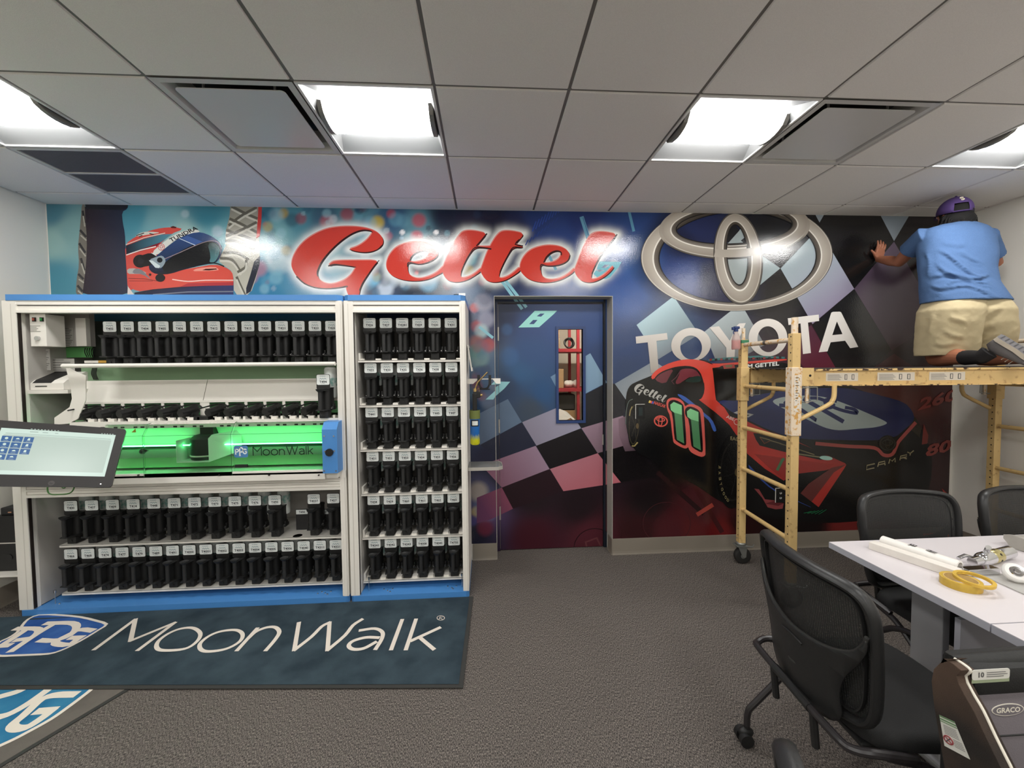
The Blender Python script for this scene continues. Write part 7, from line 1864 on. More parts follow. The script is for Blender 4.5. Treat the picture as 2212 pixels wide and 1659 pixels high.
# socks and shoes
for nm, k_, a_ in (('L', kneeL, ankL), ('R', kneeR, ankR)):
    mb = MB(); s0 = k_.lerp(a_, .66); mb.tube([s0, k_.lerp(a_, .82), a_, a_ + Vector((.01, -.03, .03))], [.050, .047, .043, .045], n=16); mb.build('sock', M_sock, TP)
    if nm == 'L':
        p = PY(2120, 757, 2.45); mb = MB(); mb.lathe([(.0, .0), (.009, .0)], frame(p + Vector((-.0, -.035, .004)), (0, -1, .2)), 12); mb.build('sock_logo', mat('logo_white', (226, 220, 216), .6), TP)
    # shoe: toes tucked down on the deck, heel raised, sole facing back
    heel = a_ + Vector((.015, -.055, .075)); toe = a_ + Vector((.085, -.150, -.045)); toe.z = ZP + .022
    ax = (toe - heel).normalized(); lat = Vector((1, 0, 0)); lat = (lat - ax * lat.dot(ax)).normalized(); nn = lat.cross(ax); nn = nn if nn.y < 0 else -nn   # nn points out of the sole
    Ls = .27
    def sp(t, w, h): return heel + ax * (t * Ls) + lat * w + nn * h
    out = [(-.0, -.026), (.06, -.034), (.25, -.034), (.45, -.032), (.65, -.044), (.82, -.046), (.95, -.030), (1.0, -.006), (1.0, .010), (.94, .032), (.80, .044), (.6, .040), (.4, .030), (.22, .032), (.06, .032), (0, .024)]
    bot = 1.0
    mb = MB(); n = len(out)
    vs = [sp(t * (.92), w, 0.0) for t, w in out] + [sp(t * .92, w, .026) for t, w in out]
    lift = max(0, ZP + .003 - min(v.z for v in vs)); vs = [v + Vector((0, 0, lift)) for v in vs]
    mb.add(vs, [(i, (i + 1) % n, n + (i + 1) % n, n + i) for i in range(n)] + [tuple(range(n - 1, -1, -1))], 0); mb.add(vs[n:], [tuple(range(n))], 1)
    for k in range(9):
        t0 = .06 + .1 * k
        q = [sp(t0 * .92, -.026, .027), sp(t0 * .92 + .03, -.026, .027), sp(t0 * .92 + .03 + .01, .026, .027), sp(t0 * .92 + .01, .026, .027)]; q = [v + Vector((0, 0, lift)) for v in q]
        mb.add(q, [(0, 1, 2, 3)], 2)
    mb.build('sole', [M_sole, M_tread, mat('tread_groove', (70, 68, 70), .8)], TP, smooth=30)
    mb = MB()
    up_ = []
    for t, hw, hh in ((.0, .024, .055), (.12, .032, .072), (.3, .033, .075), (.5, .036, .060), (.7, .042, .046), (.88, .038, .034), (1.0, .012, .016)):
        c = sp(t * .90, 0, -hh / 2) + Vector((0, 0, lift)); up_.append((c, lat * hw, -nn * hh / 2))
    loft(mb, up_, n=20); mb.build('shoe_upper', M_shoe, TP, smooth=60)
    mb = MB(); c = sp(.42, 0, -.07) + Vector((0, 0, lift))
    for k in range(3): mb.tube([c + lat * -.03 + ax * .02 * k, c + ax * .02 * k - nn * .006, c + lat * .03 + ax * .02 * k], .0022, n=5, smooth=3)
    mb.build('laces', M_sole, TP)
# cap with open back strap, brim to the front, light logo at the back
mb = MB(); Mc = Matrix.Translation(head + Vector((0, .0, .022))) @ Matrix.Rotation(math.radians(-30), 4, 'Z') @ Matrix.Rotation(math.radians(7), 4, 'X')
vs = []; n, m = 28, 10; r = .106
for j in range(m + 1):
    th = (PI / 2) * j / m
    for k in range(n):
        a = 2 * PI * k / n; zz = r * 1.02 * math.sin(th); rr = r * math.cos(th)
        vs.append((rr * .92 * math.cos(a), rr * 1.04 * math.sin(a), zz - .012 if j == 0 else zz))
skip = set()
fs = []
for j in range(m):
    for k in range(n):
        a = 2 * PI * (k + .5) / n
        if j < 3 and abs(a - 1.5 * PI) < .42: continue
        fs.append((j * n + k, j * n + (k + 1) % n, (j + 1) * n + (k + 1) % n, (j + 1) * n + k))
mb.add(vs, fs, 0, Mc)
mb.tube([Mc @ Vector((.092 * r / .1 * math.cos(t) * .97, .104 * r / .1 * math.sin(t) * .97, -.010)) for t in [1.5 * PI - .5 + k * .1 for k in range(11)]], .006, n=6, flat=2)
mb.ball(Mc @ Vector((0, 0, r * 1.02)), .008, 8, 6)
cp = mb.build('cap', M_cap, TP, smooth=60); md = cp.modifiers.new('thick', 'SOLIDIFY'); md.thickness = .003
mb = MB(); vs = []
for j in range(5):
    for k in range(11):
        a = PI * (.15 + .7 * k / 10); q = j / 4; vs.append((math.cos(a) * (.098 - .008 * q), .04 + math.sin(a) * .062 + q * .065 * math.sin(a), -.008 - .018 * abs(math.cos(a)) * q - .006 * q))
mb.add(vs, [(j * 11 + k, j * 11 + k + 1, (j + 1) * 11 + k + 1, (j + 1) * 11 + k) for j in range(4) for k in range(10)], 0, Mc); mb.build('brim', M_cap, TP, smooth=60)
mb = MB(); Fl = FR(0, 0, 0); th = math.radians(44)
o_ = Mc @ Vector((.004, -r * 1.055 * math.cos(th), r * 1.03 * math.sin(th))); nz = (Mc.to_3x3() @ Vector((0, -math.cos(th), math.sin(th)))).normalized(); uy = (Mc.to_3x3() @ Vector((0, math.sin(th), math.cos(th)))).normalized(); lx_ = uy.cross(nz)
ML = Matrix(((lx_.x, uy.x, nz.x, o_.x), (lx_.y, uy.y, nz.y, o_.y), (lx_.z, uy.z, nz.z, o_.z), (0, 0, 0, 1)))
for pts in ([(.009, .014), (-.004, .016), (-.010, .009), (-.003, .003), (.006, .0), (.009, -.008), (.001, -.014), (-.009, -.012)],):
    P = catmull([Vector((x, y, .002)) for x, y in pts], 4) if len(pts) > 2 else [Vector((x, y, .002)) for x, y in pts]
    mb.tube([ML @ v for v in P], .0026, n=6)
mb.build('cap_logo', mat('logo_cream', (232, 222, 196), .6), TP)
# hair: back of the head under the cap down to the collar, with loose ends
mb = MB(); rh = random.Random(5)
mb.ball(head + Vector((.002, -.018, -.045)), .094, 18, 12, sc=(1.16, .94, .80)); mb.ball(head + Vector((0, -.010, .012)), .0965, 20, 12, sc=(.90, .98, .96))
for k in range(230):
    a = PI * (1.02 + .96 * rh.random()) ; r0 = .082
    s0 = head + Vector((math.cos(a) * r0, math.sin(a) * r0 * 1.02, rh.uniform(-.05, .0)))
    l = rh.uniform(.05, .085); side = math.cos(a)
    e = s0 + Vector((side * rh.uniform(.004, .045) + (.012 if side > .3 else 0) + rh.uniform(-.01, .01), math.sin(a) * rh.uniform(-.005, .012), -l * (1 - .2 * abs(side))))
    m_ = s0.lerp(e, .5) + Vector((side * .010, math.sin(a) * .010, 0)); mb.tube([s0, m_, e], [.0075, .0065, .0012], n=5)
mb.build('hair', M_hair, TP, smooth=60)
# ================================================================== white tables
M_tab = mat('table_white', (212, 206, 208), .35, bump=.1, bscale=300); M_tabe = mat('table_edge', (176, 176, 184), .4); M_leg = mat('table_leg_silver', (158, 158, 160), .4, metal=.25, bump=.1, bscale=300)
TZ = .75
def table(y0, y1, label, x1=3.41, x0=1.582):
    T = thing('folding_table', ((x0 + x1) / 2, (y0 + y1) / 2, 0), label, 'table', None)
    mb = MB(); mb.box((x0, y0, TZ - .027), (x1, y1, TZ - .002), 1); mb.box((x0 + .0006, y0 + .0006, TZ - .003), (x1 - .0006, y1 - .0006, TZ), 0); mb.build('tabletop', [M_tab, M_tabe], T, smooth=0)
    for xx in (x0 + .12, x1 - .20):
        yc = (y0 + y1) / 2
        mb = MB(); mb.box((xx, yc - .075, .06), (xx + .03, yc + .04, TZ - .05), bev=.003); mb.build('leg_column', M_leg, T, smooth=0)
        mb = MB(); mb.box((xx - .02, y0 + .06, TZ - .06), (xx + .05, y1 - .06, TZ - .027), bev=.003); mb.build('top_rail', M_blk2, T, smooth=0)
        mb = MB(); mb.box((xx - .02, y0 + .03, .03), (xx + .05, y1 - .03, .065), bev=.012); mb.build('foot_rail', M_leg, T, smooth=0)
        for yy in (y0 + .06, y1 - .06):
            mb = MB(); mb.lathe([(0, 0), (.02, 0), (.02, .012), (.006, .03)], Matrix.Translation((xx + .015, yy, 0)), 14); mb.build('glide', M_blk, T)
    return T
T1 = table(1.166, 1.776, 'white folding table nearest the scaffold holding tape, rolled tube and chrome tool')
mb = MB(); mb.box((1.64, 1.290, .22), (3.1, 1.308, .68)); mb.build('modesty_panel', M_tabe, T1, smooth=0)
T2 = table(.55, 1.162, 'white folding table pushed against the near side of the tool table')

# ================================================================== mesh back office chairs
M_cfr = mat('chair_frame_black', (36, 36, 36), .38, bump=.15, bscale=500); M_cfab = mat('chair_fabric', (34, 34, 34), .9, bump=.5, bscale=500); M_ctube = mat('chair_tube_black', (44, 41, 42), .32); M_cast = mat('caster_black', (30, 30, 30), .45)
def mesh_mat():
    m = bpy.data.materials.new('chair_mesh'); m.use_nodes = True; nt = m.node_tree; b = nt.nodes['Principled BSDF']
    b.inputs['Base Color'].default_value = lin((34, 34, 33)) + [1]; b.inputs['Roughness'].default_value = .6
    tc = nt.nodes.new('ShaderNodeTexCoord'); sp = nt.nodes.new('ShaderNodeSeparateXYZ'); nt.links.new(tc.outputs['Object'], sp.inputs[0])
    out = []
    for ax, fr in (('Y', 900), ('Z', 1300)):
        mu = nt.nodes.new('ShaderNodeMath'); mu.operation = 'MULTIPLY'; mu.inputs[1].default_value = fr; nt.links.new(sp.outputs[ax], mu.inputs[0])
        si = nt.nodes.new('ShaderNodeMath'); si.operation = 'SINE'; nt.links.new(mu.outputs[0], si.inputs[0]); out.append(si)
    mx = nt.nodes.new('ShaderNodeMath'); mx.operation = 'MAXIMUM'; nt.links.new(out[0].outputs[0], mx.inputs[0]); nt.links.new(out[1].outputs[0], mx.inputs[1])
    rp = nt.nodes.new('ShaderNodeMapRange'); rp.inputs[1].default_value = -.2; rp.inputs[2].default_value = .2; rp.inputs[3].default_value = .72; rp.inputs[4].default_value = 1.0; nt.links.new(mx.outputs[0], rp.inputs[0]); nt.links.new(rp.outputs[0], b.inputs['Alpha'])
    return m
M_mesh = mesh_mat()
def chair_proto():
    """faces +X; origin on the floor under the seat centre"""
    T = thing('office_chair', (0, 0, 0), '', 'chair', None)
    ZB0, ZB1 = .50, .925
    def bp(y, z, off=0.0):      # back surface: reclined, sides wrap forwards
        t = (z - ZB0) / (ZB1 - ZB0)
        return Vector((-.235 - .055 * t + .9 * y * y * 1.0 - .035 * math.sin(PI * min(1, max(0, t))) * .0 - .02 * math.exp(-((t - .25) / .22) ** 2) * 0 + off, y, z))
    def halfw(z):
        t = (z - ZB0) / (ZB1 - ZB0); return .205 + .045 * min(1, t * 1.6) 
    out = []
    wT, r = .25, .07
    ring = [(-.19, ZB0), (-.225, ZB0 + .05), (-.240, ZB0 + .15), (-.248, ZB0 + .26), (-.250, ZB1 - .09), (-.240, ZB1 - .04), (-.205, ZB1 - .008), (-.10, ZB1), (0, ZB1 + .002), (.10, ZB1), (.205, ZB1 - .008), (.240, ZB1 - .04), (.250, ZB1 - .09), (.248, ZB0 + .26), (.240, ZB0 + .15), (.225, ZB0 + .05), (.19, ZB0), (.1, ZB0 - .015), (0, ZB0 - .02), (-.1, ZB0 - .015)]
    P = catmull([bp(y, z) for y, z in ring], 4, True)
    mb = MB(); mb.tube(P, .0135, n=10, closed=True, flat=1.5)
    mb.build('back_frame', M_cfr, T)
    # mesh sheet
    mb = MB(); n = 16; m = 16; vs = []
    def wid(z):
        ys = [abs(y) for (y, zz) in ring if True]; pr = sorted([(zz, abs(y)) for (y, zz) in ring if y >= 0 and zz >= ZB0 - .001]); 
        for i in range(len(pr) - 1):
            if pr[i][0] <= z <= pr[i + 1][0]:
                return pr[i][1] + (pr[i + 1][1] - pr[i][1]) * (z - pr[i][0]) / max(1e-6, pr[i + 1][0] - pr[i][0])
        return .12
    for j in range(m + 1):
        z = ZB0 + (ZB1 - ZB0 - .002) * j / m; w = wid(z) - .004
        for i in range(n + 1): y = -w + 2 * w * i / n; vs.append(bp(y, z, .004))
    mb.add(vs, [(j * (n + 1) + i, j * (n + 1) + i + 1, (j + 1) * (n + 1) + i + 1, (j + 1) * (n + 1) + i) for j in range(m) for i in range(n)])
    mb.build('mesh_panel', M_mesh, T, smooth=60)
    # inner border band of the mesh
    P2 = catmull([bp(y * .90, ZB0 + (z - ZB0) * .90 + .022, -.002) for y, z in ring], 4, True); mb = MB(); mb.tube(P2, .004, n=6, closed=True, flat=2.2); mb.build('mesh_border', M_cfr, T)
    # moulded yoke behind the mesh: wings up to the frame, body down to the seat
    mb = MB(); outl = [(-.246, ZB0 + .30), (-.235, ZB0 + .27), (-.20, ZB0 + .225), (-.12, ZB0 + .19), (0, ZB0 + .175), (.12, ZB0 + .19), (.20, ZB0 + .225), (.235, ZB0 + .27), (.246, ZB0 + .30), (.246, ZB0 + .262), (.222, ZB0 + .205), (.178, ZB0 + .135), (.158, ZB0 + .06), (.165, ZB0 - .02), (.10, ZB0 - .06), (-.10, ZB0 - .06), (-.165, ZB0 - .02), (-.158, ZB0 + .06), (-.178, ZB0 + .135), (-.222, ZB0 + .205), (-.246, ZB0 + .262)]
    o2 = chaikin(outl, 2)
    tr = tessellate_polygon([[Vector((y, z, 0)) for y, z in o2]])
    # subdivide by slicing columns for the wrap
    bm = bmesh.new(); vv = [bm.verts.new((y, z, 0)) for y, z in o2]
    for t in tr: 
        try: bm.faces.new([vv[i] for i in t])
        except ValueError: pass
    for k in range(-5, 6):
        bmesh.ops.bisect_plane(bm, geom=bm.verts[:] + bm.edges[:] + bm.faces[:], plane_co=(k * .045, 0, 0), plane_no=(1, 0, 0))
    for k in range(1, 8):
        bmesh.ops.bisect_plane(bm, geom=bm.verts[:] + bm.edges[:] + bm.faces[:], plane_co=(0, ZB0 - .06 + k * .045, 0), plane_no=(0, 1, 0))
    bm.normal_update(); bm.verts.index_update()
    vs = [bp(v.co.x, v.co.y, -.020 - .014 * math.exp(-((v.co.y - ZB0 - .02) / .10) ** 2) * math.exp(-(v.co.x / .14) ** 2)) for v in bm.verts]
    fs = [[v.index for v in f.verts] for f in bm.faces]; bm.free(); mb.add(vs, fs)
    yk = mb.build('back_yoke', M_cfr, T, smooth=60); md = yk.modifiers.new('thick', 'SOLIDIFY'); md.thickness = .010; md.offset = 1
    mb = MB(); top = catmull([bp(y, z, -.022) for y, z in outl[:9]], 4); mb.tube(top, .0062, n=8); 
    mb.tube(catmull([bp(y, ZB0 + .055 + .9 * y * y, -.040 + .3 * abs(y)) for y in (-.09, -.045, 0, .045, .09)], 4), .0055, n=8)
    mb.build('yoke_ridge', mat('yoke_ridge', (52, 52, 50), .35), T)
    mb = MB(); mb.tube(catmull([bp(y, ZB0 + .150 - 2.5 * y * y, -.034) for y in (-.05, -.03, 0, .03, .05)], 4), .004, n=6); mb.build('back_handle', M_cfr, T)
    # seat
    mb = MB(); prof = chaikin([(-.215, -.20), (-.10, -.235), (.17, -.235), (.235, -.19), (.25, 0), (.235, .19), (.17, .235), (-.10, .235), (-.215, .20)], 2)
    for k, (zz, sc) in enumerate(((.435, .93), (.445, .99), (.465, 1.0), (.482, .97), (.490, .88))):
        pass
    vs = []; Ls = ((.432, .90), (.440, .98), (.462, 1.0), (.480, .975), (.489, .90)); n = len(prof)
    for zz, sc in Ls: vs += [(x * sc, y * sc, zz) for x, y in prof]
    fs = [(j * n + i, j * n + (i + 1) % n, (j + 1) * n + (i + 1) % n, (j + 1) * n + i) for j in range(len(Ls) - 1) for i in range(n)] + [tuple(range(n - 1, -1, -1)), tuple((len(Ls) - 1) * n + i for i in range(n))]
    mb.add(vs, fs); mb.build('seat', M_cfab, T, smooth=50)
    mb = MB(); mb.box((-.20, -.19, .418), (.20, .19, .434), bev=.005); mb.build('seat_pan', M_cfr, T, smooth=0)
    # rear loop tube and legs
    zt = .462
    loop = catmull([(-.08, .235, .43), (-.20, .250, .46), (-.262, .232, .458), (-.280, .19, .460), (-.282, 0, .460), (-.280, -.19, .460), (-.262, -.232, .458), (-.20, -.250, .46), (-.08, -.235, .43)], 5)
    mb = MB(); mb.tube(loop, .0125, n=10); mb.build('rear_loop', M_ctube, T)
    mb = MB(); mb.tube([(-.282, -.09, .460), (-.282, .09, .460)], .0155, n=10); mb.build('loop_grip', M_cfr, T)
    for s in (-1, 1):
        mb = MB(); mb.tube([(.10, s * .24, .415), (-.06, s * .252, .375), (-.245, s * .268, .175), (-.274, s * .272, .130), (-.278, s * .272, .075)], .0125, n=10, smooth=4); mb.build('leg', M_ctube, T)
        mb = MB(); mb.tube([(-.16, s * .225, .43), (-.02, s * .240, .39), (.20, s * .262, .20), (.235, s * .265, .155), (.238, s * .265, .075)], .0125, n=10, smooth=4); mb.build('leg', M_ctube, T)
        mb = MB(); mb.tube([(-.282, s * .10, .460), (-.270, s * .10, .34)], .012, n=8); mb.build('fold_stop', M_cfr, T)
        for x in (-.278, .238):
            yy = s * (.272 if x < 0 else .265)
            mb = MB(); mb.cyl((x, yy, .05), (x, yy, .085), .012, n=10)
            for q in (-1, 1): mb.cyl((x - .012, yy + q * .008, .027), (x - .012, yy + q * .030, .027), .027, n=18)
            mb.ball((x - .004, yy, .046), .030, 14, 8, sc=(1.05, .62, .75)); mb.build('caster', M_cast, T)
    return T
ch = chair_proto()
def place(o, x, y, rz, label):
    o.location = (x, y, 0); o.rotation_euler = (0, 0, rz); o['label'] = label
proto = ch
cpy = [copy_tree(proto) for _ in range(3)]
place(proto, 1.325, 1.292, math.radians(-4), 'large black mesh back office chair in front, turned to the left end of the table')
place(cpy[0], 2.075, 1.640, math.radians(-90), 'black mesh office chair behind the table in front of the printed race car')
place(cpy[1], 2.715, 1.640, math.radians(-88), 'black mesh office chair behind the table at the right edge, partly cut off')
place(cpy[2], .72, .40, math.radians(-8), 'black chair whose top corner only pokes into the bottom edge of the photo')

# ================================================================== child car seat
M_cs = mat('carseat_black', (30, 30, 29), .6, bump=.3, bscale=350); M_csb = mat('carseat_warm_lit_mesh', (84, 66, 54), .9, bump=.6, bscale=420, var=.3, vscale=4.0, rgb2=(40, 35, 32)); M_csg = mat('carseat_grey', (112, 106, 110), .85, bump=.4, bscale=350); M_pipe = mat('carseat_piping', (226, 220, 206), .6)  # brown tint of warm light is put into the wing mesh colour
XW = 1.150; KK = .723
T = thing('child_car_seat', (1.35, .80, 0), 'black and grey, warm tinted child car seat with white piping at the bottom right corner', 'car seat')
pip = [(2062, 1423), (2080, 1434), (2096, 1447), (2092, 1454), (2086, 1459), (2090, 1475), (2105, 1503), (2124, 1535), (2150, 1590), (2170, 1630), (2186, 1662), (2200, 1700)]
pw = [PX(x, y, XW + .012) for x, y in pip]
outer = [PX(x, y, XW) for x, y in ((2062, 1424), (2040, 1431), (2026, 1445), (2021, 1470), (2026, 1520), (2036, 1580), (2050, 1660), (2056, 1720))]
side = [(v.y, v.z) for v in outer][::-1] + [(v.y, v.z) for v in pw]
side = [(max(.50, y), max(.06, z)) for y, z in side]
MYZ = Matrix(((0, 0, 1, 0), (1, 0, 0, 0), (0, 1, 0, 0), (0, 0, 0, 1)))
for x0, nm in ((XW - .012, 'side_wing'), (XW + .38, 'side_wing')):
    mb = MB(); mb.prism(side, x0, x0 + .036, MYZ); o = mb.build(nm, M_csb, T, smooth=0); b = o.modifiers.new('round', 'BEVEL'); b.width = .012; b.segments = 3
for dx in (0, .37):
    mb = MB(); mb.tube([v + Vector((dx, 0, 0)) for v in pw], .0034, n=8, smooth=3); mb.build('piping', M_pipe, T)
tz = PY(2100, 1416, .94).z; lz = PY(2130, 1470, .90).z
mb = MB(); mb.box((XW + .03, .893, lz - .04), (XW + .40, .975, tz), bev=.018); mb.tube([(XW + .02, .935, tz - .014), (XW + .14, .93, tz - .008), (XW + .30, .93, tz - .006), (XW + .41, .935, tz - .014)], .020, n=12, smooth=4); mb.build('headrest', M_cs, T, smooth=40)
a = PY(2099, 1447, .89); b = PY(2179, 1464, .89)
mb = MB(); F = FR((a.x + b.x) / 2, .8895, (a.z + b.z) / 2); w, h = abs(b.x - a.x), abs(a.z - b.z); mb.prism(rrect(w, h, .006, 3), 0, .0012, F, 0); mb.box((-w / 2, -h / 2 - .008, 0), (w / 2, -h / 2 + .002, .0008), 2, F)
put_text(mb, '10', FR((a.x + b.x) / 2 - w * .34, .8877, (a.z + b.z) / 2 - h * .22), h * .5, mi=1, bold=.03)
for k, ww in enumerate((.5, .55, .45)): mb.box((-w * .12, h * (.18 - .2 * k), .0015), (-w * .12 + w * ww, h * (.23 - .2 * k), .002), 1, F)
mb.build('size_label', [mat('label_white', (214, 212, 204), .5), mat('label_print', (90, 88, 88), .6), mat('label_green_edge', (150, 160, 130), .6)], T, smooth=0)
gz = PY(2160, 1490, .905).z
mb = MB(); mb.box((XW + .045, .901, .20), (XW + .38, .975, gz), bev=.022); gy = mb.build('back_pad', M_csg, T, smooth=40)
mb = MB(); mb.tube([(XW + .05, .9005, PY(2160, 1590, .9).z), (XW + .37, .9005, PY(2212, 1588, .9).z)], .0022, n=6); mb.build('pad_seam', M_cs, T)
c = PY(2177, 1533, .900); rw = (PY(2212, 1536, .9).x - PY(2143, 1530, .9).x) / 2
mb = MB(); F = FR(c.x, .9008, c.z); ov = [(rw * math.cos(t), rw * .36 * math.sin(t)) for t in [2 * PI * k / 40 for k in range(40)]]; iv = [(x * .94, y * .88) for x, y in ov]
mb.prism(ov, 0, .0010, F, 0); mb.prism(iv, .0008, .0016, F, 1); put_text(mb, 'GRACO', FR(c.x, .8988, c.z - rw * .14) @ Matrix.Translation((-rw * .74, 0, 0)), rw * .30, w=rw * 1.48, mi=0, bold=.03)
mb.build('maker_badge', [M_pipe, M_csg], T, smooth=0)
mb = MB(); mb.box((XW + .03, .56, .05), (XW + .40, .93, .20), bev=.03); mb.build('seat_cushion', M_cs, T, smooth=40)
mb = MB(); mb.box((XW + .0, .56, 0), (XW + .36, .945, .07), bev=.02); mb.box((XW + .05, .94, .05), (XW + .38, .985, tz - .02), bev=.01); mb.build('base_shell', M_cs, T, smooth=40)
XL_ = XW - .0135
q = [PX(x, y, XL_) for x, y in ((2029, 1544), (2062, 1559), (2096, 1641), (2040, 1611))]
mb = MB(); mb.add(q, [(0, 3, 2, 1)], 0)
def sq_(u0, u1, v0, v1, mi, off):
    def P(u, v): return q[0].lerp(q[1], u).lerp(q[3].lerp(q[2], u), v) + Vector((-off, 0, 0))
    mb.add([P(u0, v0), P(u1, v0), P(u1, v1), P(u0, v1)], [(0, 3, 2, 1)], mi)
sq_(0, 1, .0, .05, 1, .0005); sq_(0, 1, .09, .14, 1, .0005); sq_(0, 1, .17, .20, 1, .0005)
for k in range(6): sq_(.15, .85, .28 + .05 * k, .295 + .05 * k, 2, .0005)
for k in range(5): sq_(.50, .92, .62 + .05 * k, .635 + .05 * k, 2, .0005)
def P_(u, v): return q[0].lerp(q[1], u).lerp(q[3].lerp(q[2], u), v) + Vector((-.001, 0, 0))
mb.tube([P_(.26 + .2 * math.cos(t), .72 + .12 * math.sin(t)) for t in [2 * PI * k / 20 for k in range(20)]], .0014, n=5, mi=3, closed=True); mb.tube([P_(.14, .64), P_(.38, .80)], .0014, n=5, mi=3); mb.tube([P_(.38, .64), P_(.14, .80)], .0012, n=5, mi=2)
mb.build('safety_sticker', [mat('label_white', (0, 0, 0)), mat('sticker_green', (104, 140, 96), .5), mat('label_print', (0, 0, 0)), mat('sticker_red', (150, 60, 66), .5)], T, smooth=0)

# ================================================================== things on the table
def TP_(x, y, z=TZ): return PZ(x, y, z)
a = TP_(1876, 1186, TZ); b = TP_(2050, 1246, TZ)
d = (b - a).normalized(); n_ = Vector((-d.y, d.x, 0)); n_ = n_ if n_.x > 0 else -n_
T = thing('square_carton', ((a + b) / 2), 'long square white carton lying at the left end of the table beside the rolled tube', 'carton')
L = (b - a).length + .02
F = Matrix(((d.x, n_.x, 0, a.x), (d.y, n_.y, 0, a.y), (0, 0, 1, TZ + .0005), (0, 0, 0, 1)))
mb = MB(); mb.box((0, 0, 0), (L, .045, .032), 0, F, bev=.002); mb.build('box', mat('carton_white', (226, 220, 212), .5, var=.08, vscale=20), T, smooth=0)
mb = MB(); mb.lathe([(.013, 0), (.009, .002)], F @ Matrix.Translation((L, .022, .016)) @ Matrix.Rotation(PI / 2, 4, 'Y'), 12); mb.build('end_hole', M_gasket, T)
a2 = TP_(1906, 1166, TZ + .03); b2 = TP_(2074, 1222, TZ + .03)
a2.z = b2.z = TZ + .0245; d2 = (b2 - a2).normalized()
T = thing('vinyl_roll', ((a2.x + b2.x) / 2, (a2.y + b2.y) / 2, TZ), 'white rolled vinyl tube with black letters behind the square carton', 'roll')
Fr = frame(a2, d2, (0, 0, 1)); L2 = (b2 - a2).length
mb = MB(); mb.lathe([(.018, 0), (.024, .001), (.024, L2 - .001), (.018, L2), (.017, L2 - .05)], Fr, 22); mb.build('roll', mat('vinyl_white', (232, 228, 222), .4), T)
mb = MB()
lat = Vector((0, 0, 1)).cross(d2).normalized()
for s, t, hh in (('AV', .60, .034), ('ER', .38, .022)):
    o_ = a2 + d2 * L2 * t + Vector((0, 0, .0245)); lx = -lat if lat.y > 0 else lat
    Mx = Matrix(((lx.x, d2.x, 0, o_.x), (lx.y, d2.y, 0, o_.y), (0, 0, 1, o_.z + .0005), (0, 0, 0, 1)))
    put_text(mb, s, Mx @ Matrix.Translation((-.014, 0, 0)), hh, w=.026, bold=.03)
mb.build('printed_letters', M_mkblack, T, smooth=0)
# tape roll
c = TP_(2075, 1266); M_tp = mat('tape_yellow', (238, 202, 96), .22, trans=.35, ior=1.2, var=.2, vscale=30)
T = thing('tape_roll', (c.x, c.y, TZ), 'translucent yellow tape roll lying near the front edge of the table', 'tape')
mb = MB(); mb.lathe([(.046, .0005), (.056, .0005), (.056, .0285), (.046, .0285), (.046, .0005)], Matrix.Translation((c.x, c.y, TZ)), 40); mb.build('tape', M_tp, T)
mb = MB(); mb.lathe([(.0435, .0005), (.0458, .0005), (.0458, .0285), (.0435, .0285), (.0435, .0005)], Matrix.Translation((c.x, c.y, TZ)), 40); mb.build('core', mat('tape_core', (206, 178, 120), .5), T)
c2 = TP_(2097, 1271)
T = thing('tape_roll', (c2.x, c2.y, TZ), 'second yellow tape ring leaning against the right side of the first', 'tape')
mb = MB(); Mx = Matrix.Translation((c2.x + .006, c2.y - .004, TZ + .0300)) @ Matrix.Rotation(math.radians(4), 4, 'X'); mb.lathe([(.044, .0), (.0545, .0), (.0545, .010), (.044, .010), (.044, .0)], Mx, 40); mb.build('tape', M_tp, T)
# chrome tool with white disc
M_chr = mat('chrome', (214, 214, 216), .12, metal=1.0); M_gold = mat('tool_gold', (196, 184, 130), .25, metal=.8)
a = TP_(2100, 1212, TZ + .03); b = TP_(2184, 1190, TZ + .03)
T = thing('chrome_tool', ((a.x + b.x) / 2, (a.y + b.y) / 2, TZ), 'shiny chrome cutting tool with brass collar lying on the table', 'tool')
mb = MB(); z = TZ + .027; A = Vector((a.x, a.y, z)); B = Vector((b.x, b.y, z)); dd = (B - A).normalized(); Lt = (B - A).length; F = frame(A, dd, (0, 0, 1))
mb.lathe([(0, 0), (.016, 0), (.017, .05), (.022, .055), (.026, .07), (.026, .12), (.022, .125)], F, 26); mb.lathe([(.023, .12), (.026, .125), (.026, .175), (.022, .18)], F, 26, mi=1); mb.lathe([(.022, .18), (.024, .185), (.024, Lt - .01), (.015, Lt), (0, Lt)], F, 26)
lt = Vector((0, 0, 1)).cross(dd).normalized(); 
mb.tube([A + dd * .09 + Vector((0, 0, .022)), A + dd * .085 + Vector((0, 0, .05)) - lt * .01, A + dd * .06 + Vector((0, 0, .058)) - lt * .02], .009, n=10); mb.tube([A + dd * .05, A + dd * .02 + lt * .03 + Vector((0, 0, .01)), A + dd * -.015 + lt * .035], .007, n=8)
for k in range(4): mb.cyl(A + dd * .15 + (lt * math.cos(.5 + k) + Vector((0, 0, math.sin(.5 + k)))) * .0255, A + dd * .15 + (lt * math.cos(.5 + k) + Vector((0, 0, math.sin(.5 + k)))) * .0268, .005, n=8, mi=2)
mb.build('barrel', [M_chr, M_gold, M_gasket], T)
a = TP_(2082, 1232, TZ + .02); b = TP_(2150, 1228, TZ + .02)
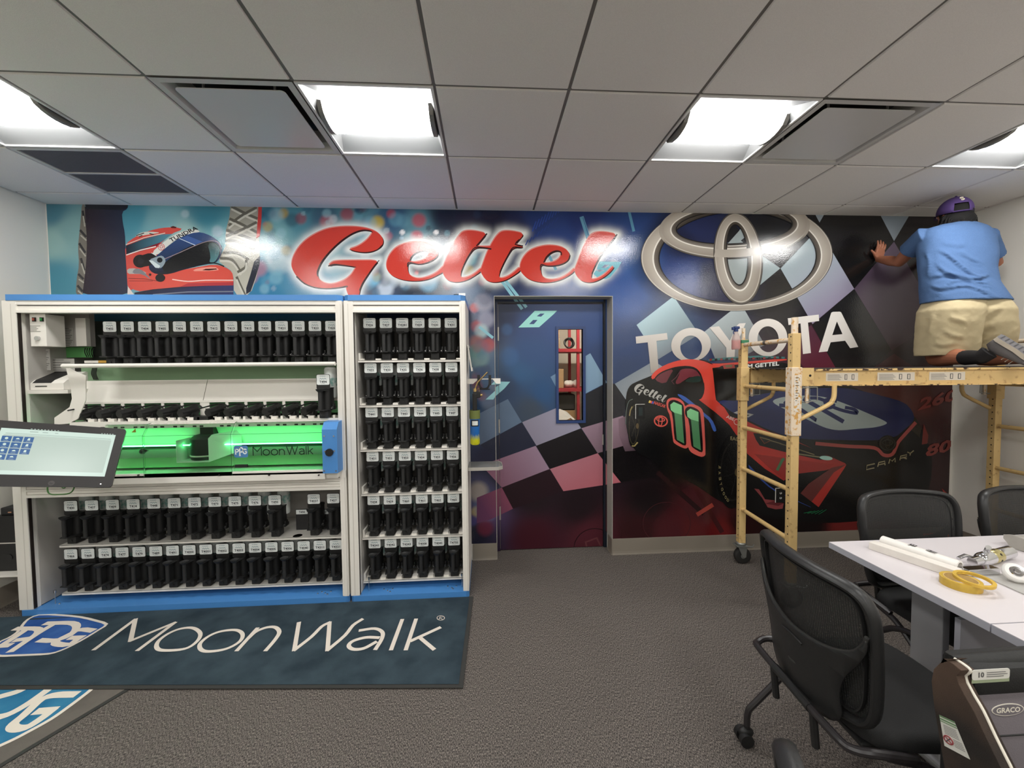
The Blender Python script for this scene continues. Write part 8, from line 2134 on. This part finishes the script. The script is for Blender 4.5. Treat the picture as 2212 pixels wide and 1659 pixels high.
mb = MB(); F2 = frame(Vector((a.x, a.y, TZ + .016)), (b.x - a.x, b.y - a.y, 0), (0, 0, 1)); mb.box((-.012, -.017, 0), (.012, .017, (b - a).length), 0, F2, bev=.003); mb.build('side_block', M_chr, T, smooth=0)
c = TP_(2193, 1247, TZ + .02); c.z = TZ + .026
T = thing('roller_wheel', (c.x, c.y, TZ), 'round white rimmed metal wheel leaning beside the chrome tool', 'wheel')
nz = Vector((-.35, -.62, .70)).normalized(); F = frame(c + Vector((0, 0, .012)), nz)
mb = MB(); mb.lathe([(.012, .012), (.030, .010), (.034, .006), (.036, 0), (.034, -.010), (.012, -.012)], F, 28); mb.build('rim', mat('wheel_white', (226, 224, 220), .3), T)
mb = MB(); mb.lathe([(0, .018), (.008, .018), (.010, .014), (.018, .0135), (.020, .011)], F, 20); mb.build('hub', M_chr, T)
a = TP_(2172, 1182); T = thing('plastic_pouch', (a.x + .06, a.y, TZ), 'crumpled clear plastic pouch on the table behind the chrome tool', 'bag')
mb = MB(); vs = []; n = 12; rr = random.Random(4)
o_ = Vector((a.x + .085, a.y - .03, TZ))
for j in range(9):
    for k in range(n):
        t = j / 8; an = 2 * PI * k / n; R_ = .052 * (1 + .16 * math.sin(3 * an + 5 * t) + rr.uniform(-.07, .07)); vs.append((o_.x - .07 + .20 * t, o_.y + R_ * 1.0 * math.cos(an), TZ + max(.0015, .032 + R_ * .62 * math.sin(an) * (1 - .25 * t))))
mb.add(vs, [(j * n + k, j * n + (k + 1) % n, (j + 1) * n + (k + 1) % n, (j + 1) * n + k) for j in range(8) for k in range(n)] + [tuple(range(n - 1, -1, -1)), tuple(8 * n + k for k in range(n))]); mb.build('pouch', mat('pouch_plastic', (186, 182, 174), .2, trans=.35, ior=1.1), T, smooth=60)
a = TP_(2160, 1262); T = thing('flat_blade', (a.x + .1, a.y, TZ), 'flat grey plastic scraper strip lying on the table front of the wheel', 'scraper')
q = [TP_(2118, 1243), TP_(2160, 1240), TP_(2290, 1292), TP_(2255, 1305)]
mb = MB(); mb.prism([(v.x, v.y) for v in q], TZ + .0005, TZ + .0045); mb.build('strip', mat('strip_grey', (172, 170, 166), .35), T, smooth=0)
# dark carton below the table between the chairs
